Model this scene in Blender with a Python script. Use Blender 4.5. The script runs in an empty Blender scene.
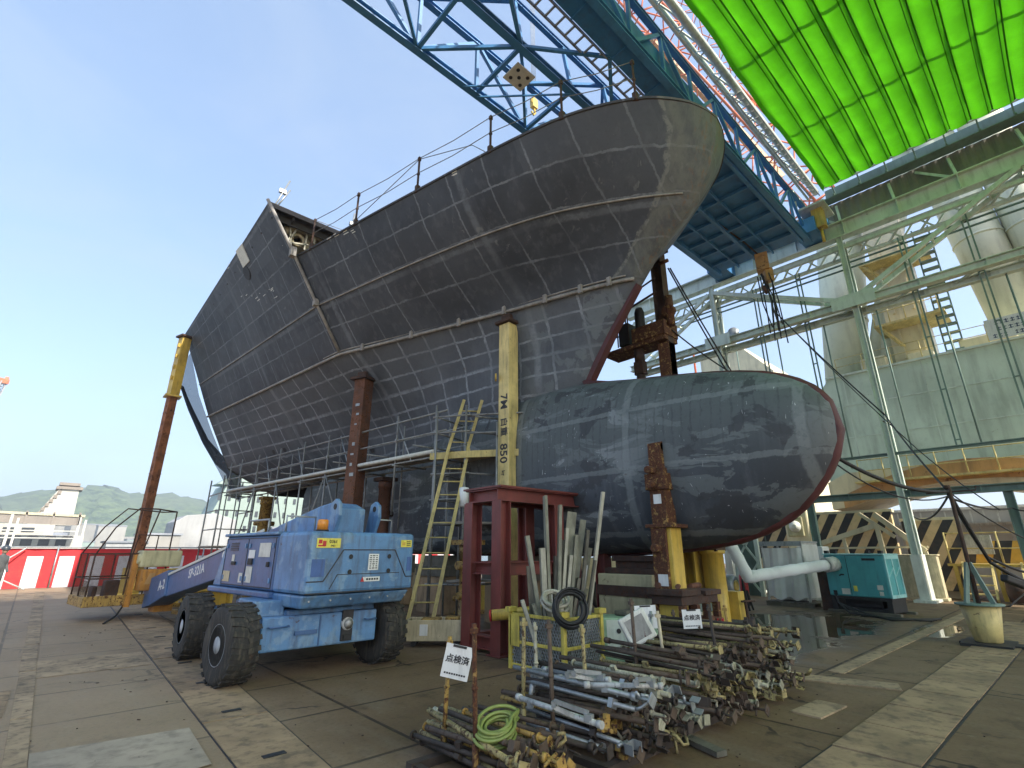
import bpy, math, random
from mathutils import Vector, Matrix
from mathutils.bvhtree import BVHTree
random.seed(7)
R = math.radians
S = bpy.context.scene
COL = S.collection
V = Vector

# ------------------------------------------------------------------ camera model (1.6 m eye, 18.5 deg up)
PIT, AZ, FPX, EYE = R(18.5), R(42.5), 500.0, 1.6
_cp, _sp, _sa, _ca = math.cos(PIT), math.sin(PIT), math.sin(AZ), math.cos(AZ)
def ray(x, y):
    xc, yc = x - 512, 384 - y
    up = yc * _cp + FPX * _sp; fw = FPX * _cp - yc * _sp
    return V((fw * _sa + xc * _ca, fw * _ca - xc * _sa, up))
O = V((0, 0, EYE))
def gz(x, y, z=0.0):
    r = ray(x, y); return O + r * ((z - EYE) / r.z)
def onX(x, y, X):
    r = ray(x, y); return O + r * (X / r.x)
def onY(x, y, Y):
    r = ray(x, y); return O + r * (Y / r.y)
def at(x, y, d):
    r = ray(x, y); return O + r * (d / (r.x * _sa + r.y * _ca))

# ------------------------------------------------------------------ mesh builder
class MB:
    def __init__(s): s.v = []; s.f = []; s.sm = []
    def add(s, vs, fs, smooth=False):
        b = len(s.v); s.v += [V(p) for p in vs]
        for f in fs: s.f.append([b + i for i in f]); s.sm.append(smooth)
        return s
    def boxb(s, x0, x1, y0, y1, z0, z1):
        vs = [(x, y, z) for z in (z0, z1) for y in (y0, y1) for x in (x0, x1)]
        return s.add(vs, [(0,2,3,1),(4,5,7,6),(0,1,5,4),(2,6,7,3),(0,4,6,2),(1,3,7,5)])
    def box(s, c, d, m=None):
        m = m or Matrix.Identity(3); c = V(c)
        vs = [c + m @ V((x*d[0]/2, y*d[1]/2, z*d[2]/2)) for z in (-1,1) for y in (-1,1) for x in (-1,1)]
        return s.add(vs, [(0,2,3,1),(4,5,7,6),(0,1,5,4),(2,6,7,3),(0,4,6,2),(1,3,7,5)])
    def beam(s, p, q, w, h, up=(0,0,1)):
        p, q = V(p), V(q); t = (q - p)
        if t.length < 1e-6: return s
        t.normalize(); u = V(up)
        if abs(t.dot(u)) > .98: u = V((0,1,0))
        a = t.cross(u).normalized(); b = a.cross(t)
        vs = [e + a*(i*w/2) + b*(j*h/2) for e in (p, q) for j in (-1,1) for i in (-1,1)]
        return s.add(vs, [(0,2,3,1),(4,5,7,6),(0,1,5,4),(2,6,7,3),(0,4,6,2),(1,3,7,5)])
    def ibeam(s, p, q, w, h, t=.02, up=(0,0,1)):
        p, q = V(p), V(q); d = (q-p).normalized(); u = V(up)
        if abs(d.dot(u)) > .98: u = V((0,1,0))
        a = d.cross(u).normalized(); b = a.cross(d)
        s.beam(p + b*(h/2-t/2), q + b*(h/2-t/2), w, t, up); s.beam(p - b*(h/2-t/2), q - b*(h/2-t/2), w, t, up)
        return s.beam(p, q, t, h-2*t, up)
    def tube(s, pts, r, n=8, closed=False, smooth=True):
        pts = [V(p) for p in pts]; k = len(pts)
        rs = r if isinstance(r, (list, tuple)) else [r]*k
        vs = []; u = None
        for i, p in enumerate(pts):
            a = pts[(i-1) % k] if (closed or i) else p; c = pts[(i+1) % k] if (closed or i < k-1) else p
            t = (c - a).normalized() if (c-a).length > 1e-9 else V((0,0,1))
            if u is None:
                u = t.cross(V((0,0,1)) if abs(t.z) < .9 else V((1,0,0))).normalized()
            else:
                u = (u - t*u.dot(t)); u = u.normalized() if u.length > 1e-6 else t.orthogonal().normalized()
            w = t.cross(u)
            for j in range(n):
                g = 2*math.pi*j/n; vs.append(p + (u*math.cos(g) + w*math.sin(g))*rs[i])
        fs = []
        for i in range(k if closed else k-1):
            for j in range(n):
                i2 = (i+1) % k; fs.append((i*n+j, i*n+(j+1)%n, i2*n+(j+1)%n, i2*n+j))
        s.add(vs, fs, smooth)
        if not closed:
            b = len(s.v) - k*n
            s.f.append([b+j for j in reversed(range(n))]); s.sm.append(False)
            s.f.append([b+(k-1)*n+j for j in range(n)]); s.sm.append(False)
        return s
    def lathe(s, prof, c=(0,0,0), n=20, m=None):
        m = m or Matrix.Identity(3); c = V(c); vs = []; fs = []
        for r, z in prof:
            for j in range(n):
                g = 2*math.pi*j/n; vs.append(c + m @ V((r*math.cos(g), r*math.sin(g), z)))
        for i in range(len(prof)-1):
            for j in range(n): fs.append((i*n+j, i*n+(j+1)%n, (i+1)*n+(j+1)%n, (i+1)*n+j))
        s.add(vs, fs, True); b = len(s.v) - len(vs)
        s.f.append([b+j for j in reversed(range(n))]); s.sm.append(False)
        s.f.append([b+(len(prof)-1)*n+j for j in range(n)]); s.sm.append(False)
        return s
    def prism(s, poly, ext):
        poly = [V(p) for p in poly]; e = V(ext); k = len(poly)
        fs = [tuple(reversed(range(k))), tuple(range(k, 2*k))] + [(i, (i+1)%k, k+(i+1)%k, k+i) for i in range(k)]
        return s.add(poly + [p+e for p in poly], fs)
    def grid(s, rows, smooth=True):
        n = len(rows[0]); vs = [p for r in rows for p in r]
        fs = [(i*n+j, i*n+j+1, (i+1)*n+j+1, (i+1)*n+j) for i in range(len(rows)-1) for j in range(n-1)]
        return s.add(vs, fs, smooth)
    def rail(s, pts, r=.02, n=6): return s.tube(pts, r, n)
    def build(s, name, mat, parent=None, bevel=0, world=True):
        me = bpy.data.meshes.new(name)
        off = parent_off(parent) if (parent is not None and world) else V((0,0,0))
        me.from_pydata([p - off for p in s.v], [], s.f); me.polygons.foreach_set('use_smooth', s.sm)
        me.update(); me.materials.append(mat)
        o = bpy.data.objects.new(name, me); COL.objects.link(o)
        if parent is not None: o.parent = parent
        if bevel:
            md = o.modifiers.new('bevel', 'BEVEL'); md.width = bevel; md.segments = 2; md.limit_method = 'ANGLE'; md.angle_limit = R(40)
        return o
def parent_off(p):
    v = V((0,0,0))
    while p is not None: v += p.location; p = p.parent
    return v
def rz(a): return Matrix.Rotation(a, 3, 'Z')
def rx(a): return Matrix.Rotation(a, 3, 'X')
def ry(a): return Matrix.Rotation(a, 3, 'Y')

def tag(o, label, cat, group=None, kind=None):
    o['label'] = label; o['category'] = cat
    if group: o['group'] = group
    if kind: o['kind'] = kind
    return o
def thing(name, label, cat, loc=(0,0,0), group=None, rot=0):
    o = bpy.data.objects.new(name, None); COL.objects.link(o); o.location = loc; o.rotation_euler = (0,0,rot)
    o.empty_display_size = .2
    return tag(o, label, cat, group)
def struct(o): o['kind'] = 'structure'; return o
def kids(o): return [c for c in bpy.data.objects if c.parent == o]
def copy_tree(o, parent=None):
    ks = kids(o); c = o.copy(); COL.objects.link(c)
    if parent is not None: c.parent = parent
    for k in ks: copy_tree(k, c)
    return c
def centred(mb):                       # base point of a single-mesh thing
    zs = min(p.z for p in mb.v); c = sum(mb.v, V((0,0,0)))/len(mb.v); return V((c.x, c.y, zs))
def solo(mb, name, mat, label, cat, group=None, bevel=0):
    b = centred(mb); mb.v = [p - b for p in mb.v]
    o = mb.build(name, mat, None, bevel); o.location = b
    return tag(o, label, cat, group)

# ------------------------------------------------------------------ materials
def newmat(name):
    m = bpy.data.materials.new(name); m.use_nodes = True; nt = m.node_tree; nt.nodes.clear()
    return m, nt
class N:
    def __init__(s, nt): s.nt = nt
    def __call__(s, t, **k):
        n = s.nt.nodes.new(t)
        for a, b in k.items(): setattr(n, a, b)
        return n
    def link(s, a, b): s.nt.links.new(a, b)
    def val(s, sock, v):
        if isinstance(v, bpy.types.NodeSocket): s.link(v, sock)
        else: sock.default_value = v
    def math(s, op, a, b=None, c=None, clamp=False):
        n = s('ShaderNodeMath', operation=op, use_clamp=clamp); s.val(n.inputs[0], a)
        if b is not None: s.val(n.inputs[1], b)
        if c is not None: s.val(n.inputs[2], c)
        return n.outputs[0]
    def mix(s, f, a, b, blend='MIX'):
        n = s('ShaderNodeMix', data_type='RGBA', blend_type=blend); s.val(n.inputs[0], f)
        for i, x in ((6, a), (7, b)):
            if isinstance(x, bpy.types.NodeSocket): s.link(x, n.inputs[i])
            else: n.inputs[i].default_value = (*x[:3], 1)
        return n.outputs[2]
    def noise(s, vec, scale, detail=4, rough=.55, dist=0):
        n = s('ShaderNodeTexNoise'); s.link(vec, n.inputs['Vector']); n.inputs['Scale'].default_value = scale
        n.inputs['Detail'].default_value = detail; n.inputs['Roughness'].default_value = rough; n.inputs['Distortion'].default_value = dist
        return n.outputs['Fac']
    def ramp(s, f, a, b): 
        n = s('ShaderNodeMapRange'); n.interpolation_type = 'SMOOTHSTEP'; s.val(n.inputs[0], f); n.inputs[1].default_value = a; n.inputs[2].default_value = b
        return n.outputs[0]
    def mapping(s, vec, scale=(1,1,1), rot=(0,0,0)):
        n = s('ShaderNodeMapping'); s.link(vec, n.inputs[0]); n.inputs['Scale'].default_value = scale; n.inputs['Rotation'].default_value = rot
        return n.outputs[0]
    def coord(s, world=False):
        if world: return s('ShaderNodeNewGeometry').outputs['Position']
        tc = s('ShaderNodeTexCoord'); oi = s('ShaderNodeObjectInfo')
        va = s('ShaderNodeVectorMath', operation='ADD'); sc = s.math('MULTIPLY', oi.outputs['Random'], 37.0)
        s.link(tc.outputs['Object'], va.inputs[0]); s.link(sc, va.inputs[1]); return va.outputs[0]
    def out(s, col, rough, metal=0, bump=None, bs=.2, bd=.02, spec=.5):
        b = s('ShaderNodeBsdfPrincipled'); o = s('ShaderNodeOutputMaterial')
        if isinstance(col, bpy.types.NodeSocket): s.link(col, b.inputs['Base Color'])
        else: b.inputs['Base Color'].default_value = (*col[:3], 1)
        s.val(b.inputs['Roughness'], rough); s.val(b.inputs['Metallic'], metal); b.inputs['Specular IOR Level'].default_value = spec
        if bump is not None:
            n = s('ShaderNodeBump'); n.inputs['Strength'].default_value = bs; n.inputs['Distance'].default_value = bd
            s.link(bump, n.inputs['Height']); s.link(n.outputs[0], b.inputs['Normal'])
        s.link(b.outputs[0], o.inputs[0]); return b
def mul(c, k): return tuple(min(1, x*k) for x in c[:3])
RUST = (.12, .045, .02); RUST2 = (.05, .022, .013)
def paint(name, col, rough=.5, rust=.15, var=.25, dirt=.35, scale=2.0, metal=0, rustcol=RUST, bump=.15, dirtcol=(.05,.042,.033), alt=None):
    m, nt = newmat(name); n = N(nt); v = n.coord()
    a = n.noise(v, scale, 5); base = n.mix(n.ramp(a, .3, .7), mul(col, 1-var), mul(col, 1+var*.5))
    if alt: base = n.mix(n.ramp(n.noise(v, scale*1.7, 6, .6), .52, .6), base, alt)
    st = n.noise(n.mapping(v, (5, 5, .7)), scale*1.2, 4)
    c = n.mix(n.math('MULTIPLY', n.ramp(st, .45, .75), dirt), base, dirtcol)
    g = n.noise(v, scale*9, 6, .7); c = n.mix(n.math('MULTIPLY', n.ramp(g, .5, .8), dirt*.6), c, dirtcol)
    rn = n.noise(v, scale*2.6, 9, .68, .4)
    rm = n.ramp(rn, .72-rust*.42, .78-rust*.36)
    rc = n.mix(n.ramp(n.noise(v, scale*12, 5), .35, .65), rustcol, RUST2)
    c = n.mix(rm, c, rc) if rust > 0 else c
    ro = n.math('ADD', n.math('MULTIPLY', rm, .3) if rust > 0 else 0.0, n.math('ADD', n.math('MULTIPLY', g, .25), rough-.12), clamp=True)
    n.out(c, ro, metal, n.math('ADD', rn, n.math('MULTIPLY', g, .6)), bump, .01); return m
def plain(name, col, rough=.6, metal=0, emit=0):
    return paint(name, col, rough, 0, .12, .2, 3, metal)

M = {}
M['red_steel'] = paint('red_oxide_steel', (.19, .045, .036), .5, .05, .25, .3, 1.5)
M['yellow'] = paint('yellow_paint', (.58, .4, .07), .5, .18, .25, .4, 1.6)
M['pale_yellow'] = paint('faded_yellow_paint', (.64, .51, .2), .55, .2, .25, .4, 2.2)
M['rusty_yellow'] = paint('rusty_yellow_paint', (.42, .26, .06), .6, .5, .3, .6, 6)
M['orange_yellow'] = paint('orange_yellow_paint', (.5, .22, .035), .5, .3, .25, .45, 2.5)
M['pipe_rust'] = paint('grey_brown_pipe_rust', (.1, .068, .045), .7, .4, .35, .5, 6, 0, (.075, .045, .028), .3)
M['pipe_yellow'] = paint('dull_yellow_pipe_paint', (.36, .29, .12), .65, .5, .3, .6, 7, 0, (.09, .055, .03), .3)
M['pipe_pale'] = paint('dirty_pale_pipe_paint', (.4, .38, .27), .65, .35, .3, .6, 7, 0, (.1, .07, .04), .3)
M['pipe_dark'] = paint('dark_brown_pipe_rust', (.05, .036, .027), .75, .3, .35, .5, 6, 0, (.09, .06, .035), .3)
M['rust_orange'] = paint('orange_rusted_steel', (.26, .1, .04), .8, .45, .4, .45, 3, 0, (.1, .04, .02), .3)
M['bin_yellow'] = paint('chipped_bin_yellow_paint', (.58, .47, .09), .55, .2, .25, .45, 3)
M['jack_rust'] = paint('rust_eaten_yellow_paint', (.36, .22, .06), .7, .86, .3, .6, 4.5)
M['rust'] = paint('rusted_steel', (.13, .055, .03), .8, .5, .4, .5, 2.5, 0, (.19, .075, .03), .3)
M['rust_dark'] = paint('dark_rusted_steel', (.06, .032, .022), .8, .45, .4, .5, 5, 0, (.11, .05, .025), .3)
M['lift_blue'] = paint('faded_blue_paint', (.105, .235, .43), .45, .2, .25, .55, 1.8, 0, (.13, .085, .05), .15, (.06, .05, .04), (.17, .29, .43))
M['lift_blue_deep'] = paint('deep_blue_paint', (.055, .125, .27), .4, .08, .2, .35, 1.6, 0, (.2, .2, .2))
M['decal_blue'] = paint('blue_decal', (.06, .13, .34), .5, .05, .2, .3, 3, 0, (.2, .25, .3))
M['rubber'] = paint('dusty_rubber', (.028, .027, .025), .85, .3, .3, .8, 4, 0, (.075, .065, .05), .4, (.1, .085, .06))
M['rim'] = paint('grey_wheel_rim', (.33, .35, .36), .5, .2, .2, .5, 4)
M['black'] = paint('black_paint', (.018, .018, .019), .6, .1, .2, .3, 3)
M['cable'] = paint('black_cable', (.015, .015, .015), .6, 0, .2, .2, 5)
M['white'] = paint('white_board', (.72, .73, .71), .5, .03, .08, .18, 3)
M['sticker'] = paint('pale_sticker', (.62, .62, .55), .5, .05, .1, .25, 8)
M['sticker_yellow'] = paint('yellow_sticker', (.75, .66, .1), .5, .05, .1, .25, 8)
M['ink'] = plain('black_ink', (.03, .03, .032), .6)
M['ink_blue'] = plain('blue_ink', (.05, .08, .17), .6)
M['red'] = plain('red_paint', (.5, .03, .03), .5)
M['lamp_glass'] = plain('amber_lens', (.75, .28, .03), .2)
M['headlamp'] = plain('headlamp_lens', (.55, .56, .54), .15)
M['teal'] = paint('teal_paint', (.075, .34, .36), .4, .03, .15, .25, 1.5)
M['teal_light'] = paint('light_teal_paint', (.32, .6, .6), .45, .05, .15, .25, 2)
M['shed_green'] = paint('pale_green_steel_paint', (.6, .67, .585), .5, .13, .14, .3, .9)
M['shed_dark'] = paint('dark_green_steel_paint', (.16, .235, .2), .55, .12, .2, .3, 1)
M['shed_white'] = paint('white_steel_paint', (.6, .62, .54), .5, .15, .15, .35, 1.5)
M['corrugated'] = paint('grey_green_cladding', (.2, .19, .155), .7, .1, .2, .3, 1)
M['crane_green'] = paint('sea_green_crane_paint', (.57, .66, .55), .5, .15, .15, .3, .5, 0, (.3, .29, .17))
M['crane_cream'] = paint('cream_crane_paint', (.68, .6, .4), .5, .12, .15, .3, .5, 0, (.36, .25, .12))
M['crane_legs'] = paint('cream_green_crane_paint', (.68, .68, .5), .5, .14, .15, .3, .35, 0, (.36, .33, .17))
M['crane_orange'] = paint('weathered_orange_paint', (.5, .28, .1), .55, .3, .2, .35, .8)
M['gantry_blue'] = paint('gantry_blue_paint', (.055, .21, .43), .45, .05, .2, .25, .8)
M['gantry_dark'] = paint('gantry_deep_blue_paint', (.04, .185, .42), .5, .06, .2, .3, .8)
M['galv'] = paint('galvanised_steel', (.34, .36, .36), .42, .12, .2, .3, 5, .5)
M['galv_white'] = paint('pale_galvanised_steel', (.5, .5, .47), .5, .2, .2, .45, 6, 0)
M['staging'] = paint('scaffold_tube_steel', (.27, .27, .25), .5, .3, .25, .35, 4, .4)
M['board'] = paint('weathered_scaffold_board', (.36, .31, .25), .75, .1, .25, .4, 3)
M['ladder'] = paint('faded_yellow_ladder_paint', (.48, .38, .13), .55, .25, .2, .4, 4)
M['wood'] = paint('grey_green_wood', (.24, .235, .175), .8, .06, .3, .4, 4)
M['wood_pale'] = paint('pale_worn_wood', (.42, .4, .31), .8, .06, .25, .35, 4)
M['wood_dark'] = paint('dark_worn_wood', (.13, .12, .09), .85, .06, .3, .4, 4)
M['concrete_green'] = paint('pale_green_block_paint', (.5, .46, .27), .7, .2, .22, .4, 1.6)
M['pale_green'] = paint('pale_green_paint', (.3, .46, .3), .55, .08, .15, .3, 3)
M['hose_green'] = plain('yellow_green_hose_rubber', (.22, .27, .07), .45)
M['hazard'] = None
M['red_orange'] = paint('orange_red_crane_paint', (.62, .16, .06), .5, .06, .2, .2, .6)
M['hull_red'] = paint('red_primer', (.085, .02, .02), .6, .1, .3, .35, 2, 0, (.07, .05, .05))
M['deck_dark'] = paint('dark_primer_steel', (.05, .047, .045), .65, .2, .25, .35, 2)
M['weld_rail'] = paint('pale_dusty_batten', (.3, .28, .25), .7, .2, .3, .35, 4)
M['cream'] = paint('cream_paint', (.55, .47, .3), .55, .2, .2, .35, 4)
M['ship_white'] = paint('distant_white_paint', (.5, .475, .41), .5, .06, .08, .15, .1)
M['ship_shade'] = paint('distant_brown_paint', (.24, .2, .16), .6, .06, .15, .2, .2)  # brown tone for ferry trim and walkway soffit
M['window'] = plain('dark_window_glass', (.05, .06, .07), .15)
M['mint'] = paint('pale_mint_paint', (.28, .35, .3), .5, .05, .1, .15, .1)
M['tarp_white'] = paint('white_tarpaulin', (.34, .335, .32), .6, .03, .12, .2, .2)
M['house'] = paint('pale_house_wall', (.34, .32, .28), .7, .03, .3, .2, .05)
M['roof'] = paint('grey_house_roof', (.3, .31, .33), .7, .03, .3, .2, .05)
M['cloth_grey'] = paint('grey_work_cloth', (.09, .095, .095), .8, 0, .2, .2, 6)
M['skin'] = plain('skin', (.4, .25, .17), .5)
M['helmet'] = plain('dark_helmet_shell', (.04, .05, .06), .35)
M['steel_plate'] = paint('worn_floor_plate', (.4, .325, .235), .75, .16, .25, .45, 1.2, 0, (.16, .12, .085))

def two_sided(name, col, trans, tcol, rough=.7, stripes=None, alpha=None, wav=None):
    m, nt = newmat(name); n = N(nt); v = n.coord()
    a = n.noise(v, 1.2, 5)
    d = n('ShaderNodeBsdfDiffuse'); t = n('ShaderNodeBsdfTranslucent'); mx = n('ShaderNodeMixShader'); o = n('ShaderNodeOutputMaterial')
    f = n.ramp(a, .3, .7)
    n.link(n.mix(f, mul(col, .85), mul(col, 1.1)), d.inputs[0]); n.link(n.mix(f, mul(tcol, .85), mul(tcol, 1.1)), t.inputs[0])
    mx.inputs[0].default_value = trans; n.link(d.outputs[0], mx.inputs[1]); n.link(t.outputs[0], mx.inputs[2])
    last = mx.outputs[0]
    if alpha is not None:
        tr = n('ShaderNodeBsdfTransparent'); m2 = n('ShaderNodeMixShader'); m2.inputs[0].default_value = alpha
        n.link(tr.outputs[0], m2.inputs[1]); n.link(last, m2.inputs[2]); last = m2.outputs[0]
    n.link(last, o.inputs[0]); return m
M['canopy'] = two_sided('green_canopy_fabric', (.06, .29, .012), .5, (.08, .37, .007))
M['canopy_hem'] = two_sided('green_canopy_hem', (.04, .2, .01), .45, (.05, .25, .005))  # darker copy of the cloth, shadow of the folds put into the colour
M['net'] = two_sided('grey_safety_net', (.09, .1, .12), .4, (.13, .15, .18), alpha=.72)
M['net_thin'] = two_sided('thin_wire_mesh', (.1, .07, .04), .2, (.1, .07, .04), alpha=.28)
M['net_dark'] = two_sided('dark_safety_net', (.03, .034, .042), .3, (.05, .055, .065), alpha=.96)
M['vinyl'] = two_sided('clear_vinyl_sheet', (.55, .56, .52), .4, (.6, .6, .55), alpha=.55)
M['vinyl_white'] = two_sided('milky_vinyl_sheet', (.84, .85, .82), .4, (.85, .85, .8), alpha=.96)
M['duct'] = two_sided('white_film_duct', (.85, .87, .87), .35, (.8, .82, .82))

def stripes_mat(name, c1, c2, ang, width, axis='Y'):
    m, nt = newmat(name); n = N(nt); v = n.coord(True)
    sp = n('ShaderNodeSeparateXYZ'); n.link(v, sp.inputs[0])
    q = n.math('ADD', sp.outputs[axis], n.math('MULTIPLY', sp.outputs['Z'], ang))
    fr = n.math('FRACT', n.math('DIVIDE', q, width))
    k = n.math('GREATER_THAN', fr, .5)
    g = n.noise(v, 3, 7, .65); base = n.mix(k, c1, c2)
    base = n.mix(n.math('MULTIPLY', n.ramp(g, .45, .75), .45), base, (.13, .085, .05))
    n.out(base, .55, 0, g, .15, .01); return m
M['hazard'] = stripes_mat('black_cream_hazard_paint', (.68, .5, .27), (.02, .02, .022), .6, .62)
M['hazard_yellow'] = stripes_mat('black_yellow_hazard_paint', (.6, .36, .05), (.02, .02, .022), .3, .9)

def hull_mat(bulb=False):
    m, nt = newmat('primed_hull_plate' if not bulb else 'primed_bulb_plate'); n = N(nt)
    uv = n('ShaderNodeUVMap', uv_map='UVMap').outputs[0]; sp = n('ShaderNodeSeparateXYZ'); n.link(uv, sp.inputs[0]); u, w = sp.outputs[0], sp.outputs[1]
    pos = n.coord(True)
    wob = n.math('MULTIPLY', n.math('SUBTRACT', n.noise(pos, 3.5, 6, .7), .5), .12)
    def line(x, period, width, off=0.0):
        f = n.math('FRACT', n.math('ADD', n.math('DIVIDE', n.math('ADD', x, wob), period), off))
        d = n.math('ABSOLUTE', n.math('SUBTRACT', f, .5))
        return n.ramp(d, width/period*.5+.012, width/period*.5-.004)
    blot = n.noise(pos, .55, 5, .6)
    fine = n.noise(pos, 14, 6, .65)
    broken = n.noise(pos, 6, 5, .7)
    streak = n.noise(n.mapping(pos, (3.2, 3.2, .35)), 1.5, 5, .6)
    dark = (.034, .04, .05); mid = (.064, .073, .087); pale = (.28, .31, .34)
    c = n.mix(n.ramp(blot, .3, .7), dark, mid)
    c = n.mix(n.math('MULTIPLY', n.ramp(streak, .5, .68), .4), c, (.11, .12, .135))
    plates = n('ShaderNodeTexBrick'); n.link(uv, plates.inputs[0]); plates.inputs['Scale'].default_value = 1; plates.inputs['Brick Width'].default_value = 2.6; plates.inputs['Row Height'].default_value = 1.25; plates.inputs['Mortar Size'].default_value = .0
    plates.inputs['Color1'].default_value = (0, 0, 0, 1); plates.inputs['Color2'].default_value = (1, 1, 1, 1); pb = n('ShaderNodeRGBToBW'); n.link(plates.outputs['Color'], pb.inputs[0])
    c = n.mix(n.math('MULTIPLY', n.ramp(pb.outputs[0], .3, .95), .45), c, (.088, .098, .114))
    if not bulb:
        lo = n.ramp(w, .05, -.1)                       # below the knuckle
        aft = n.math('MULTIPLY', lo, n.math('MULTIPLY_ADD', n.ramp(n.noise(pos, .9, 5, .6), .35, .65), .5, .3))
        c = n.mix(aft, c, (.105, .116, .13))
        g1 = n.math('MAXIMUM', line(u, .9, .055), line(w, .6, .065, .5))
        g2 = n.math('MAXIMUM', line(u, 1.02, .03, .3), line(w, .82, .035, .42))
        br = n.math('MULTIPLY', n.ramp(n.noise(pos, .8, 4), .34, .6), n.ramp(broken, .25, .6))
        s1 = n.math('MULTIPLY', n.math('MULTIPLY', g1, lo), n.math('MULTIPLY_ADD', br, .6, .2))
        s2 = n.math('MULTIPLY', n.math('MULTIPLY', g2, n.math('SUBTRACT', 1.0, lo)), n.math('MULTIPLY_ADD', br, .42, .1))
        seam = n.math('MAXIMUM', line(u, 5.6, .12, .06), line(w, 3.3, .08, .04))
        s3 = n.math('MULTIPLY', seam, n.math('MULTIPLY', n.math('MULTIPLY_ADD', br, .5, .1), n.math('MULTIPLY_ADD', lo, .5, .5)))
        f = n.math('MAXIMUM', n.math('MAXIMUM', s1, s2), s3)
        c = n.mix(f, c, pale)
        # bare zinc wash near the stem, in broad wiped patches
        wipe = n.ramp(n.noise(n.mapping(pos, (1.2, 1.2, .8), (.4, 0, .3)), 1.6, 6, .62, .5), .5, .54)
        bow = n.math('MULTIPLY', n.ramp(u, 9.6, 6.6), lo)
        c = n.mix(n.math('MULTIPLY', n.math('MULTIPLY', bow, wipe), .6), c, (.16, .18, .185))
        scr = n.ramp(n.noise(n.mapping(pos, (3.4, 3.4, .7), (.5, .2, 0)), 1.5, 6, .66, .6), .6, .66)
        up = n.math('MULTIPLY', n.ramp(n.noise(pos, .45, 3), .5, .62), n.math('SUBTRACT', 1.0, lo))
        c = n.mix(n.math('MULTIPLY', n.math('MULTIPLY', scr, up), .5), c, (.2, .21, .205))
        su = n('ShaderNodeSeparateXYZ'); n.link(n('ShaderNodeUVMap', uv_map='stem').outputs[0], su.inputs[0])
        sdist = n.math('ADD', su.outputs[0], n.math('MULTIPLY', n.math('SUBTRACT', n.noise(pos, 1.6, 5), .5), .35))
        upz = n.ramp(su.outputs[1], 7.2, 7.6)
        wx = n.ramp(n.noise(n.mapping(pos, (2.5, 2.5, .5)), 1.4, 6, .65), .35, .62)
        c = n.mix(n.math('MULTIPLY', n.math('MULTIPLY', n.ramp(sdist, .62, .5), upz), n.math('MULTIPLY_ADD', wx, .55, .25)), c, (.15, .155, .135))
        edge = n.math('MULTIPLY', n.math('MULTIPLY', n.ramp(n.math('ABSOLUTE', n.math('SUBTRACT', sdist, .56)), .05, .02), upz), n.ramp(broken, .4, .55))
        c = n.mix(n.math('MULTIPLY', edge, .6), c, (.22, .23, .21))
        rs_ = n.math('MULTIPLY', n.math('MULTIPLY', n.ramp(sdist, .3, .1), upz), n.ramp(n.noise(n.mapping(pos, (6, 6, .6)), 1.5, 6, .7), .52, .66))
        c = n.mix(n.math('MULTIPLY', rs_, .7), c, (.17, .1, .06))
    else:
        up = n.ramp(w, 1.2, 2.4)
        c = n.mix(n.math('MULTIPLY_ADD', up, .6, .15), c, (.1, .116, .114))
        pat = n.noise(n.mapping(pos, (1, .55, 1.5), (.12, 0, 0)), 1.5, 6, .6, .7)
        c = n.mix(n.math('MULTIPLY', n.ramp(pat, .53, .55), .75), c, (.13, .148, .15))
        c = n.mix(n.math('MULTIPLY', n.math('MULTIPLY', n.ramp(pat, .6, .615), n.ramp(u, 4.5, 6.5)), .85), c, (.24, .265, .275))
        c = n.mix(n.math('MULTIPLY', n.ramp(n.noise(pos, .9, 6, .6, .5), .57, .59), .85), c, (.045, .048, .053))
        rib = n.math('MULTIPLY', n.math('MULTIPLY', line(u, .17, .03), n.ramp(w, 1.4, 2.2)), n.math('MULTIPLY', n.ramp(broken, .35, .6), .38))
        c = n.mix(rib, c, (.03, .032, .034))
        wsl = n.math('MULTIPLY_ADD', u, .0, w)
        seam = n.math('MAXIMUM', line(u, 2.9, .13, .62), line(wsl, 1.15, .09, .15))
        c = n.mix(n.math('MULTIPLY', n.math('MULTIPLY', seam, n.ramp(broken, .25, .5)), .5), c, (.21, .235, .235))
        tick = n.ramp(n.noise(n.mapping(pos, (9, 9, 2.5), (.5, .3, .2)), 1.3, 2, .4, 2.5), .735, .755)
        c = n.mix(n.math('MULTIPLY', tick, .7), c, (.5, .52, .52))
    c = n.mix(n.math('MULTIPLY', n.ramp(fine, .5, .8), .3), c, (.03, .028, .026))
    c = n.mix(n.math('MULTIPLY', n.ramp(n.noise(pos, 5, 8, .7), .66, .72), .6), c, (.09, .06, .045))
    pant = n.math('MULTIPLY', n.math('SINE', n.math('MULTIPLY', u, 8.7)), n.math('SINE', n.math('MULTIPLY', w, 11.2)))
    h = n.math('ADD', n.math('MULTIPLY', pant, .16), n.math('ADD', n.math('MULTIPLY', fine, .25), n.math('MULTIPLY', blot, .8)))
    n.out(c, n.math('MULTIPLY_ADD', broken, .3, .45), .0, h, .3, .012, .35); return m
M['hull'] = hull_mat(); M['hull_bulb'] = hull_mat(True)

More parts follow.
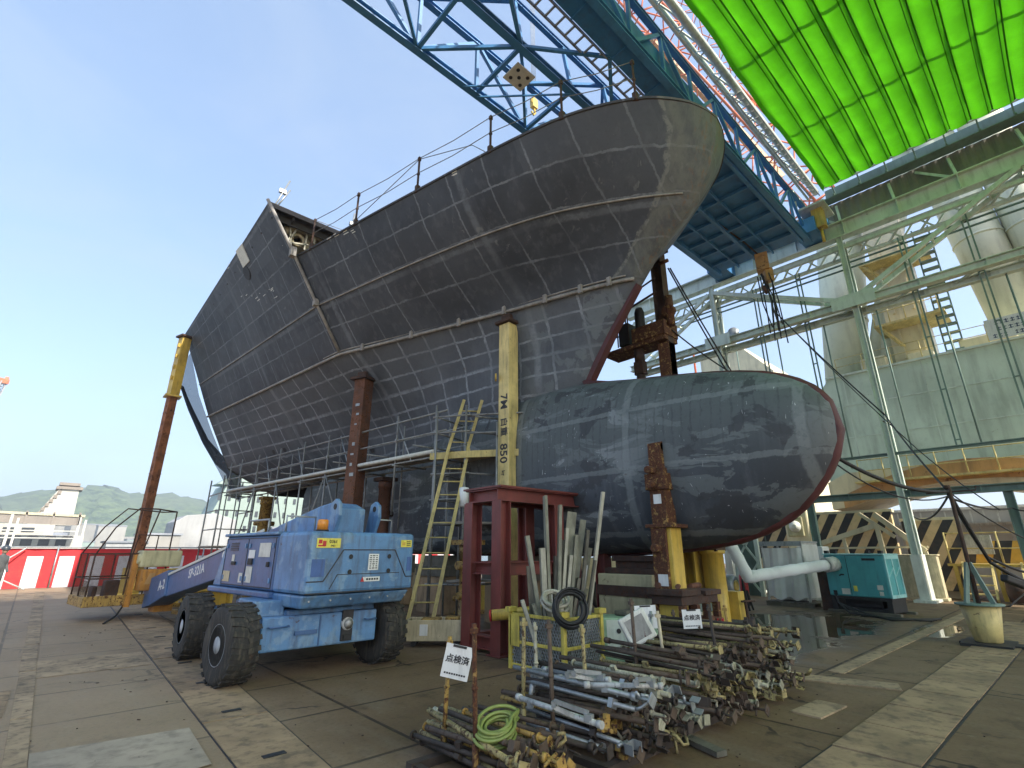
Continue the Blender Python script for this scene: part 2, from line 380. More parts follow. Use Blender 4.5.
def ground_mat():
    m, nt = newmat('stained_yard_concrete'); n = N(nt); pos = n.coord(True)
    br = n('ShaderNodeTexBrick'); n.link(n.mapping(pos, (1,1,1), (0,0,0)), br.inputs[0])
    br.offset = 0; br.inputs['Scale'].default_value = 1; br.inputs['Brick Width'].default_value = 2.9; br.inputs['Row Height'].default_value = 1.45
    br.inputs['Mortar Size'].default_value = .024; br.inputs['Mortar Smooth'].default_value = .3
    br.inputs['Color1'].default_value = (.085, .085, .085, 1); br.inputs['Color2'].default_value = (.5, .5, .5, 1); br.inputs['Mortar'].default_value = (.2, .2, .2, 1)
    big = n.noise(pos, .35, 6, .6); med = n.noise(pos, 1.7, 7, .65); fine = n.noise(pos, 22, 6, .7)
    drag = n.noise(n.mapping(pos, (1.2, .25, 1)), 2.2, 6, .6)
    sp = n('ShaderNodeSeparateXYZ'); n.link(pos, sp.inputs[0])
    c = n.mix(n.ramp(big, .3, .7), (.215, .13, .064), (.38, .25, .142))
    slab = n('ShaderNodeRGBToBW'); n.link(br.outputs['Color'], slab.inputs[0])
    c = n.mix(.3, c, n.mix(slab.outputs[0], (.1, .076, .046), (.36, .285, .195)))
    c = n.mix(n.math('MULTIPLY', n.ramp(med, .52, .72), .6), c, (.05, .042, .03))
    c = n.mix(n.math('MULTIPLY', n.ramp(drag, .5, .7), .4), c, (.3, .245, .17))
    c = n.mix(n.math('MULTIPLY', n.ramp(fine, .46, .74), .5), c, (.035, .027, .018))
    c = n.mix(n.math('MULTIPLY', n.ramp(n.noise(pos, 4, 8, .72), .66, .72), .5), c, (.1, .055, .03))
    c = n.mix(n.math('MULTIPLY', br.outputs['Fac'], n.ramp(med, .3, .5)), c, (.035, .028, .02))
    scuff = n.ramp(n.noise(n.mapping(pos, (1, 1, 1), (0, 0, .5)), 7, 8, .75), .58, .66)
    c = n.mix(n.math('MULTIPLY', scuff, .4), c, (.36, .3, .22))
    oil = n.ramp(n.noise(pos, .9, 5, .6, .6), .6, .7)
    c = n.mix(n.math('MULTIPLY', oil, .55), c, (.05, .04, .028))
    yard = n.ramp(n.math('ADD', sp.outputs[0], n.math('MULTIPLY', n.noise(pos, .5, 5), 2.4)), 2.6, 4.2)
    c = n.mix(n.math('MULTIPLY', yard, .42), c, (.06, .037, .018))
    vo = n('ShaderNodeTexVoronoi', feature='DISTANCE_TO_EDGE'); vo.inputs['Scale'].default_value = .42; wv = n('ShaderNodeVectorMath', operation='ADD'); n.link(pos, wv.inputs[0]); nz = n('ShaderNodeTexNoise'); n.link(pos, nz.inputs['Vector']); nz.inputs['Scale'].default_value = 1.3; nz.inputs['Detail'].default_value = 5; n.link(nz.outputs['Color'], wv.inputs[1]); n.link(wv.outputs[0], vo.inputs['Vector'])
    crack = n.math('MULTIPLY', n.ramp(vo.outputs['Distance'], .012, .004), n.ramp(n.noise(pos, .6, 3), .5, .58))
    c = n.mix(n.math('MULTIPLY', crack, .85), c, (.02, .016, .012))
    c = n.mix(n.math('MULTIPLY', n.math('SUBTRACT', 1.0, yard), .4), c, n.mix(med, (.24, .175, .105), (.52, .41, .265)))
    # wet hollow
    def blob(x, y, rx_, ry_):
        a = n.math('DIVIDE', n.math('SUBTRACT', sp.outputs[0], x), rx_); b = n.math('DIVIDE', n.math('SUBTRACT', sp.outputs[1], y), ry_)
        return n.math('SUBTRACT', 1.0, n.math('ADD', n.math('MULTIPLY', a, a), n.math('MULTIPLY', b, b)))
    wn = n.math('MULTIPLY', n.math('SUBTRACT', n.noise(pos, .8, 5, .6), .5), 3.2)
    wb = n.math('MAXIMUM', n.math('MAXIMUM', blob(12.6, 4.9, 4.6, 1.8), blob(9.3, 3.9, 2.8, .5)), blob(14.6, 2.6, 1.6, .45))
    wet = n.ramp(n.math('ADD', wb, wn), .1, .45)
    damp = n.ramp(n.math('ADD', wb, wn), -.6, .3)
    c = n.mix(n.math('MULTIPLY', damp, .6), c, (.035, .03, .024))
    ro = n.math('MULTIPLY_ADD', med, .35, .55); ro = n.math('MULTIPLY', ro, n.math('MULTIPLY_ADD', wet, -.95, 1.0))
    ro = n.math('MULTIPLY', ro, n.math('MULTIPLY_ADD', damp, -.35, 1.0))
    h = n.math('ADD', n.math('MULTIPLY', fine, .4), n.math('ADD', med, n.math('MULTIPLY', br.outputs['Fac'], -2.2)))
    h = n.math('MULTIPLY', h, n.math('SUBTRACT', 1.0, wet))
    n.out(c, ro, 0, h, .45, .014, .3); return m
M['ground'] = ground_mat()
M['trench'] = paint('worn_concrete_slab', (.33, .225, .125), .9, .15, .35, .65, 1.3, 0, (.13, .08, .042), .5)
M['plate_pale'] = paint('pale_scuffed_concrete', (.36, .26, .155), .9, .15, .35, .65, 1.6, 0, (.13, .11, .08), .35)
def water_mat():
    m, nt = newmat('harbour_water'); n = N(nt); pos = n.coord(True)
    n.out((.1, .16, .2), .12, 0, n.noise(pos, .6, 4), .3, .2); return m
M['water'] = water_mat()
def hill_mat():
    m, nt = newmat('wooded_hill'); n = N(nt); pos = n.coord(True)
    a = n.noise(pos, .09, 8, .7); b = n.noise(pos, .012, 4)
    c = n.mix(n.ramp(a, .35, .65), (.02, .05, .014), (.13, .18, .06)); c = n.mix(n.math('MULTIPLY', n.ramp(b, .4, .7), .5), c, (.12, .15, .08))
    n.out(c, .9, 0, a, 1.0, 4.0); return m
M['hill'] = hill_mat()

# ------------------------------------------------------------------ lettering
def text(s, size, mat, parent, pos, right, up, name='lettering', local=False, thick=.0015, cx=True, stretch=1.0):
    cu = bpy.data.curves.new('letters', 'FONT'); cu.body = s; cu.size = size; cu.extrude = thick
    cu.align_x = 'CENTER' if cx else 'LEFT'; cu.align_y = 'CENTER'; cu.resolution_u = 3; cu.offset = size*.02
    t = bpy.data.objects.new('letters', cu); COL.objects.link(t)
    dg = bpy.context.evaluated_depsgraph_get(); me = bpy.data.meshes.new_from_object(t.evaluated_get(dg))
    bpy.data.objects.remove(t); bpy.data.curves.remove(cu)
    r, u = V(right).normalized(), V(up).normalized(); nn = r.cross(u)
    off = V((0,0,0)) if local else parent_off(parent)
    M4 = Matrix(((r.x*stretch, u.x, nn.x, pos[0]-off.x), (r.y*stretch, u.y, nn.y, pos[1]-off.y), (r.z*stretch, u.z, nn.z, pos[2]-off.z), (0,0,0,1)))
    me.transform(M4); me.materials.clear(); me.materials.append(mat)
    o = bpy.data.objects.new(name, me); COL.objects.link(o); o.parent = parent; return o

def interp(x, pts):
    if x <= pts[0][0]: return pts[0][1]
    for (a, b), (c, d) in zip(pts, pts[1:]):
        if x <= c: return b + (d-b)*(x-a)/(c-a)
    return pts[-1][1]
def pchip(x, pts):
    n = len(pts)
    if x <= pts[0][0]: return pts[0][1]
    if x >= pts[-1][0]: return pts[-1][1]
    h = [pts[i+1][0]-pts[i][0] for i in range(n-1)]; dl = [(pts[i+1][1]-pts[i][1])/h[i] for i in range(n-1)]
    m = [dl[0]] + [0 if dl[i-1]*dl[i] <= 0 else 2*dl[i-1]*dl[i]/(dl[i-1]+dl[i]) for i in range(1, n-1)] + [dl[-1]]
    for i in range(n-1):
        if x <= pts[i+1][0]:
            t = (x-pts[i][0])/h[i]; t2 = t*t; t3 = t2*t
            return (2*t3-3*t2+1)*pts[i][1] + (t3-2*t2+t)*h[i]*m[i] + (-2*t3+3*t2)*pts[i+1][1] + (t3-t2)*h[i]*m[i+1]

# ================================================================== SETTING
g = MB(); nx, ny = 40, 24
g.boxb(-90, 190, -80, 34.2, -4, 0); struct(g.build('ground', M['ground']))
w = MB(); w.grid([[V((x, y, -2.2)) for x in (-900, 0, 1400)] for y in (34.25, 300, 760)], False); struct(w.build('water', M['water']))
def sheet(name, pts, z, mat):
    m = MB(); m.prism([V((x, y, z-.003)) for x, y in pts], (0,0,.003)); return struct(m.build(name, mat))
# concrete strips laid in the yard
def strip(p, q, w0, w1, n, z, mat, gap=.03):
    p, q = V(p), V(q); d = (q-p); s_ = V((-d.y, d.x)).normalized() if False else V((d.y, -d.x, 0)).normalized()
    m = MB()
    for i in range(n):
        a, b = i/n, (i+1)/n; a += gap/d.length; 
        wa, wb = w0+(w1-w0)*a, w0+(w1-w0)*b; j = random.uniform(-.008, .008); dz = random.uniform(0, .006)
        A, B = p+d*a, p+d*b
        m.prism([A - s_*(wa/2) + s_*j, A + s_*(wa/2)+s_*j, B + s_*(wb/2)+s_*j, B - s_*(wb/2)+s_*j], (0,0,z+dz))
    return m
struct(strip((1.70, 2.2, 0), (2.95, 26, 0), .53, 1.08, 1, .005, M['black']).build('path_joint', M['black']))
struct(strip((3.6, 1.60, 0), (17.5, 1.40, 0), .655, .65, 1, .005, M['black']).build('path_joint', M['black']))
struct(strip((1.70, 2.2, 0), (2.95, 26, 0), .5, 1.05, 12, .012, M['trench']).build('path', M['trench']))
slots = MB()
for i in range(9):
    y = 4.9 + i*1.55; x = 1.70 + (y-2.2)*.0525
    slots.boxb(x-.09, x+.09, y-.035, y+.035, .015, .0215)
struct(slots.build('path_slots', M['black']))
struct(strip((.20, 2, 0), (.70, 30, 0), .12, .3, 10, .01, M['plate_pale']).build('path_edge', M['plate_pale']))
struct(strip((3.6, 1.60, 0), (17.5, 1.40, 0), .62, .62, 15, .012, M['trench']).build('path', M['trench']))
struct(strip((7.83, 3.35, 0), (8.28, 1.95, 0), .36, .36, 1, .014, M['plate_pale']).build('path', M['plate_pale']))
struct(strip((8.6, 2.75, 0), (20, 2.55, 0), .2, .24, 5, .009, M['plate_pale']).build('path_edge', M['plate_pale']))
struct(strip((6.2, 2.35, 0), (6.9, 2.3, 0), .3, .3, 1, .011, M['plate_pale']).build('path', M['plate_pale']))
sheet('ground_plate', [(.33, 4.95), (1.42, 5.05), (1.48, 6.15), (.36, 6.3)], .014, M['steel_plate'])
sheet('ground_plate', [(.36, 9.8), (1.7, 9.8), (1.75, 11.1), (.38, 11.2)], .006, M['plate_pale'])
sheet('ground_plate', [(-3.2, 7.6), (.16, 7.8), (.2, 9.2), (-3.2, 9.3)], .006, M['trench'])

random.seed(77); gr = MB()
for i in range(420):
    d = random.uniform(3.4, 15); a = random.uniform(-.7, .7) + AZ; c = V((d*math.sin(a), d*math.cos(a), .004 + random.uniform(.0,.012)))
    k = random.uniform(.004, .015); gr.box(c, (k*random.uniform(.6,2.2), k, k*.4), rz(random.uniform(0,3)))
go_ = gr.build('rust_debris', M['rust_dark']); go_['kind'] = 'stuff'
# quay-side hills across the water
random.seed(21)
hl = MB(); rows = []
prof = [(-900,18),(-420,30),(-180,40),(-60,52),(20,69),(70,74),(100,66),(135,69),(185,60),(250,48),(420,40),(700,30),(1400,14)]
for j, (dy, k) in enumerate([(0,0),(30,.14),(70,.35),(120,.62),(170,.86),(220,1),(300,.8),(420,.2),(430,0)]):
    rows.append([V((x + 5*math.sin(j*2.1+x), 700 + dy, -4 + k*(pchip(x, prof)*1.16+9) + (random.uniform(-3.0,3.0) if 0 < k else 0))) for x in range(-900, 1401, 9)])
hl.grid(rows); struct(hl.build('hills', M['hill']))
lo = MB(); rows = []
for j, (y, k) in enumerate([(420,0),(440,1),(700,2),(760,1)]):
    rows.append([V((x, y, -4 + k*2.4)) for x in range(-900, 1401, 60)])
lo.grid(rows); struct(lo.build('terrain', M['hill']))
# town at the foot of the hills
def house(sx, sy, sz, k):
    t = thing('town_house', 'small pale town house on the far shore below the wooded hill', 'house', (0,0,0), 'town houses on the far shore')
    b = MB().boxb(-sx/2, sx/2, -sy/2, sy/2, 0, sz); b.build('wall', M[('house','mint','ship_white')[k % 3]], t)
    r_ = MB()
    if k % 2: r_.prism([(-sx/2-.6, -sy/2-.6, sz), (-sx/2-.6, sy/2+.6, sz), (-sx/2-.6, 0, sz+sx*.22)], (sx+1.2, 0, 0))
    else: r_.boxb(-sx/2-.3, sx/2+.3, -sy/2-.3, sy/2+.3, sz, sz+.8)
    r_.build('roof', M[('roof','house')[(k//2) % 2]], t)
    return t
random.seed(5)
protos = [house(random.uniform(9,20), random.uniform(8,14), random.choice([6,7,10,13,17]), k) for k in range(7)]
for i in range(64):
    k = i % 7; o = protos[k] if i < 7 else copy_tree(protos[k])
    row = i % 4; o.location = (-70 + (i*37 % 64)*4.6 + random.uniform(-3,3), 470 + row*64 + random.uniform(-15,15), 0 + row*3.0 + random.uniform(-1,1.5)); o.rotation_euler.z = random.uniform(-.4,.4)

# ================================================================== SHIP
STEM = [(4.4,7.4),(5.0,7.18),(5.44,6.99),(6.46,6.19),(7.31,5.43),(7.81,4.99),(8.32,4.4),(8.84,3.79),(9.57,3.34),(10.2,3.2)]
CX, YK, YA = 8.9, 14.27, 25.6
FW = {4.4:[(0,0),(.02,.1),(.3,.5),(.6,.84),(1,.92)], 5.2:[(0,0),(.015,.12),(.1,.5),(.24,.84),(.45,.98),(.7,1.0),(1,1.02)],
      6.4:[(0,0),(.012,.13),(.12,.42),(.34,.9),(.65,1.4),(1,1.95)], 7.4:[(0,0),(.012,.16),(.09,.45),(.36,1.17),(.69,2.12),(1,3.05)],
      8.3:[(0,0),(.008,.14),(.05,.42),(.14,.92),(.33,1.85),(.62,2.7),(1,3.62)], 9.3:[(0,0),(.006,.2),(.03,.52),(.1,1.25),(.24,2.25),(.55,3.25),(1,4.25)],
      10.2:[(0,0),(.004,.32),(.022,.9),(.08,1.74),(.21,2.62),(.55,3.68),(1,4.82)]}
LV = sorted(FW)
AF = [(4.4,.92),(5.15,3.0),(6.4,3.66),(7.4,4.18),(8.3,4.57),(9.3,5.0),(10.2,5.4),(11.0,5.75)]
def hfw(z, t):
    for a, b in zip(LV, LV[1:]):
        if z <= b: k = (z-a)/(b-a); return pchip(t, FW[a])*(1-k) + pchip(t, FW[b])*k
    return pchip(t, FW[LV[-1]])
ZR = [4.4, 5.2, 5.8, 6.4, 6.9, 7.4, 7.85, 8.3, 8.8, 9.3, 9.75, 10.2]
TF = [(i/34)**1.9 for i in range(35)]
def hull_rows(side):
    rows = []; uvs = []
    for z in ZR:
        ys = interp(z, STEM); r_ = []; 
        for t in TF: r_.append(V((CX - side*hfw(z, t), ys + (YK-ys)*t, z + max(0, z-9.2)*.3*(1-t)**3)))
        f = r_[-1]; ha = interp(z if z > 4.4 else 4.4, AF); za = z if z != 4.4 else 4.1
        for i in range(1, 13):
            k = i/12; h0 = CX-f.x if side > 0 else f.x-CX
            r_.append(V((CX - side*(h0 + (ha-h0)*k), YK + (YA-YK)*k, z + (za-z)*k)))
        rows.append(r_)
    return rows
ship = thing('ship_bow_block', 'dark grey unfinished ship bow section with red edged bulbous nose', 'ship', (CX, YK, 0))
def add_hull(mb, uv, side):
    rows = hull_rows(side); k = len(rows[0]); b = len(mb.v)
    arc = [0]
    for a, c in zip(rows, rows[1:]): arc.append(arc[-1] + (a[34]-c[34]).length)
    z0 = arc[ZR.index(7.4)]
    for i, r_ in enumerate(rows):
        for p in r_: mb.v.append(p); uv.append((p.y, arc[i]-z0))
    for i in range(len(rows)-1):
        for j in range(k-1):
            q = (b+i*k+j, b+i*k+j+1, b+(i+1)*k+j+1, b+(i+1)*k+j)
            mb.f.append(q if side < 0 else q[::-1]); mb.sm.append(True)
    # raised side aft of the knuckle
    b = len(mb.v); top = [10.2, 10.7, 11.2, None]
    for i, z in enumerate(top):
        for j in range(13):
            kk = j/12; zt = 11.7 + (11.0-11.7)*kk; zz = 10.2 + (zt-10.2)*i/3
            h0 = 4.82 + (5.8-4.82)*i/3; h1 = 5.4 + (5.77-5.4)*i/3
            mb.v.append(V((CX - side*(h0+(h1-h0)*kk), YK+(YA-YK)*kk, zz))); uv.append((YK+(YA-YK)*kk, arc[-1]-z0+i*.55))
    for i in range(3):
        for j in range(12):
            q = (b+i*13+j, b+i*13+j+1, b+(i+1)*13+j+1, b+(i+1)*13+j); mb.f.append(q if side < 0 else q[::-1]); mb.sm.append(True)
hm = MB(); huv = []
add_hull(hm, huv, 1); add_hull(hm, huv, -1)
def build_uv(mb, uv, name, mat, parent):
    o = mb.build(name, mat, parent); me = o.data; L = me.uv_layers.new(name='UVMap'); L2 = me.uv_layers.new(name='stem')
    for lp in me.loops:
        L.data[lp.index].uv = uv[lp.vertex_index]; q = mb.v[lp.vertex_index]
        L2.data[lp.index].uv = (q.y - interp(q.z, STEM), q.z)
    return o
hull_o = build_uv(hm, huv, 'hull', M['hull'], ship)
BVH = BVHTree.FromPolygons([tuple(p) for p in hm.v], hm.f)
def on_hull(px, py):
    r = ray(px, py).normalized(); h = BVH.ray_cast(O, r, 300)
    n = h[1]
    if n is not None and n.dot(r) > 0: n = -n
    return h[0], n
# bulb and skeg
BT = [(2.13,3.42),(2.2,3.87),(2.56,4.3),(3.17,4.6),(4.25,4.86),(5.63,5.07),(6.99,5.28),(9,5.34),(14,5.2),(21.6,4.4)]
BB = [(2.13,3.38),(2.26,3.01),(2.6,2.51),(3.11,2.08),(3.96,1.75),(5.1,1.6),(7,1.53),(22,1.5)]
BW = [(2.13,.0),(2.2,.22),(2.5,.46),(3.1,.68),(4.2,.88),(5.5,1.0),(8,1.04),(11,.96),(14,.93),(22,.93)]
bm_, buv = MB(), []; ys = [2.13+.0, 2.15, 2.2, 2.3, 2.45, 2.65, 2.9, 3.2, 3.6, 4.1, 4.7, 5.4, 6.2, 7, 8, 9, 10.5, 12, 14, 16, 18, 20, 21.6]; NR = 36
for y in ys:
    zt, zb, hw = pchip(y, BT), pchip(y, BB), pchip(y, BW); zc, hh = (zt+zb)/2, (zt-zb)/2
    ex = interp(y, [(2,1.0),(5,.9),(9,.62),(14,.45)])
    for j in range(NR):
        a = 2*math.pi*j/NR; s_, c_ = math.sin(a), math.cos(a)
        x = CX + hw*math.copysign(abs(s_)**ex, s_); z = zc + hh*math.copysign(abs(c_)**ex, c_)
        bm_.v.append(V((x, y, z))); buv.append((y, z-1.5))
for i in range(len(ys)-1):
    for j in range(NR):
        q = (i*NR+j, i*NR+(j+1)%NR, (i+1)*NR+(j+1)%NR, (i+1)*NR+j); bm_.f.append(q[::-1]); bm_.sm.append(True)
bm_.f.append([(len(ys)-1)*NR+j for j in range(NR)][::-1]); bm_.sm.append(False)
build_uv(bm_, buv, 'bulbous_bow', M['hull_bulb'], ship)
# red primed stem bar, and the red edge round the bulb
sb = MB()
pts = [V((CX, 6.98, 5.36)), V((CX, 6.19, 6.46)), V((CX, 5.43, 7.38))]
for a, b in zip(pts, pts[1:]): sb.beam(a + V((0,.09,0)), b + V((0,.09,0)), .2, .26, (0,-1,.8))
sb.build('stem_bar', M['hull_red'], ship)
rb = MB(); ring = []
cont = [(7.05, 5.4)] + [(y, pchip(y, BT)) for y in (6.4,5.8,5.2,4.6,4.0,3.5,3.1,2.8,2.58,2.4,2.3,2.21)] + [(2.13,3.4)] + [(y, pchip(y, BB)) for y in (2.26,2.4,2.6,2.85,3.11,3.5,3.96,4.5,5.1,5.8,6.5,7.4,9,12)]
wd = [.26]*4 + [.16]*2 + [.17]*12 + [.2]*9
for side in (-1, 1):
    rws = []
    for i, (y, z) in enumerate(cont):
        a = cont[max(0, i-1)]; c = cont[min(len(cont)-1, i+1)]; t = V((0, c[0]-a[0], c[1]-a[1])).normalized(); nrm = V((0, -t.z, t.y))
        k = wd[min(i, len(wd)-1)]; p = V((CX, y, z)); inw = -nrm if nrm.dot(p - V((CX, 6, 3.4))) > 0 else nrm
        rws.append([p - inw*.035, p - inw*.03 + V((side*k*.4,0,0)), p + inw*.03 + V((side*k*.8,0,0)), p + inw*.2])
    rb.grid([r_ for r_ in rws] if side > 0 else [r_[::-1] for r_ in rws])
rb.build('bulb_edge', M['hull_red'], ship)
# decks, bulkhead, framing inside the open upper deck
dk = MB(); L_ = [p for p in hull_rows(1)[-1][:35]]; 
dk.add([p - V((0,0,.06)) for p in L_] + [V((2*CX-p.x, p.y, p.z-.06)) for p in L_], [(i, i+1, 35+i+1, 35+i) for i in range(34)]); dk.build('deck', M['deck_dark'], ship)
ud = MB(); ud.add([(CX-5.78, YK+.05, 11.66), (CX+5.78, YK+.05, 11.66), (CX+5.75, YA, 10.96), (CX-5.75, YA, 10.96)], [(0,1,2,3)])
for i in range(12):
    y = YK + .3 + i*.95; z = 11.62 - .062*(y-YK); ud.boxb(CX-5.6, CX+5.6, y-.02, y+.02, z-.28, z)
for i in range(9):
    x = CX - 5 + i*1.25; ud.beam((x, YK+.1, 11.5), (x, YA-.1, 10.8), .03, .2)
ud.beam((CX-5.76, YK+.04, 11.6), (CX+5.76, YK+.04, 11.6), .06, .16); ud.build('upper_deck', M['deck_dark'], ship)
bh = MB(); bh.boxb(CX-4.6, CX+4.6, 18.0, 18.05, 9.8, 11.3); bh.boxb(CX-4.5, CX+4.5, YK+.02, 18, 9.9, 9.95); 
bh.add([(CX-3, YA-.02, 5.1),(CX-4.18, YA-.02, 7.4),(CX-5.7, YA-.02, 10.95),(CX+5.7, YA-.02, 10.95),(CX+4.18, YA-.02, 7.4),(CX+3, YA-.02, 5.1),(CX+.9, YA-.02, 4.1),(CX-.9, YA-.02, 4.1)], [(0,1,2,3,4,5,6,7)])
bh.build('bulkhead', M['deck_dark'], ship)
def op(x, y, Y=14.9): return onY(x, y, Y)
mc = MB(); rg = op(297, 241)
mc.tube([op(284,231), op(296,229), op(310,233), op(322,239)], .13, 10); mc.tube([op(283,236,15.2), op(300,235,15.2), op(318,243,15.2)], .1, 10)
mc.tube([rg + V((.2*math.cos(a*.4), -.05, .2*math.sin(a*.4))) for a in range(16)], .065, 6, True); mc.box(rg+V((.45,.3,-.1)), (.5,.4,.7), rz(.3)); mc.build('mooring_winch', M['cream'], ship)
mc = MB()
for a, b in (((290,223),(291,250)), ((309,224),(304,250)), ((289,224),(311,225)), ((300,226),(283,246)), ((316,228),(314,244)), ((286,242),(308,245))): mc.beam(op(*a, 14.7), op(*b, 14.7), .05, .05)
mc.build('pipe_frame', M['wood_pale'], ship)
# knuckle batten, vertical weld batten and the upper plate seam
kn = MB(); K = [V((p.x-.05, p.y, p.z)) for p in hull_rows(1)[ZR.index(7.4)]]
kn.tube(K[3:], .045, 6); kn.tube([p + V((-.02,0,.1)) for p in K[5:36]], .022, 5)
for i in range(8, 34, 4): kn.box(K[i] + V((-.06,0,.02)), (.06,.1,.22))
kn.build('knuckle_batten', M['weld_rail'], ship)
vb = MB(); rr_ = hull_rows(1); vb.tube([V((CX-5.86, YK-.02, 11.7)), V((rr_[-1][34].x-.05, YK-.03, 10.2)), V((rr_[8][34].x-.06, YK-.03, 8.8)), V((rr_[5][34].x-.06, YK-.03, 7.45))], .05, 6)
vb.box(V((rr_[8][34].x-.1, YK-.03, 8.85)), (.14,.16,.22)); vb.box(V((rr_[11][34].x-.1, YK-.03, 10.25)), (.16,.2,.3)); vb.build('weld_batten', M['weld_rail'], ship)
us = MB(); us.tube([V((p.x-.012, p.y, p.z)) for p in hull_rows(1)[ZR.index(8.8)]][4:], .022, 5)
us.build('plate_seam', M['weld_rail'], ship)
p, n_ = on_hull(243, 256); q = MB(); 
def disc_on(mb, p, n_, r, t, k=16):
    zq = V((0,0,1)).rotation_difference(n_).to_matrix(); mb.lathe([(r, -t), (r, t)], p, k, zq)
def plate_on(mb, p, n_, w_, h_, t):
    right = V((0,0,1)).cross(n_).normalized(); up = n_.cross(right); m3 = Matrix((right, up, n_)).transposed(); mb.box(p, (w_, h_, t), m3)
plate_on(q, p, n_, .62, .62, .05); q.build('opening_cover', M['sticker'], ship)
p, n_ = on_hull(247, 273); q = MB(); disc_on(q, p, n_, .24, .02); q.build('side_port', M['black'], ship)
for (x, y) in ((356, 443), (285, 450), (274, 452), (372, 450)):
    p, n_ = on_hull(x, y)
    if p: q = MB(); disc_on(q, p, n_, .1, .012); q.build('drain_hole', M['black'], ship)
# chalk marks by the shipwrights: short white strokes
ch = MB(); random.seed(3)
for (x, y, k) in ((300,240,9),(330,233,10),(222,262,7),(268,292,8),(250,300,5),(345,232,6),(463,173,3)):
    for i in range(k):
        p, n_ = on_hull(x + random.uniform(-9,9), y + random.uniform(-6,6))
        if p: plate_on(ch, p, n_, random.uniform(.04,.22), .022, .006)
ch.build('chalk_marks', M['sticker'], ship)
# guard posts and ropes on the deck edge
dkL = hull_rows(1)[-1]
def deck_pt(y):
    for a, b in zip(dkL, dkL[1:]):
        if a.y <= y <= b.y: k = (y-a.y)/(b.y-a.y); return a + (b-a)*k
    return dkL[0]
posts = [deck_pt(y) + V((.06,0,-.06)) for y in (13.6, 11.6, 9.3, 7.1, 5.4, 4.1)]
for p in posts:
    q = MB(); q.tube([p, p+V((0,0,1.12))], .028, 6); q.box(p+V((0,0,.1)), (.1,.1,.22)); q.box(p+V((0,0,1.05)), (.07,.07,.1)); q.box(p+V((0,0,.58)), (.06,.06,.06)); q.build('guard_post', M['rust_dark'], ship)
rp = MB()
for h in (.62, 1.08):
    for a, b in zip(posts[:5], posts[1:6]): rp.tube([a+V((0,0,h)), (a+b)/2+V((0,0,h-.06)), b+V((0,0,h))], .011, 5)
rp.tube([posts[1]+V((0,0,.2)), posts[2]+V((0,0,1.05))], .011, 5); rp.tube([posts[2]+V((0,0,1.05)), posts[3]+V((0,.7,.75)), posts[3]+V((0,.2,.2))], .011, 5)
rp.tube([posts[0]+V((0,0,1.08)), V((CX-2.5, YK+.1, 11.9))], .011, 5); rp.build('guard_rope', M['staging'], ship)
for x, h, lean in ((CX-5.7, 1.1, .4), (CX-3.2, 1.0, .1)):
    q = MB(); p = V((x, YK+.1, 11.66)); q.tube([p-V((0,0,.3)), p+V((lean,0,h))], .03, 6); q.tube([p+V((.15,0,0)), p+V((lean+.05,0,h*.7))], .03, 6); q.box(p+V((lean*.6,0,h*.55)), (.2,.1,.12)); q.build('guard_post', M['galv'], ship)
# net hung over the open after end
nt_ = MB(); inner = [(191,352),(199,395),(212,432),(224,462),(233,482),(236,492)]; outer = [(180,384),(188,410),(203,444),(218,470),(228,490),(229,497)]
rows = []
for (a, b) in zip(inner, outer):
    pi, po = onY(a[0], a[1], 25.75), onY(b[0], b[1], 26.9)
    rows.append([pi + (po-pi)*k + V((-.12*math.sin(k*3.1), .15*math.sin(k*6.3), 0)) for k in (0,.2,.4,.6,.8,1)])
nt_.grid(rows); solo(nt_, 'safety_net', M['net'], 'grey translucent safety net hung over the open aft end of the dark hull', 'net')
nd = MB(); rows = []
for i, (a, b) in enumerate(zip([(180,384),(187,406),(201,440),(215,464),(226,474),(231,498)], [(184,388),(193,408),(209,440),(225,458),(243,470),(240,500)])):
    pi, po = onY(a[0], a[1], 26.6), onY(b[0], b[1], 25.85)
    rows.append([pi + (po-pi)*k + V((-.08*math.sin(k*9), -.1*math.sin(k*7), 0)) for k in (0,.17,.33,.5,.67,.83,1)])
nd.grid(rows); solo(nd, 'net_bundle', M['net_dark'], 'dark gathered edge of a net bunched below the aft corner of the hull', 'net')

# ================================================================== SHED AND CANOPY
XS = 22.3
shed = thing('steel_shed', 'pale green open steel shed frame standing before the portal crane', 'shed', (XS, 3.95, 0))
def ybeam(name, x, z, w_, h_, y0, y1, mat=M['shed_green'], t=.03):
    m = MB(); m.ibeam((x, y0, z), (x, y1, z), w_, h_, t)
    for k in range(int(y0 // 1.85)+1, int(y1 // 1.85)+1): m.boxb(x-w_/2+.01, x+w_/2-.01, k*1.85-.01, k*1.85+.01, z-h_/2+t, z+h_/2-t)
    return m.build(name, mat, shed)
YA0, YA1 = -24, 14.5
m = MB(); m.ibeam((XS-.1, YA0, 14.35), (XS-.1, YA1, 14.35), .42, .72, .05)
for k in range(-13, 9): m.boxb(XS-.29, XS+.09, k*1.85-.015, k*1.85+.015, 14.03, 14.67)
m.build('runway_beam', M['shed_green'], shed)
m = MB(); m.beam((XS-.1, YA0, 14.75), (XS-.1, YA1, 14.75), .08, .09); m.build('crane_rail', M['rust_dark'], shed)
m = MB(); 
for z in (13.3, 13.95): m.beam((XS+.45, YA0, z), (XS+.45, YA1, z), .14, .13)
m.beam((XS-.1, YA0, 13.55), (XS-.1, YA1, 13.55), .16, .14); y = YA0
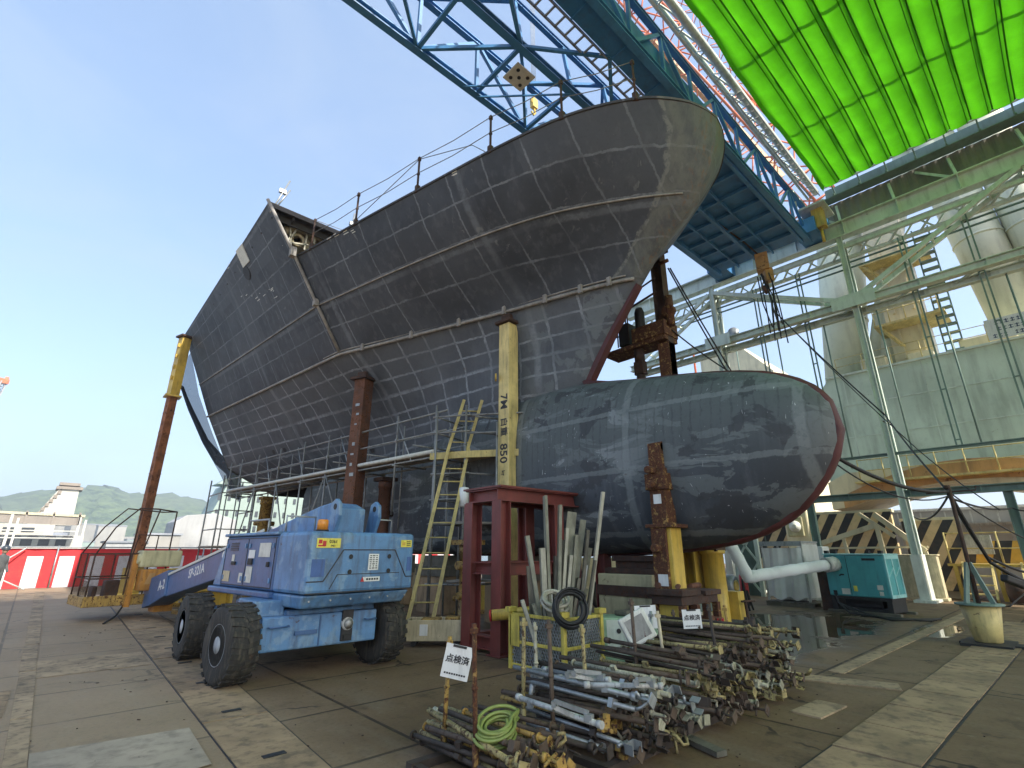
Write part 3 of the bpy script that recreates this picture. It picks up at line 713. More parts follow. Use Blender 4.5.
while y < YA1: m.beam((XS+.45, y, 13.3), (XS+.45, y+.5, 13.95), .06, .06); m.beam((XS+.45, y+.5, 13.95), (XS+.45, y+1, 13.3), .06, .06); m.beam((XS-.1, y, 13.55), (XS+.45, y+.5, 13.3), .06, .06); y += 1
m.build('surge_girder', M['shed_green'], shed)
m = MB()
for z in (13.0, 12.75): m.tube([(XS+.3, YA0, z), (XS+.3, YA1, z)], .04, 6)
m.build('conductor_pipe', M['shed_dark'], shed)
ybeam('tie_beam', XS-.15, 11.0, .3, .3, YA0, YA1); ybeam('tie_beam', XS+.35, 10.75, .26, .26, YA0, YA1)
m = MB(); y = YA0
while y < YA1: m.beam((XS-.15, y, 11), (XS+.35, y+.9, 10.8), .07, .07); y += 1.85
m.build('lacing', M['shed_green'], shed)
ybeam('sill_beam', XS, 3.52, .3, .24, YA0, 9.6, M['shed_dark'])
ybeam('girt', XS+.05, 4.95, .12, .1, YA0, 7.6, M['shed_dark']); 
for yc, full in ((9.55, True), (3.95, True), (-1.65, True), (-7.2, True)):
    m = MB()
    for dx in (-.2, .35): m.ibeam((XS+dx, yc, 1.5 if full else 3.6), (XS+dx, yc, 14.0), .16, .2, .025, (0,1,0))
    z = 2.0
    while z < 13.5: m.beam((XS-.2, yc, z), (XS+.35, yc, z+.55), .06, .06); m.beam((XS+.35, yc, z+.55), (XS-.2, yc, z+1.1), .06, .06); z += 1.1
    c = m.build('column', M['shed_green'], shed)
    m = MB(); m.boxb(XS-.34, XS+.48, yc-.14, yc+.14, .05, 1.5); m.boxb(XS-.5, XS+.64, yc-.3, yc+.3, 0, .08); m.build('column_base', M['shed_white'], c)
for yc in (6.95, 1.25):
    m = MB(); m.ibeam((XS, yc, 0.1), (XS, yc, 3.42), .2, .24, .03, (0,1,0)); m.boxb(XS-.2, XS+.2, yc-.2, yc+.2, 0, .1); m.build('sill_post', M['shed_dark'], shed)
for i in range(-4, 5):
    yc = 3.95 + i*1.87
    if yc > 8.5: continue
    m = MB(); m.beam((XS+.15, yc-.075, 4.98), (XS+.15, yc-.075, 13.25), .05, .05); m.beam((XS+.15, yc+.075, 4.98), (XS+.15, yc+.075, 13.25), .05, .05); [m.beam((XS+.15, yc-.075, z_), (XS+.15, yc+.075, z_), .04, .04) for z_ in (5.2, 7, 9, 10.9, 13)]; m.build('wind_post', M['shed_dark'], shed)
    m = MB(); m.tube([(XS+.3, yc-.55, 4.98), (XS+.3, yc-.55, 10.6)], .03, 6); m.build('sag_rod', M['shed_dark'], shed)
def brace(a, b):
    m = MB()
    for dx in (-.28, .3): m.beam((XS+dx, *a), (XS+dx, *b), .12, .16)
    A, B = V((XS, *a)), V((XS, *b)); k = int((B-A).length/.9)
    for i in range(k+1):
        p = A + (B-A)*(i/k); m.beam(p-V((.28,0,0)), p+V((.3,0,0)), .06, .1)
    m.build('brace', M['shed_green'], shed)
brace((3.85, 11.15), (-1.5, 14.0)); brace((9.45, 13.6), (4.2, 11.1)); brace((-1.7, 14.0), (-7.0, 11.2)); brace((9.7, 13.6), (14.2, 11.0))
m = MB(); m.boxb(XS-.45, XS-.42, 3.2, 4.7, 10.75, 11.3); m.boxb(XS-.45, XS-.42, 8.9, 10.1, 10.75, 11.3); m.build('gusset_plate', M['shed_green'], shed)
m = MB()
for k in range(-9, 4):
    for (a, b) in (((k*1.9, 14.72), (k*1.9+.1, 15.9)), ((k*1.9, 14.72), (k*1.9+1.1, 15.9))):
        if k % 2 == 0 or b[0]-a[0] < .5: m.beam((XS+.1, *a), (XS+.5, *b), .09, .09)
m.build('parapet_brace', M['shed_green'], shed)
m = MB(); rows = []; ys_ = [YA0 + i*.09 for i in range(int((9.0-YA0)/.09))]
for z in (14.72, 16.15): rows.append([V((XS+.62 + (.03 if (i//2) % 2 else 0), y, z)) for i, y in enumerate(ys_)])
m.grid(rows, False); m.build('cladding', M['corrugated'], shed)
m = MB(); m.boxb(XS+.05, XS+.6, YA0, 4.2, 16.16, 16.2); m.boxb(XS-.05, XS+.0, YA0, 4.2, 16.72, 16.86); m.boxb(XS+.55, XS+.6, YA0, 4.2, 16.2, 16.9)
for k in range(-26, 5): m.boxb(XS-.02, XS+.58, k*.95-.03, k*.95+.03, 16.2, 16.26); m.beam((XS-.02, k*.95, 16.75), (XS+.58, k*.95, 16.3), .05, .05)
m.build('eaves_gutter', M['shed_dark'], shed)
m = MB(); m.boxb(XS-.16, XS-.06, YA0, 4.1, 16.62, 16.74); m.build('eaves_rail', M['shed_white'], shed)
# lattice post and cross bracing behind the bulb
m = MB()
for yc in (8.55, 9.4): m.beam((20.6, yc, 0), (20.6, yc, 3.6), .14, .14)
for a, b in (((8.55,.1),(9.4,1.2)),((9.4,1.2),(8.55,2.4)),((8.55,2.4),(9.4,3.5)),((9.4,.1),(8.55,1.2)),((8.55,1.2),(9.4,2.4))): m.beam((20.55, *a), (20.55, *b), .07, .07)
solo(m, 'lattice_post', M['shed_green'], 'pale green lattice post between the bulb and the vinyl curtained cubicle', 'post')
m = MB(); m.boxb(20.75, 20.8, 8.6, 9.35, 0, 3.4); solo(m, 'post_backboard', M['shed_dark'], 'dark green board standing behind the pale lattice post', 'board')
# second line of steelwork far behind the ship, seen over the bulb
m = MB(); 
for z in (9.2, 10.4): m.beam((26, 12, z), (26, 26, z), .3, .3)
y = 12
while y < 25: m.beam((26, y, 9.2), (26, y+1, 10.4), .14, .14); m.beam((26, y+1, 10.4), (26, y+2, 9.2), .14, .14); y += 2
for y in (12.2, 18, 24): m.beam((26, y, 0), (26, y, 10.4), .35, .35)
m.boxb(25.9, 30, 12, 26, 7.2, 8.8)
solo(m, 'steel_gallery', M['shed_green'], 'pale green trussed steel gallery seen through the gap above the bulb', 'gallery')

# retractable canopy: pleated sheet over the yard, pulled tight along the shed
ZC = 16.6
def canopy_mesh(x0, x1, y0, y1):
    m = MB(); rows = []; n = int((y1-y0)/.6)*6; xs = [x0 + (x1-x0)*i/56 for i in range(57)]
    for j in range(n+1):
        y = y0 + (y1-y0)*j/n; ph = (j % 6)/6.0
        sag = -.11*math.sin(math.pi*ph)**.8
        r_ = []
        for i, x in enumerate(xs):
            e = .025*math.sin(x*.9 + j*.7) + .02*math.sin(x*2.3+(j//6)*1.7)
            r_.append(V((x, y + e + .03*math.sin(x*.5+(j//6)*2.1), ZC + sag*(1+.1*math.sin(x*.6+(j//6)*1.3)) + .008*math.sin(x*1.7+j*.3))))
        rows.append(r_)
    for k in range(1, 5):           # hanging free edge
        rows.append([p + V((0, .02*k, -.05*k - .012*k*abs(math.sin(p.x*2.1+k*.4)))) for p in rows[n]])
    m.grid(rows); return m
m = canopy_mesh(1.0, XS-.25, -21.2, 4.0)
foldb = MB(); yy = 4.0 - .6  # added strips along the pleats: doubled cloth and fold shadow put into darker green
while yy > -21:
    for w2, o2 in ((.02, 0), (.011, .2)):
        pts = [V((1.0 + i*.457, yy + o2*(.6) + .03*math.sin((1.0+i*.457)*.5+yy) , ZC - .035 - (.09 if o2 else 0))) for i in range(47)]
        for a_, b_ in zip(pts, pts[1:]): foldb.prism([a_-V((0,w2,0)), b_-V((0,w2,0)), b_+V((0,w2,0)), a_+V((0,w2,0))], (0,0,.012))
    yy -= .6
cano = solo(m, 'fabric_canopy', M['canopy'], 'bright green pleated fabric canopy stretched overhead beside the gantry', 'canopy')
foldb.build('hem', M['canopy_hem'], cano)
# carrier beams above the cloth and the edge truss beside it
for px, py in ((804,129), (747,65)):
    X = gz(px, py, ZC).x
    m = MB(); m.ibeam((X, -21, ZC+.3), (X, 3.8, ZC+.3), .12, .2, .02); m.build('canopy_carrier', M['shed_white'], shed)
for k in (-1,):
    X = gz(747,65,ZC).x + k*5.2
    m = MB(); m.ibeam((X, -21, ZC+.3), (X, 3.8, ZC+.3), .12, .2, .02); m.build('canopy_carrier', M['shed_white'], shed)
m = MB()
m.tube([(-14, 4.42, ZC+.05), (XS, 4.42, ZC+.05)], .13, 10); m.tube([(-14, 5.0, ZC+1.0), (XS, 5.0, ZC+1.0)], .07, 8); m.tube([(-14, 4.75, ZC-.1), (XS, 4.75, ZC-.1)], .05, 8)
x = -14
while x < XS-1: m.tube([(x, 4.42, ZC+.05), (x+.6, 5.0, ZC+1.0), (x+1.2, 4.42, ZC+.05)], .035, 6); m.tube([(x, 4.42, ZC+.05), (x, 4.75, ZC-.1)], .03, 5); x += 1.2
m.build('edge_truss', M['shed_white'], shed)
m = MB(); x = 13.0
for z_, y_ in ((ZC-.15, 4.3), (ZC-.15, 4.62)): m.tube([(14.5, y_, z_), (XS, y_, z_)], .025, 6)
x = 14.5
while x < XS: m.tube([(x, 4.3, ZC-.15), (x, 4.62, ZC-.15)], .02, 5); x += .38
m.build('access_ladder', M['galv_white'], shed)
m = MB(); m.boxb(XS-1.6, XS-.2, 3.9, 4.9, ZC-1.5, ZC-1.42)
for x in (XS-1.6, XS-.9, XS-.2): m.tube([(x, 4.88, ZC-1.42), (x, 4.88, ZC-.4)], .03, 6)
m.tube([(XS-1.6, 4.88, ZC-.42), (XS-.2, 4.88, ZC-.42)], .03, 6); m.build('corner_platform', M['shed_white'], shed)
m = MB(); m.boxb(XS-1.25, XS-.85, 4.1, 4.5, ZC-2.35, ZC-1.5); m.tube([(XS-1.05, 4.3, ZC-2.3), (XS-1.05, 4.3, ZC-3.0)], .06, 6); m.build('winch', M['yellow'], shed)

# ================================================================== BLUE GANTRY CRANE (spans along X)
gan = thing('gantry_crane', 'blue lattice overhead gantry crane spanning above the ship bow', 'crane', (8, 7, 14))
def truss(name, y, z0, z1, x0, x1, bay, mat):
    m = MB(); m.ibeam((x0, y, z0), (x1, y, z0), .2, .22, .035); m.ibeam((x0, y, z1), (x1, y, z1), .17, .18, .03); x = x0; i = 0
    while x < x1 - bay*.5:
        m.beam((x, y, z0), (x, y, z1), .09, .09)
        if i % 2: m.beam((x, y, z0), (x+bay, y, z1), .1, .1)
        else: m.beam((x, y, z1), (x+bay, y, z0), .1, .1)
        x += bay; i += 1
    return m.build(name, mat, gan)
truss('side_truss', 8.72, 14.0, 15.9, -9, 21.4, 1.95, M['gantry_blue']); truss('side_truss', 4.85, 14.0, 15.7, -9, 21.6, 1.6, M['gantry_blue'])
m = MB(); m.ibeam((-9, 6.85, 14.0), (12.5, 6.85, 14.0), .2, .22, .035); x = -9; i = 0
while x < 12:
    a, b = ((8.72, 6.85) if i % 2 else (6.85, 8.72)); m.beam((x, a, 14.0), (x+1.95, b, 14.0), .08, .1); m.beam((x, 6.85, 14.0), (x+.0, 8.72, 14.0), .1, .1)
    m.beam((x, a, 14.0), (x+1.95, 5.5 if i % 2 == 0 else 6.85, 14.05), .08, .09) if i % 2 == 0 else m.beam((x, 5.5, 14.05), (x+1.95, 6.85, 14.0), .1, .12); x += 1.95; i += 1
m.build('bottom_lacing', M['gantry_blue'], gan)
m = MB(); m.ibeam((-9, 7.1, 15.95), (21, 7.1, 15.95), .14, .16, .03); x = -9; i = 0
while x < 20:
    m.beam((x, 8.72, 15.9), (x+1.95, 7.1, 15.95), .1, .1) if i % 2 else m.beam((x, 7.1, 15.95), (x+1.95, 8.72, 15.9), .1, .1)
    m.beam((x, 7.1, 15.95), (x, 6.85, 14.1), .09, .09); x += 1.95; i += 1
m.build('top_lacing', M['gantry_blue'], gan)
m = MB(); m.boxb(-9, 13.2, 4.95, 5.5, 14.02, 15.2); x = -9
while x < 13: m.boxb(x, x+.05, 4.93, 5.52, 13.99, 14.02); x += 1.6
m.build('box_girder', M['gantry_dark'], gan)
m = MB(); x = -9
while x < 13: m.boxb(x, x+.05, 5.56, 5.92, 14.0, 14.04); x += .36
m.boxb(-9, 13, 5.54, 5.58, 14.0, 14.08); m.boxb(-9, 13, 5.9, 5.94, 14.0, 14.08); m.build('walkway_ladder', M['galv'], gan)
m = MB(); m.boxb(12.0, 21.1, 5.0, 8.62, 14.03, 14.08); m.build('platform_plate', M['gantry_dark'], gan)
m = MB(); x = 12.05
while x < 21.2: m.beam((x, 5.0, 13.96), (x, 8.62, 13.96), .08, .14); x += 1.02
for y in (5.05, 6.2, 6.9, 7.7, 8.6): m.beam((12.0, y, 13.93), (21.1, y, 13.93), .12 if y in (5.05, 8.6, 6.9) else .06, .2 if y in (5.05,8.6,6.9) else .12)
m.build('platform_joist', M['gantry_blue'], gan)
m = MB(); m.boxb(20.9, 22.4, 4.4, 5.2, 14.1, 14.75); m.boxb(20.9, 22.4, 8.3, 9.1, 14.1, 14.75); m.boxb(21.9, 22.4, 4.2, 9.4, 14.86, 15.2); m.build('end_carriage', M['gantry_blue'], gan)
m = MB(); c = at(519, 77, 18.0); c = V((9.0, 8.2, 14.6)); dp_ = gz(519, 77, 13.82); DX, DY = dp_.x-.32, dp_.y-.3; m.boxb(DX, DX+.65, DY, DY+.6, 13.8, 13.84); pl = m.build('drilled_plate', M['sticker'], gan)
m = MB()
for dx, dy in ((.15,.15),(.5,.15),(.15,.45),(.5,.45),(.32,.3)): m.lathe([(.05,0),(.05,.02)], (DX+dx, DY+dy, 13.785), 10)
m.build('bolt_hole', M['black'], pl)
m = MB(); m.beam((DX-.6, 8.72, 13.87), (DX+1.3, 6.85, 13.87), .04, .04); m.beam((DX-.1, 8.72, 13.87), (DX+1.8, 6.85, 13.87), .04, .04); m.build('tie_rod', M['gantry_blue'], gan)
# yellow lifting hook far above the deck, on thin falls
hk = thing('lifting_hook', 'yellow hook block hanging on thin wires seen through the blue truss', 'hook', (0,0,0)); c = at(534, 104, 26)
hk.location = c; m = MB(); m.box(c, (.45,.3,.75)); m.lathe([(.3,-.1),(.3,.1)], c+V((0,0,.1)), 14, rx(R(90))); m.build('block', M['yellow'], hk)
m = MB(); m.tube([c+V((0,0,-.35)), c+V((.1,0,-.75)), c+V((-.05,0,-1.0)), c+V((-.25,0,-.8))], .07, 8); m.build('hook', M['yellow'], hk)
m = MB()
for dx in (-.18, -.06, .06, .18): m.tube([c+V((dx,0,.3)), c+V((dx,0,16))], .018, 5)
m.build('wire_fall', M['staging'], hk)
# rusty hook block under the platform and its bundle of black wires
c = V((20.6, 6.55, 13.25))
hb = thing('hook_block', 'rusty orange hook block slung under the blue gantry platform', 'hook', c)
m = MB(); m.box(c+V((0,0,.1)), (.5,.5,.8), rz(.3)); m.box(c+V((.1,-.1,-.5)), (.35,.35,.6), rz(.8)); m.lathe([(.3,-.16),(.3,.16)], c+V((0,0,.2)), 14, rx(R(90))); m.build('block', M['crane_orange'], hb, .03)
m = MB(); m.tube([c+V((0,0,-.7)), c+V((.15,0,-1.1)), c+V((-.1,0,-1.35)), c+V((-.3,0,-1.1))], .08, 8); m.build('hook', M['rust'], hb)
m = MB(); m.tube([c+V((0,0,.4)), c+V((-1.0,.2,.75)), c+V((-4.5,.4,.72)), c+V((-7.5,.5,.76))], .035, 6); m.build('supply_chain', M['rust_dark'], hb)
def sagline(a, b, sag, n=14):
    a, b = V(a), V(b); return [a + (b-a)*(i/n) - V((0,0,sag*4*(i/n)*(1-i/n))) for i in range(n+1)]
random.seed(11)
m = MB()
for i in range(9):
    a = c + V((random.uniform(-.25,.25), random.uniform(-.25,.25), -.5)); m.tube([a, a+V((random.uniform(-.3,.2), random.uniform(-.3,.1), -1.2)), a + V((random.uniform(-.5,.2), random.uniform(-.4,.1), -random.uniform(2.2,3.3)))], .025, 5)
solo(m, 'wire_sling', M['cable'], 'tangle of black wire slings hanging from the rusty hook block', 'sling')

# ================================================================== CREAM AND GREEN YARD CRANE OUTSIDE THE SHED
XC = 27.0
yc_ = thing('portal_crane', 'huge pale green and cream portal crane standing outside the shed wall', 'crane', (XC, 2, 0))
m = MB(); m.boxb(XC, XC+4, -2.4, 6.6, 5.0, 9.55)
m.prism([(XC, 6.6, 9.55), (XC, 6.6, 5.0), (XC, 7.4, 4.5), (XC, 6.9, 9.2)], (4,0,0)); gd = m.build('girder', M['crane_green'], yc_)
m = MB()
for z in (8.1, 6.6): m.boxb(XC-.015, XC, -2.4, 6.6, z-.02, z+.02)
for y in range(0, 7, 3): m.boxb(XC-.012, XC, y-.02, y+.02, 5, 9.5)
m.boxb(XC-.08, XC+.1, -2.4, 6.7, 9.55, 9.65); m.build('plate_joint', M['shed_green'], gd)
# lower girder box with its arch, sun and bounce light put into the cream
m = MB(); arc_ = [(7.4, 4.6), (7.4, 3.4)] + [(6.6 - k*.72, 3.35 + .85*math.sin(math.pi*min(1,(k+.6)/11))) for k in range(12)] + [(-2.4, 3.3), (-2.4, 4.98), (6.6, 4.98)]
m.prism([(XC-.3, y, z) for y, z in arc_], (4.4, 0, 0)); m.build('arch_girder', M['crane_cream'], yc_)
m = MB(); rows = []
for k in range(14): 
    y = 6.9 - k*.74; z = 3.36 + .95*math.sin(math.pi*min(1,(k+.3)/13)); rows.append([V((XC-.36, y, z)), V((XC-.36, y, z+.55+.25*math.sin(k*.3)))])
for k in range(13): m.prism([rows[k][0], rows[k+1][0], rows[k+1][1], rows[k][1]], (.05,0,0))
m.build('arch_flange', M['crane_orange'], yc_)
m = MB()
for y in [6.0 - i*.9 for i in range(14)]: m.tube([(XC-.7, y, 4.5), (XC-.7, y, 5.45)], .025, 6)
for z in (4.95, 5.42): m.tube([(XC-.7, 6.0, z), (XC-.7, -6, z)], .022, 6)
m.boxb(XC-.85, XC-.32, -6, 6.2, 4.42, 4.5); m.build('walkway_rail', M['pale_yellow'], yc_)
def leg(p0, p1, r0, r1, n=22):
    m = MB(); m.tube([p0, V(p0).lerp(V(p1), .5), p1], [r0, (r0+r1)/2, r1], n); d = (V(p1)-V(p0)).normalized()
    for k in (.12, .45, .8): c_ = V(p0).lerp(V(p1), k); rr = r0+(r1-r0)*k; m.tube([c_-d*.05, c_+d*.05], rr+.035, n)
    m.build('leg', M['crane_legs'], yc_)
X2 = 29.5
def P2(x, y): return onX(x, y, X2)
leg(P2(850, 420), P2(838, 215), .95, 1.15); leg(P2(868, 420), P2(905, 150), .35, .5)
leg(P2(889, 400), P2(890, 190), .42, .46)
leg(P2(1040, 365), P2(918, 120), .85, 1.0); leg(P2(1085, 340), P2(975, 110), .75, .85)
T0 = onX(922, 375, 28.6); T1 = onX(916, 170, 28.6)
m = MB(); m.boxb(28.2, 29.4, T0.y-.75, T0.y+.75, 9.5, 18.5)
for z in (11.3, 13.6, 15.6): m.boxb(28.12, 28.2, T0.y-.45, T0.y-.35, z-1.2, z+.6); m.boxb(28.12, 28.2, T0.y+.3, T0.y+.4, z-1.2, z+.6)
tw = m.build('lift_tower', M['crane_cream'], yc_)
m = MB()
for z in (11.6, 14.9): m.boxb(27.2, 29.2, T0.y-1.5, T0.y+1.1, z, z+.1); m.beam((27.3, T0.y+.9, z), (28.2, T0.y+.3, z-.9), .12, .12)
for z in (12.3, 12.7): m.tube([(27.25, T0.y+1.05, z), (27.25, T0.y-1.45, z)], .025, 5)
for k in range(5): m.tube([(27.25, T0.y+1.05-k*.6, 11.7), (27.25, T0.y+1.05-k*.6, 12.7)], .025, 5)
m.build('landing', M['pale_yellow'], tw)
m = MB()
for dy in (-1.15, -1.75): m.beam((27.6, T0.y+dy, 9.6), (27.6, T0.y+dy, 16), .06, .06)
for k in range(16): m.boxb(27.45, 27.75, T0.y-1.75, T0.y-1.15, 9.8+k*.4, 9.86+k*.4)
m.build('stair', M['shed_dark'], tw)
m = MB(); m.boxb(27.4, 28.1, T0.y+1.0, T0.y+2.0, 9.65, 10.3); m.boxb(27.5, 28.1, T0.y-.7, T0.y+.2, 9.65, 10.1); m.boxb(27.5, 28.0, T0.y-3.4, T0.y-1.6, 9.65, 10.2); m.build('machinery_box', M['crane_cream'], yc_, .05)
m = MB(); 
for y in [6.2 - i*1.1 for i in range(12)]: m.tube([(XC+.15, y, 9.6), (XC+.15, y, 10.5)], .022, 5)
for z in (10.1, 10.5): m.tube([(XC+.15, 6.2, z), (XC+.15, -6, z)], .018, 5)
m.build('deck_rail', M['pale_yellow'], yc_)
# notice board on the girder edge: three rows of characters too far off to read
b0 = onX(988, 331, XC-.2); sg = thing('notice_board', 'white notice board with three rows of writing on the girder edge', 'sign', b0)
m = MB(); m.boxb(XC-.22, XC-.18, b0.y-2.6, b0.y+.05, b0.z-.42, b0.z+.45); m.build('board', M['white'], sg)
m = MB(); random.seed(4)
for r_ in range(3):
    y = b0.y - .1
    while y > b0.y - 2.4:
        wv = random.uniform(.08, .14)
        if random.random() > .12: 
            z = b0.z + .26 - r_*.27
            m.boxb(XC-.228, XC-.22, y-wv, y, z-.07, z-.045); m.boxb(XC-.228, XC-.22, y-wv*.6, y-wv*.35, z-.08, z+.08); m.boxb(XC-.228, XC-.22, y-wv, y, z+.03, z+.055)
        y -= wv + .05
m.build('lettering', M['ink_blue'], sg)
# crane bogies with hazard stripes at the foot
def hz_panel(name, y0, y1, z0, z1, x, mat, label, slope=0):
    m = MB(); m.prism([(x, y0, z0), (x, y1, z0), (x, y1, z1+slope), (x, y0, z1)], (.25, 0, 0))
    m2 = MB(); t = thing(name, label, 'barrier', (x, (y0+y1)/2, 0)); m.build('striped_panel', mat, t)
    m2.boxb(x+.02, x+.35, y0-.05, y1+.05, z1-.02+max(0,slope), z1+.1+max(0,slope)); m2.boxb(x+.26, x+.5, y0, y1, 0, z0+.4); m2.build('back_frame', M['crane_cream'], t); return t
hz_panel('hazard_barrier', 4.75, 7.6, .35, 3.05, 24.0, M['hazard'], 'black and cream striped barrier wall behind the teal generator')
hz_panel('hazard_barrier', 3.0, 4.6, .25, 2.7, 24.6, M['hazard'], 'short black and cream striped barrier panel beside the cream locker')
hz_panel('hazard_barrier', 8.6, 11.0, .6, 3.0, 24.6, M['hazard'], 'black and cream striped barrier panel on the far side of the round fan housing')
fh = thing('fan_housing', 'cream housing with a round fan cover above the vinyl cubicle', 'fan housing', (24, 8.0, 0))
m = MB(); m.boxb(23.9, 24.8, 7.65, 8.6, 0, 3.3); m.build('housing', M['crane_cream'], fh, .06)
m = MB(); m.boxb(23.82, 23.9, 7.85, 8.5, 2.2, 3.0); pn = m.build('fan_plate', M['concrete_green'], fh, .04)
m = MB(); m.lathe([(.22,0),(.24,.05),(.1,.1),(.08,.14)], (23.82, 8.15, 2.6), 20, ry(R(-90))); m.build('fan_cover', M['sticker'], fh)
# cream strut frame in front of the stripes
m = MB(); m.beam((23.6, 8.3, 1.55), (23.6, 5.2, 2.55), .16, .18); m.beam((23.6, 5.2, 2.95), (23.6, 3.9, 1.6), .16, .18); m.beam((23.6, 5.7, 3.0), (23.6, 4.7, 2.1), .1, .12); m.beam((23.6, 8.6, 1.7), (23.6, 3.8, 1.75), .07, .07)
m.beam((23.6, 6.4, 2.2), (23.6, 6.3, 1.0), .1, .1); m.beam((23.6, 5.2, 2.55), (23.6, 5.1, 0), .14, .14); m.beam((23.6, 8.3, 1.55), (23.6, 8.3, 0), .14, .14); m.beam((23.6, 3.9, 1.6), (23.6, 3.9, 0), .12, .12)
solo(m, 'strut_frame', M['crane_cream'], 'cream raking strut frame in front of the striped barrier wall', 'frame')
m = MB(); m.boxb(23.0, 23.4, 3.55, 4.75, .1, 1.45); m.boxb(22.95, 23.45, 3.5, 4.8, .0, .1); m.boxb(22.98, 23.42, 3.5, 4.8, 1.45, 1.5); solo(m, 'steel_locker', M['cream'], 'cream steel locker standing just behind the teal generator', 'locker', None, .02)
# yellow access stairs and platform by the right edge
st = thing('access_platform', 'yellow steel access platform with stairs and black striped skirt', 'platform', (25.2, 1.5, 0))
m = MB(); m.boxb(25.0, 25.15, -3.5, 3.45, 1.2, 1.95); m.build('striped_skirt', M['hazard_yellow'], st)
m = MB(); m.boxb(24.4, 26.4, -3.5, 3.5, 1.1, 1.18)
for y in (3.3, 2.2, 1.1, 0, -1.1, -2.2): m.beam((24.45, y, 0), (24.45, y, 1.1), .12, .12); m.beam((26.2, y, 0), (26.2, y, 1.1), .12, .12)
m.build('platform', M['yellow'], st)
for yy in (2.7, 1.2):
    m = MB()
    for dy in (-.38, .38): m.beam((23.5, yy+dy, .05), (24.5, yy+dy, 1.2), .06, .16)
    for k in range(4): m.boxb(23.55+k*.25, 23.85+k*.25, yy-.38, yy+.38, .22+k*.28, .26+k*.28)
    m.build('stair', M['pale_yellow'], st)
m = MB()
for y in (3.4, 2.0, .6, -.8, -2.2): m.tube([(24.45, y, 1.2), (24.45, y, 2.25)], .03, 6)
for z in (1.7, 2.22): m.tube([(24.45, 3.4, z), (24.45, -3.4, z)], .025, 6)
m.build('hand_rail', M['pale_yellow'], st)
m = MB(); m.boxb(24.9, 24.97, 2.2, 2.95, 1.5, 2.15); m.build('grey_panel', M['galv_white'], st)
m = MB(); m.lathe([(.0,0),(.3,.0),(.33,.3),(.3,.6),(0,.62)], (23.6, 1.75, .05), 16); m.build('drum', M['rust_dark'], st)
for i, (x, y0, y1, z0, z1, mt) in enumerate(((31.5, -7, 6.5, 0, 2.7, 'ship_white'), (34.5, -9, 14, 0, 3.6, 'tarp_white'))):
    m = MB(); m.boxb(x, x+2, y0, y1, z0, z1)
    o = thing('site_shed', ('low white site shed behind the yellow access platform', 'long pale ribbed site shed beyond the portal crane arch')[i], 'shed', (x, (y0+y1)/2, 0)); m.build('wall', M[mt], o)
    m = MB(); m.boxb(x-.15, x+2.15, y0-.1, y1+.1, z1, z1+.12); m.build('roof', M['galv_white'], o)
    m = MB()
    for k in range(int((y1-y0)/.5)): m.boxb(x-.03, x, y0+k*.5, y0+k*.5+.06, .1, z1-.05)
    m.build('rib', M['galv_white'], o)

# far red and orange lattice jib high beyond the shed
jb = thing('jib_crane', 'orange red lattice crane jib high in the sky behind the gantry', 'crane', (0,0,0)); A, B = at(812, 205, 46), at(560, -70, 40); jb.location = A
def lattice(m, A, B, wv, n, r=.09, rb_=.05):
    d = (B-A).normalized(); u = d.cross(V((0,0,1))).normalized(); v_ = u.cross(d); C4 = [u*(i*wv/2)+v_*(j*wv/2) for i, j in ((1,1),(1,-1),(-1,-1),(-1,1))]
    for c_ in C4: m.tube([A+c_, B+c_], r, 6)
    for i in range(n):
        a, b = A.lerp(B, i/n), A.lerp(B, (i+1)/n)
        for k in range(4):
            c1, c2 = C4[k], C4[(k+1) % 4]
            m.tube([a+c1, b+c2] if i % 2 else [a+c2, b+c1], rb_, 5); m.tube([a+c1, a+c2], rb_, 5)
m = MB(); lattice(m, A, B, 3.6, 14, .16, .09); m.build('lattice_boom', M['red_orange'], jb)
m = MB(); C1, C2 = A.lerp(B, .12), A.lerp(B, .62); up = V((0,0,1)); m.beam(C1-up*1.2, C2-up*1.2, .5, 1.1); m.build('walkway', M['crane_orange'], jb)
m = MB(); A2, B2 = at(760, 90, 50), at(640, -60, 50); lattice(m, A2, B2, 2.6, 9, .12, .07); m.build('back_stay', M['red_orange'], jb)
hj = thing('harbour_crane', 'distant orange and white crane jib tip above the white ferry', 'crane', (0,0,0)); A, B = at(-26, 432, 160), at(2, 381, 160); hj.location = A
m = MB(); lattice(m, A, B, 1.8, 10, .22, .12); m.build('jib', M['tarp_white'], hj); m = MB(); m.box(B, (3,2,1.6), rz(.5)); m.box(B+V((1,0,.8)), (1,1,1.6)); m.build('jib_head', M['red_orange'], hj)
m = MB(); m.tube([(A.x, A.y, -2), (A.x, A.y, A.z)], 1.2, 10); m.build('mast', M['tarp_white'], hj)
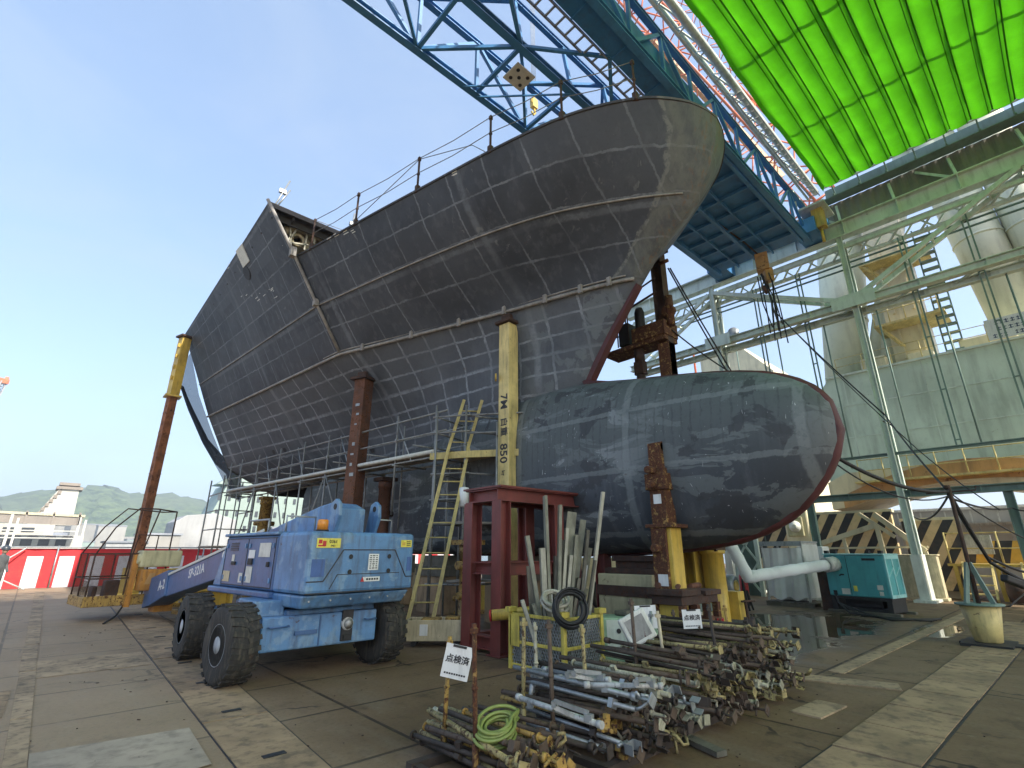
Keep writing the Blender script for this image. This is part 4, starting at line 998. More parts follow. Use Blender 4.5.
# building behind the shed seen over the bulb
bt = onX(735, 372, 40); o = thing('workshop', 'cream gabled workshop seen beyond the shed over the bulb', 'building', (40, bt.y, 0))
m = MB(); y0, y1 = onX(775, 380, 40).y, onX(700, 360, 40).y; z1 = onX(735, 362, 40).z
m.prism([(40, y0, 0), (40, y1, 0), (40, y1, z1+1.2), (40, (y0+y1)/2, z1+2.0), (40, y0, z1-1.5)], (12, 0, 0)); m.build('wall', M['crane_cream'], o)
m = MB()
for k in range(5): m.boxb(39.93, 40, y0+1+k*2.2, y0+2+k*2.2, z1-4, z1-2.5)
m.build('window', M['window'], o)
o = thing('floodlight_pole', 'grey round floodlight dish on a thin pole behind the shed', 'lamp', (0,0,0)); c = onX(733, 333, 24.5); o.location = (c.x, c.y, 0)
m = MB(); m.lathe([(.02,-.12),(.26,-.04),(.3,.0),(.0,.01)], c, 20, ry(R(-100))); m.build('lamp_dish', M['galv'], o); m = MB(); m.tube([(c.x+.1, c.y, 0), (c.x+.1, c.y, c.z)], .03, 6); m.build('pole', M['shed_dark'], o)
o = thing('lattice_mast', 'reddish scaffolded mast top far behind the ship and the shed frame', 'mast', (0,0,0)); c = onX(693, 350, 60); o.location = c
m = MB(); lattice(m, V((c.x, c.y, 0)), V((c.x, c.y, c.z+.5)), 2.4, 12, .15, .09); m.build('mast', M['red_orange'], o)

# ================================================================== SHORES AND BLOCKS UNDER THE HULL
def post_xy(px, py, X=None, Y=None): return onX(px, py, X) if X else onY(px, py, Y)
# long shore at the after corner
p = V((3.12, 25.0, 0)); s1 = thing('hull_shore', 'tall shore at the far aft corner, yellow top over rusty red shaft', 'shore', p)
m = MB(); m.box(p+V((0,0,4.4)), (.3,.3,7.8), rz(.3)); 
for k in range(9): m.box(p+V((0,0,1.2+k*.85)), (.32,.32,.04), rz(.3))
m.build('shaft', M['rust_orange'], s1); m = MB(); m.box(p+V((0,0,9.25)), (.36,.36,2.7), rz(.3)); m.boxb(p.x-.3, p.x+.3, p.y-.3, p.y+.3, 7.86, 7.93)
for k in range(4): m.box(p+V((-.2,-.1,8.7+k*.5)), (.08,.1,.16), rz(.3))
m.build('head_jack', M['yellow'], s1); m = MB(); m.box(p+V((0,0,10.66)), (.55,.55,.08), rz(.3)); m.build('head_plate', M['rust_dark'], s1)
m = MB(); m.box(p+V((0,0,.5)), (.5,.5,1.0), rz(.3)); m.boxb(p.x-.5, p.x+.5, p.y-.5, p.y+.5, 0, .06); m.build('foot_jack', M['yellow'], s1)
# rusty shore amidships
h0, _ = on_hull(365, 375); s2 = thing('hull_shore', 'rusty red brown square shore rising behind the blue lift', 'shore', (h0.x, h0.y, 0))
m = MB(); m.box((h0.x, h0.y, (h0.z-.2)/2+.1), (.4,.4,h0.z-.3), rz(.4)); m.build('shaft', M['rust'], s2, .01)
m = MB(); m.box((h0.x, h0.y, h0.z-.16), (.62,.62,.08), rz(.4)); m.box((h0.x, h0.y, h0.z-.04), (.3,.3,.2), rz(.4)); m.build('head_plate', M['rust_dark'], s2)
m = MB(); random.seed(2)
for k in range(9): m.box((h0.x-.2*math.cos(.4)-.006, h0.y-.2*math.sin(.4)-.005 + random.uniform(-.08,.08), 3.4+k*.3), (.012, random.uniform(.05,.16), random.uniform(.04,.12)), rz(.4))
m.build('stencil_marks', M['galv'], s2)
# yellow seven metre shore
h1 = V((7.78, 8.62, 7.2)); s3 = thing('hull_shore', 'yellow square shore stencilled 7M 850 above the red stand', 'shore', (h1.x, h1.y, 0))
m = MB(); RZ = .1; m.box((h1.x, h1.y, 3.6), (.34,.34,6.9), rz(RZ)); m.build('shaft', M['pale_yellow'], s3, .012)
m = MB(); m.box((h1.x, h1.y, 7.1), (.5,.5,.07), rz(RZ)); m.box((h1.x, h1.y, 7.22), (.26,.26,.2), rz(RZ)); m.build('head_plate', M['rust_dark'], s3)
m = MB(); m.lathe([(.1,-.02),(.1,.02)], (h1.x-.24, h1.y+.2, 5.65), 14, ry(R(90)) @ rx(.7)); m.build('lifting_lug', M['yellow'], s3)
f1 = rz(RZ) @ V((-1,0,0)); r1 = rz(RZ) @ V((0,-1,0)); ff = V((h1.x,h1.y,0)) + f1*.1725
# the broad lit face looks down the -X side; letters run down the shaft, turned a quarter clockwise
for s_, z, sz in (('7M', 5.0, .3), ('自重', 4.38, .23), ('850', 3.75, .31), ('kg', 3.3, .13)):
    text(s_, sz, M['ink'], s3, ff + V((0,0,z)), (0,0,-1), r1, 'lettering')
# bulb shore on its green block
c = V((8.75, 5.2, 0)); q = at(662, 520, (8.75*_sa+5.2*_ca))
cb = thing('keel_block', 'pale green concrete keel block with brown band under the ship nose', 'block', (8.95, 5.85, 0))
m = MB(); m.boxb(8.2, 9.3, 5.3, 6.5, 0, 1.2); m.build('block_body', M['concrete_green'], cb, .02)
m = MB(); m.boxb(8.18, 9.32, 5.28, 6.52, .82, 1.0); m.build('steel_band', M['rust_dark'], cb)
m = MB(); m.boxb(8.3, 9.35, 5.3, 6.4, 1.2, 1.3); m.boxb(8.45, 9.4, 5.4, 6.25, 1.3, 1.42); m.boxb(8.4, 9.45, 5.36, 6.3, 1.42, 1.52); solo(m, 'packing_timber', M['rust_dark'], 'dark packing plates wedged between the green block and the keel', 'packing', None, .01)
bs = gz(668, 560, 0); P_ = at(664, 500, 8.95); bx, by = P_.x, P_.y
s4 = thing('bulb_shore', 'heavily rusted yellow jack post holding the side of the bulbous nose', 'shore', (bx, by, 0))
m = MB(); m.boxb(bx-.17, bx+.17, by-.17, by+.17, 0, 1.98); m.build('shaft', M['yellow'], s4, .01)
m = MB(); m.boxb(bx-.23, bx-.17, by-.1, by+.18, .9, 2.0); m.boxb(bx-.26, bx+.26, by-.26, by+.26, 1.98, 2.04); m.boxb(bx-.17, bx+.13, by-.13, by+.17, 2.04, 3.0); m.boxb(bx-.22, bx+.18, by-.18, by+.22, 2.62, 2.9)
for z in (1.65, 2.7, 2.95): m.tube([(bx-.38, by+.05, z), (bx-.1, by+.05, z)], .07, 8)
m.boxb(bx-.15, bx+.1, by-.1, by+.15, 3.0, 3.45); m.lathe([(.1,-.1),(.1,.1)], (bx-.03, by, 3.38), 12, rx(R(90))); m.build('screw_jack', M['jack_rust'], s4, .01)
m = MB(); m.boxb(bx-.236, bx-.23, by-.08, by+.1, 1.06, 1.24); m.boxb(bx-.176, bx-.17, by-.05, by+.1, 2.38, 2.54); m.build('paper_tag', M['white'], s4)
for i, (px, dd, rr) in enumerate(((693, 10.9, .17), (714, 10.7, .21))):
    P_ = at(px, 570, dd); t = thing('bulb_prop', ('flat sided yellow prop under the nose beside the round one', 'round yellow prop with lugs under the ship nose')[i], 'prop', (P_.x, P_.y, 0))
    m = MB()
    if i: m.lathe([(.3,0),(.3,.06),(rr,.06),(rr,1.55),(rr+.04,1.56),(rr+.04,1.62)], (P_.x, P_.y, 0), 20); m.boxb(P_.x+.15, P_.x+.42, P_.y-.35, P_.y-.05, .35, .85)
    else: m.ibeam((P_.x, P_.y, 0), (P_.x, P_.y, 1.6), .36, .3, .04, (0,1,0))
    m.build('post', M['yellow'], t); m = MB(); m.boxb(P_.x-.2, P_.x+.2, P_.y-.2, P_.y+.2, 1.6, 1.68); m.build('head_plate', M['rust_dark'], t)
# brown and yellow shores below the scaffold deck
for (px, pt, pb, X, mt, wv, lab) in ((268, 497, 545, 6.6, 'rusty_yellow', .42, 'rusty yellow round shore under the far scaffold deck'), (386, 478, 560, 7.3, 'rust', .32, 'dark rusted shore with a round clamp beside the lift lugs'), (468, 540, 640, 6.9, 'rusty_yellow', .3, 'short rusty yellow jack post behind the yellow ladder')):
    a = onX(px, pt, X); t = thing('under_shore', lab, 'shore', (a.x, a.y, 0))
    m = MB(); m.lathe([(wv*.9,0),(wv*.9,.08),(wv*.55,.1),(wv*.55,a.z-.3),(wv*.62,a.z-.3),(wv*.62,a.z-.1)], (a.x, a.y, 0), 14); m.build('shaft', M[mt], t)
    m = MB(); m.boxb(a.x-.26, a.x+.26, a.y-.26, a.y+.26, a.z-.1, a.z); m.tube([(a.x-wv*.9, a.y, a.z*.72), (a.x+wv*.9, a.y, a.z*.72)], .09, 8); m.tube([(a.x-wv*.8, a.y, a.z*.4), (a.x+wv*.8, a.y, a.z*.4)], .07, 8); m.build('clamp', M['rust_dark' if mt == 'rust' else 'rusty_yellow'], t)
# more keel blocks down the centreline
for i, y in enumerate((9.5, 12.5, 15.5, 18.5, 21)):
    m = MB(); m.boxb(8.35, 9.45, y-.6, y+.6, 0, .95); t = thing('keel_block', 'grey concrete keel block in the dark row under the ship bottom', 'block', (8.9, y, 0), 'keel blocks under the ship bottom'); m.build('block_body', M['trench'], t, .02)
    m = MB(); m.boxb(8.3, 9.5, y-.65, y+.65, .95, 1.22); m.boxb(8.4, 9.4, y-.55, y+.55, 1.22, 1.49); m.build('packing', M['wood_dark'], t)
# yellow hydraulic saddle blocks seen between stand and ladder
for i, (px, py, lab) in enumerate(((458, 612, 'yellow flanged saddle block behind the ladder foot'), (489, 612, 'yellow saddle block seen through the red stand'))):
    a = gz(px, py); t = thing('saddle_block', lab, 'block', (a.x, a.y, 0)); m = MB(); m.box(a+V((0,0,.32)), (.5,.9,.5), rz(.3)); m.box(a+V((0,0,.62)), (.4,.6,.2), rz(.3)); m.build('block_body', M['yellow'], t, .02)
    m = MB()
    for k in range(4): m.lathe([(.07,0),(.07,.12)], a + V((-.45+.2*k, -.42+.1*k, .4)), 10, rx(R(90)))
    m.box(a+V((0,0,.04)), (.9,1.1,.08), rz(.3)); m.build('flange', M['rusty_yellow'], t)
a = gz(428, 604); cw = thing('counterweight', 'cream steel counterweight with two round holes behind the ladder', 'block', (a.x, a.y, 0)); m = MB(); m.box(a+V((0,0,.55)), (.5,1.5,1.1), rz(.6)); m.build('block_body', M['cream'], cw, .03)
m = MB(); n_ = rz(.6) @ V((-1,0,0)); 
for k in (-.35, .2): m.lathe([(.13,0),(.13,.02)], a + n_*.25 + rz(.6)@V((0,k,0)) + V((0,0,.6)), 14, V((0,0,1)).rotation_difference(n_).to_matrix())
m.build('hole', M['black'], cw)
# yellow supports on the ground beyond the lift boom
for i, (px, py, wv, hv, lab) in enumerate(((205, 612, 1.3, .75, 'low yellow steel cradle behind the lift front wheel'), (172, 606, 1.0, .7, 'yellow steel cradle just beyond the lowered blue boom'), (196, 592, 2.6, .95, 'long yellow girder cradle in front of the striped banner'), (290, 606, 1.4, .7, 'yellow steel cradle half hidden behind the lift turret'))):
    a = gz(px, py); t = thing('steel_cradle', lab, 'cradle', (a.x, a.y, 0)); A_ = rz(.25)
    m = MB(); m.box(a+V((0,0,hv-.1)), (wv,.5,.2), A_); m.box(a+V((0,0,hv*.55)), (wv*.9,.06,hv*.7), A_)
    for dx in (-wv*.42, 0, wv*.42): m.box(a + A_@V((dx,0,hv*.45)), (.08,.5,hv*.8), A_)
    m.build('frame', M['yellow'], t, .01); m = MB(); m.box(a+V((0,0,.05)), (wv*1.1,.7,.1), A_); m.build('base_plate', M['rusty_yellow'], t)

# work platform with machinery on a mast, seen through the gap over the bulb
XG = 10.6
def g2(x, y): return onX(x, y, XG)
mt_ = thing('mast_platform', 'rusty yellow work platform with machinery on a dark mast over the bulb', 'platform', (XG, g2(668,375).y, 0))
a, b = g2(671, 378), g2(655, 250); bxs = a.lerp(b, .5)
m = MB(); m.ibeam((XG, bxs.y, 0), (XG, bxs.y, b.z), .26, .3, .03, (0,1,0)); m.boxb(XG-.22, XG+.22, bxs.y-.22, bxs.y+.22, b.z-.1, b.z-.02); m.build('mast', M['rust_dark'], mt_)
m = MB(); m.boxb(XG-.15, XG+.15, bxs.y-.15, bxs.y+.15, 4.6, a.z+.9); m.build('mast_sleeve', M['jack_rust'], mt_)
c1, c2 = g2(614, 345), g2(672, 330); zt = g2(645, 340).z
m = MB(); m.boxb(XG-.3, XG+.3, c2.y+.05, c1.y+.1, zt-.26, zt-.14); m.boxb(XG-.33, XG-.28, c2.y+.05, g2(638,330).y, zt-.14, zt+.24); m.boxb(XG-.33, XG+.3, c2.y+.02, c2.y+.07, zt-.14, zt+.24); m.build('platform', M['jack_rust'], mt_)
m = MB(); yh = g2(642, 360).y; m.tube([(XG-.1, yh, zt-.26), (XG-.1, yh, zt-.6)], .13, 12); m.boxb(XG-.2, XG+.0, yh-.13, yh+.13, zt-.95, zt-.6); m.tube([(XG-.1, yh, zt-.95), (XG-.1, yh, zt-1.9)], .11, 12); m.build('hydraulic_ram', M['rust_dark'], mt_)
m = MB(); yt = g2(640, 300).y; m.lathe([(.13,0),(.13,.85),(.09,.98),(.0,1.0)], (XG-.1, yt, zt-.1), 16); m.boxb(XG-.3, XG+.1, yt+.25, yt+.55, zt-.1, zt+.5); m.build('motor', M['black'], mt_)
m = MB(); yl = c1.y
for k in range(3): m.tube([(XG-.28, yl-.05-k*.28, zt-.1), (XG-.28, yl-.05-k*.28, zt+.75)], .02, 5)
for z in (.25, .5, .75): m.tube([(XG-.28, yl, zt+z-.05), (XG-.28, yl-.6, zt+z-.05)], .018, 5)
m.tube([(XG-.28, g2(634,330).y, zt), (XG-.28, g2(634,330).y, zt+1.0)], .02, 5); m.tube([(XG-.2, bxs.y, zt+1.1), (XG-.2, yt+.4, zt+.9)], .03, 5); m.tube([(XG-.2, bxs.y, zt+1.5), (XG-.2, yt+.4, zt+1.25)], .025, 5)
m.build('guard_rail', M['rust_dark'], mt_)
m = MB(); m.lathe([(.16,-.08),(.16,.08)], (XG-.1, bxs.y-.22, zt+.5), 14, ry(R(90))); m.tube([(XG-.1, bxs.y-.25, zt+.1), (XG-.1, bxs.y-.25, zt+.9)], .1, 10); m.tube([(XG-.1, bxs.y-.1, zt+1.9), (XG-.1, bxs.y-.35, zt+1.9)], .05, 8); m.build('hose_drum', M['jack_rust'], mt_)
m = MB()
for (p0, p1) in (((668, 268), (735, 385)), ((670, 268), (740, 385)), ((672, 330), (730, 372))):
    m.tube(sagline(onX(p0[0], p0[1], XG), onX(p1[0], p1[1], 13.5), .05), .02, 5)
solo(m, 'stay_wire', M['cable'], 'black stay wires running from the mast down behind the bulb', 'wire')

# ================================================================== SCAFFOLDING ALONG THE HULL
sf = thing('hull_scaffold', 'grey tube scaffold with board deck and rails along the lower hull', 'scaffold', (6.4, 15, 0))
def sx(y): return interp(y, [(8.2,7.2),(10.3,6.95),(13,6.65),(23.4,5.55)])
ZS = 3.9
m = MB()
for k in range(8):
    y0, y1 = 10.4 + k*1.63, 10.4 + (k+1)*1.63 - .02; 
    for j in range(3): m.prism([(sx(y0)+j*.27, y0, ZS+.01*j), (sx(y0)+j*.27+.25, y0, ZS+.01*j), (sx(y1)+j*.27+.25, y1, ZS+.01*j), (sx(y1)+j*.27, y1, ZS+.01*j)], (0,0,.05))
m.build('deck_board', M['board'], sf)
m = MB(); m.tube([(sx(y)-.04, y, ZS+.06) for y in (10.4, 13, 23.4)], .055, 6); m.build('toe_board', M['sticker'], sf)
m = MB()
for dz in (-.08, .55, 1.05): m.tube([(sx(y)-.02, y, ZS+dz) for y in (10.0, 13, 23.6)], .026, 6)
m.tube([(sx(y)+.8, y, ZS-.1) for y in (10.0, 13, 23.6)], .026, 6); m.build('ledger_tube', M['staging'], sf)
for i, y in enumerate((10.4, 12.0, 13.9, 15.6, 17.2, 19.0, 20.8, 22.4, 23.5)):
    m = MB(); m.tube([(sx(y)-.02, y, 0 if i not in (1, 2) else ZS-1.4), (sx(y)-.02, y, ZS+1.25)], .026, 6); m.boxb(sx(y)-.06, sx(y)+.02, y-.04, y+.04, ZS+.5, ZS+.6); m.tube([(sx(y)-.1, y, ZS-.12), (sx(y)+.95, y, ZS-.12)], .026, 6); m.build('standard', M['staging'], sf)
for i, y in enumerate((10.9, 12.9, 14.7, 16.4, 18.1, 19.9, 21.6, 23.0)):
    m = MB(); m.tube([(sx(y)+.82, y, 0 if i % 3 == 0 else 1.6+.3*(i % 2)), (sx(y)+.82, y, ZS+.9+.35*(i % 2))], .024, 6); m.tube([(sx(y)-.3, y, ZS+.25), (sx(y)+1.0, y, ZS+.25)], .022, 6); m.build('standard', M['staging'], sf)
m = MB()
for dz in (.3, .8): m.tube([(sx(y)+.8, y, ZS+dz) for y in (10.2, 13, 23.3)], .022, 6)
for y in (11.3, 14.2, 17.0, 19.5, 22.0): m.tube([(sx(y)-.02, y, ZS-.1), (sx(y)-.02, y+.9, ZS+1.15)], .02, 6)
m.build('inner_rail', M['galv'], sf)
m = MB()
for a, b in (((13.9, 1.4), (15.6, 3.9)), ((17.2, .6), (19, 3.9)), ((15.6, 3.9), (17.2, .8)), ((20.8, 3.9), (22.4, .4))): m.tube([(sx(a[0])-.03, a[0], a[1]), (sx(b[0])-.03, b[0], b[1])], .024, 6)
m.build('diagonal_tube', M['staging'], sf)
# access tower at the aft end
at_ = thing('scaffold_tower', 'light tube scaffold tower with ladder rungs below the aft net', 'scaffold', (5.4, 22.8, 0))
m = MB(); xs_, ys_ = (5.0, 6.2), (22.0, 24.0)
for x in xs_:
    for y in ys_: m.tube([(x, y, 0), (x, y, 4.4)], .03, 6)
for z in (.5, 1.1, 1.75, 2.4, 3.1, 3.75):
    m.tube([(xs_[0], ys_[0], z), (xs_[0], ys_[1], z)], .024, 6); m.tube([(xs_[0], ys_[0], z), (xs_[1], ys_[0], z)], .024, 6); m.tube([(xs_[1], ys_[0], z), (xs_[1], ys_[1], z)], .024, 6)
m.build('frame', M['staging'], at_); m = MB(); m.boxb(4.95, 6.25, 21.95, 24.05, 1.75, 1.8); m.build('board', M['board'], at_)
# tower and yellow ladder amidships
tx, ty = 7.05, 9.6
tw_ = thing('scaffold_tower', 'tube scaffold tower with small decks behind the yellow ladder', 'scaffold', (tx, ty, 0))
m = MB()
for x, y, zt in ((6.75, 10.1, 4.9), (7.15, 9.45, 5.0), (8.05, 9.2, 4.95), (7.75, 10.4, 4.8), (7.5, 8.7, 4.5)): m.tube([(x, y, 0), (x, y, zt)], .027, 6)
for z in (.9, 2.2, 2.75, 3.35, 4.35, 4.75):
    m.tube([(6.7, 10.2, z), (7.2, 9.35, z)], .024, 6); m.tube([(7.1, 9.5, z), (8.15, 9.15, z)], .024, 6); m.tube([(6.7, 10.1, z), (7.8, 10.42, z)], .022, 6)
m.tube([(7.15, 9.45, 4.75), (8.6, 7.6, 4.75)], .024, 6); m.tube([(7.15, 9.45, 4.3), (8.6, 7.6, 4.3)], .024, 6); m.build('tube_frame', M['staging'], tw_)
m = MB(); m.prism([(6.7, 10.2, 3.8), (7.15, 9.4, 3.8), (8.4, 7.7, 3.8), (8.6, 8.6, 3.8), (7.9, 10.4, 3.8)], (0,0,.06)); m.prism([(6.9, 10.0, 2.2), (7.2, 9.4, 2.2), (8.1, 9.1, 2.2), (7.8, 10.3, 2.2)], (0,0,.05)); m.prism([(7.0, 9.8, .95), (7.2, 9.4, .95), (8.1, 9.1, .95), (7.8, 10.0, .95)], (0,0,.04)); m.build('deck_board', M['board'], tw_)
m = MB(); m.prism([(6.68, 10.24, 3.7), (7.13, 9.38, 3.7), (8.4, 7.65, 3.7), (8.4, 7.7, 3.7), (7.2, 9.42, 3.7), (6.74, 10.26, 3.7)], (0,0,.16)); m.build('toe_board', M['ladder'], tw_)
m = MB(); cc = V((7.0, 9.25, 2.55)); m.lathe([(.11,0),(.11,.42),(.02,.44)], cc, 14); solo(m, 'paint_pail', M['white'], 'white pail hanging on the scaffold tower beside the ladder', 'pail')
def ladder(name, label, a, b, w_, step, axis):
    t = thing(name, label, 'ladder', a); d = (b-a); L = d.length; d.normalize(); s_ = V(axis).normalized()
    for k in (-1, 1):
        m = MB(); m.beam(a+s_*k*w_/2, b+s_*k*w_/2, .04, .075, s_); m.build('stile', M['ladder'], t)
    m = MB()
    for i in range(1, int(L/step)): p = a + d*(i*step); m.tube([p-s_*w_/2, p+s_*w_/2], .017, 6)
    m.build('rung', M['ladder'], t); return t
ladder('ladder', 'long yellow ladder leaning on the scaffold deck below the 7M shore', V((5.78, 9.0, .02)), V((7.08, 9.62, 3.95)), .48, .33, (.8, -.6, 0))
ladder('ladder', 'upper yellow ladder standing on the scaffold deck against the hull', V((7.12, 9.75, 3.85)), V((7.62, 9.8, 5.3)), .46, .3, (.8, -.6, 0))
# small wheeled box beside the ladder
c = V((5.75, 8.3, 0)); bxr = rz(-.72); kt = thing('wheeled_box', 'scuffed cream and yellow wheeled box at the ladder foot', 'cart', c)
def lb(m, d, s_): m.box(c + bxr @ V(d), s_, bxr)
m = MB(); lb(m, (0,-.23,.27), (1.0,.03,.34)); lb(m, (0,.23,.27), (1.0,.03,.34)); lb(m, (-.5,0,.27), (.03,.46,.34)); lb(m, (.5,0,.27), (.03,.46,.34)); lb(m, (0,0,.12), (1.0,.46,.03)); m.build('box_body', M['cream'], kt, .01)
m = MB(); lb(m, (-.2,-.25,.28), (.14,.012,.18)); m.build('blue_label', M['white'], kt)
m = MB(); 
for dx in (-.38, .38):
    for dy in (-.15, .15): m.lathe([(.05,-.02),(.05,.02)], c + bxr @ V((dx,dy,.05)), 12, bxr @ rx(R(90)))
m.build('castor', M['black'], kt); m = MB(); lb(m, (-.1,0,.33), (.35,.3,.24)); lb(m, (.28,.05,.36), (.25,.25,.22)); solo(m, 'scrap_tins', M['rusty_yellow'], 'rusty yellow tins inside the wheeled cream box', 'tins', None, .02)

# ================================================================== RED STAND
rs = thing('steel_stand', 'tall red brown steel stand of welded beams behind the wood bin', 'stand', (7.2, 7.1, 0))
x0, x1, y0, y1, H_ = 5.98, 8.78, 6.8, 7.6, 2.68
m = MB()
for y in (y0, y1): m.ibeam((x0-.1, y, H_-.12), (x1+.1, y, H_-.12), .22, .24, .02)
for x in (x0, x1): m.ibeam((x, y0, H_-.12), (x, y1, H_-.12), .22, .22, .02)
m.boxb(x0-.14, x1+.14, y0-.14, y1+.14, H_, H_+.03); m.build('top_frame', M['red_steel'], rs)
for x in (x0, 7.35, x1):
    for y in (y0, y1): m = MB(); m.ibeam((x, y, .02), (x, y, H_-.24), .24, .24, .022, (1,0,0) if x == x0 else (0,1,0)); m.boxb(x-.17, x+.17, y-.17, y+.17, 0, .02); m.build('leg', M['red_steel'], rs)
m = MB()
for y in (y0, y1): m.ibeam((x0+.12, y, 1.32), (7.23, y, 1.32), .18, .22, .018)
m.ibeam((x0, y0+.12, 1.32), (x0, y1-.12, 1.32), .18, .2, .018); m.ibeam((x0, y0+.12, .16), (x0, y1-.12, .16), .18, .2, .018); m.ibeam((x0+.12, y1, .16), (7.23, y1, .16), .18, .2, .018); m.build('cross_beam', M['red_steel'], rs)
m = MB(); m.tube([(5.72, 6.72, .62), (6.6, 5.95, .72)], .085, 12); o = solo(m, 'yellow_bar', M['yellow'], 'short yellow round bar leaning by the red stand foot', 'bar'); m = MB(); m.tube([(5.69, 6.745, .618), (5.71, 6.725, .62)], .088, 12); m.build('red_end', M['red'], o, 0, True)

# ================================================================== BLUE BOOM LIFT
LX, LY = 3.22, 8.75
lift = thing('boom_lift', 'faded blue self propelled boom lift with rear turret facing the camera', 'boom lift', (LX, LY, 0))
def wheel(x, y, steer=0):
    c = V((x, y, .475)); A_ = rz(steer); m = MB()
    out = [(.26,-.17),(.40,-.185),(.455,-.16),(.475,-.1),(.475,.1),(.455,.16),(.40,.185),(.26,.17),(.26,-.17)]
    m.lathe(out, c, 40, A_ @ ry(R(90)))
    for k in range(24):
        g_ = 2*math.pi*k/24
        for sgn in (-1, 1):
            q = A_ @ (Matrix.Rotation(g_ + sgn*.07, 3, 'X') @ V((sgn*.095, 0, .472))); m.box(c+q, (.165,.06,.022), A_ @ Matrix.Rotation(g_ + sgn*.07, 3, 'X') @ rz(sgn*.22))
    w_ = m.build('wheel', M['rubber'], lift); sgn = -1 if x < LX else 1
    m = MB(); m.lathe([(.255,-.1),(.262,.165),(.24,.172),(.21,.12),(.12,.11),(.1,.17),(.0,.175)], c, 24, A_ @ ry(R(90*sgn)))
    rim = m.build('rim', M['rim'], w_)
    m = MB()
    for k in range(8): g_ = k*math.pi/4; m.lathe([(.018,.1),(.018,.135)], c + A_ @ ry(R(90*sgn)) @ V((.15*math.cos(g_), .15*math.sin(g_), 0)), 6, A_ @ ry(R(90*sgn)))
    m.build('wheel_nut', M['galv'], rim)
wheel(2.17, 7.72, .12); wheel(4.27, 7.72, .12); wheel(2.2, 9.95, 0); wheel(4.25, 9.95, 0)
m = MB(); m.boxb(2.42, 4.05, 7.42, 7.62, .36, .78); m.boxb(2.6, 3.85, 7.55, 10.1, .42, .74); m.boxb(2.35, 2.75, 7.6, 8.35, .6, .97); m.boxb(3.7, 4.1, 7.6, 8.35, .6, .95); m.boxb(2.75, 3.7, 7.5, 9.9, .74, .84); m.boxb(2.35, 4.1, 9.75, 10.1, .4, .74); m.build('chassis', M['lift_blue'], lift, .025)
m = MB(); m.tube([(2.2, 7.72, .475), (4.25, 7.72, .475)], .08, 10); m.tube([(2.2, 9.95, .475), (4.25, 9.95, .475)], .08, 10); m.build('axle', M['black'], lift)
hlm = MB(); hlm.lathe([(.075,0),(.09,.03),(.09,.06)], (3.58, 7.36, .62), 18, rx(R(-90))); hl_ = hlm.build('headlight', M['galv_white'], lift); m = MB(); m.lathe([(.07,0),(.0,-.012)], (3.58, 7.355, .62), 16, rx(R(-90))); m.build('lens', M['headlamp'], hl_)
m = MB(); m.boxb(3.5, 3.66, 7.385, 7.42, .4, .8); m.boxb(3.53, 3.63, 7.37, 7.39, .42, .48); m.build('lamp_bracket', M['black'], lift)
m = MB(); m.boxb(2.32, 2.4, 7.425, 7.62, .38, .76); m.boxb(3.18, 3.2, 7.41, 7.42, .38, .76); m.build('chassis_seam', M['lift_blue_deep'], lift)
m = MB(); m.lathe([(.55,0),(.55,.12),(.5,.13)], (3.25, 8.8, .82), 28); m.build('slew_ring', M['black'], lift)
# turret: local frame turned 6 degrees
TA = R(6); TR = rz(TA); TC = V((3.42, 8.5, 0))
def T_(x, y, z): return TC + TR @ V((x, y, z))
def tbox(m, x0, x1, y0, y1, z0, z1): m.box(T_((x0+x1)/2, (y0+y1)/2, (z0+z1)/2), (x1-x0, y1-y0, z1-z0), TR)
m = MB(); tbox(m, -.86, .86, -1.5, -.55, 1.06, 1.86)
m2 = MB(); prof_ = [(-.86,-.3),(-.86,.0)]
m.build('counterweight', M['lift_blue'], lift, .05)
m = MB(); m.prism([T_(-.84,-1.46,1.05), T_(.84,-1.46,1.05), T_(.8,-1.34,.88), T_(-.8,-1.34,.88)], TR@V((0,.9,0))); m.build('counterweight_skirt', M['lift_blue'], lift, .03)
m = MB(); tbox(m, -.84, -.3, -.54, 1.4, 1.06, 1.83); ob = m.build('engine_cover', M['lift_blue_deep'], lift, .035)
m = MB(); tbox(m, -.87, -.26, -.54, 1.45, 1.83, 1.875); m.build('cover_top', M['lift_blue'], lift, .015)
m = MB(); m.prism([T_(-.83,1.4,1.06), T_(-.83,1.75,1.06), T_(-.83,1.4,1.75)], TR@V((.5,0,0))); m.build('cover_nose', M['lift_blue'], lift, .02)
m = MB(); tbox(m, -.9, .0, -.55, 1.75, .97, 1.055); tbox(m, -.6, .86, -1.3, 1.3, .95, 1.03); m.build('turret_deck', M['lift_blue_deep'], lift, .02)
m = MB(); tbox(m, .3, .86, -.54, 1.3, 1.06, 1.8); m.build('control_cover', M['lift_blue_deep'], lift, .035)
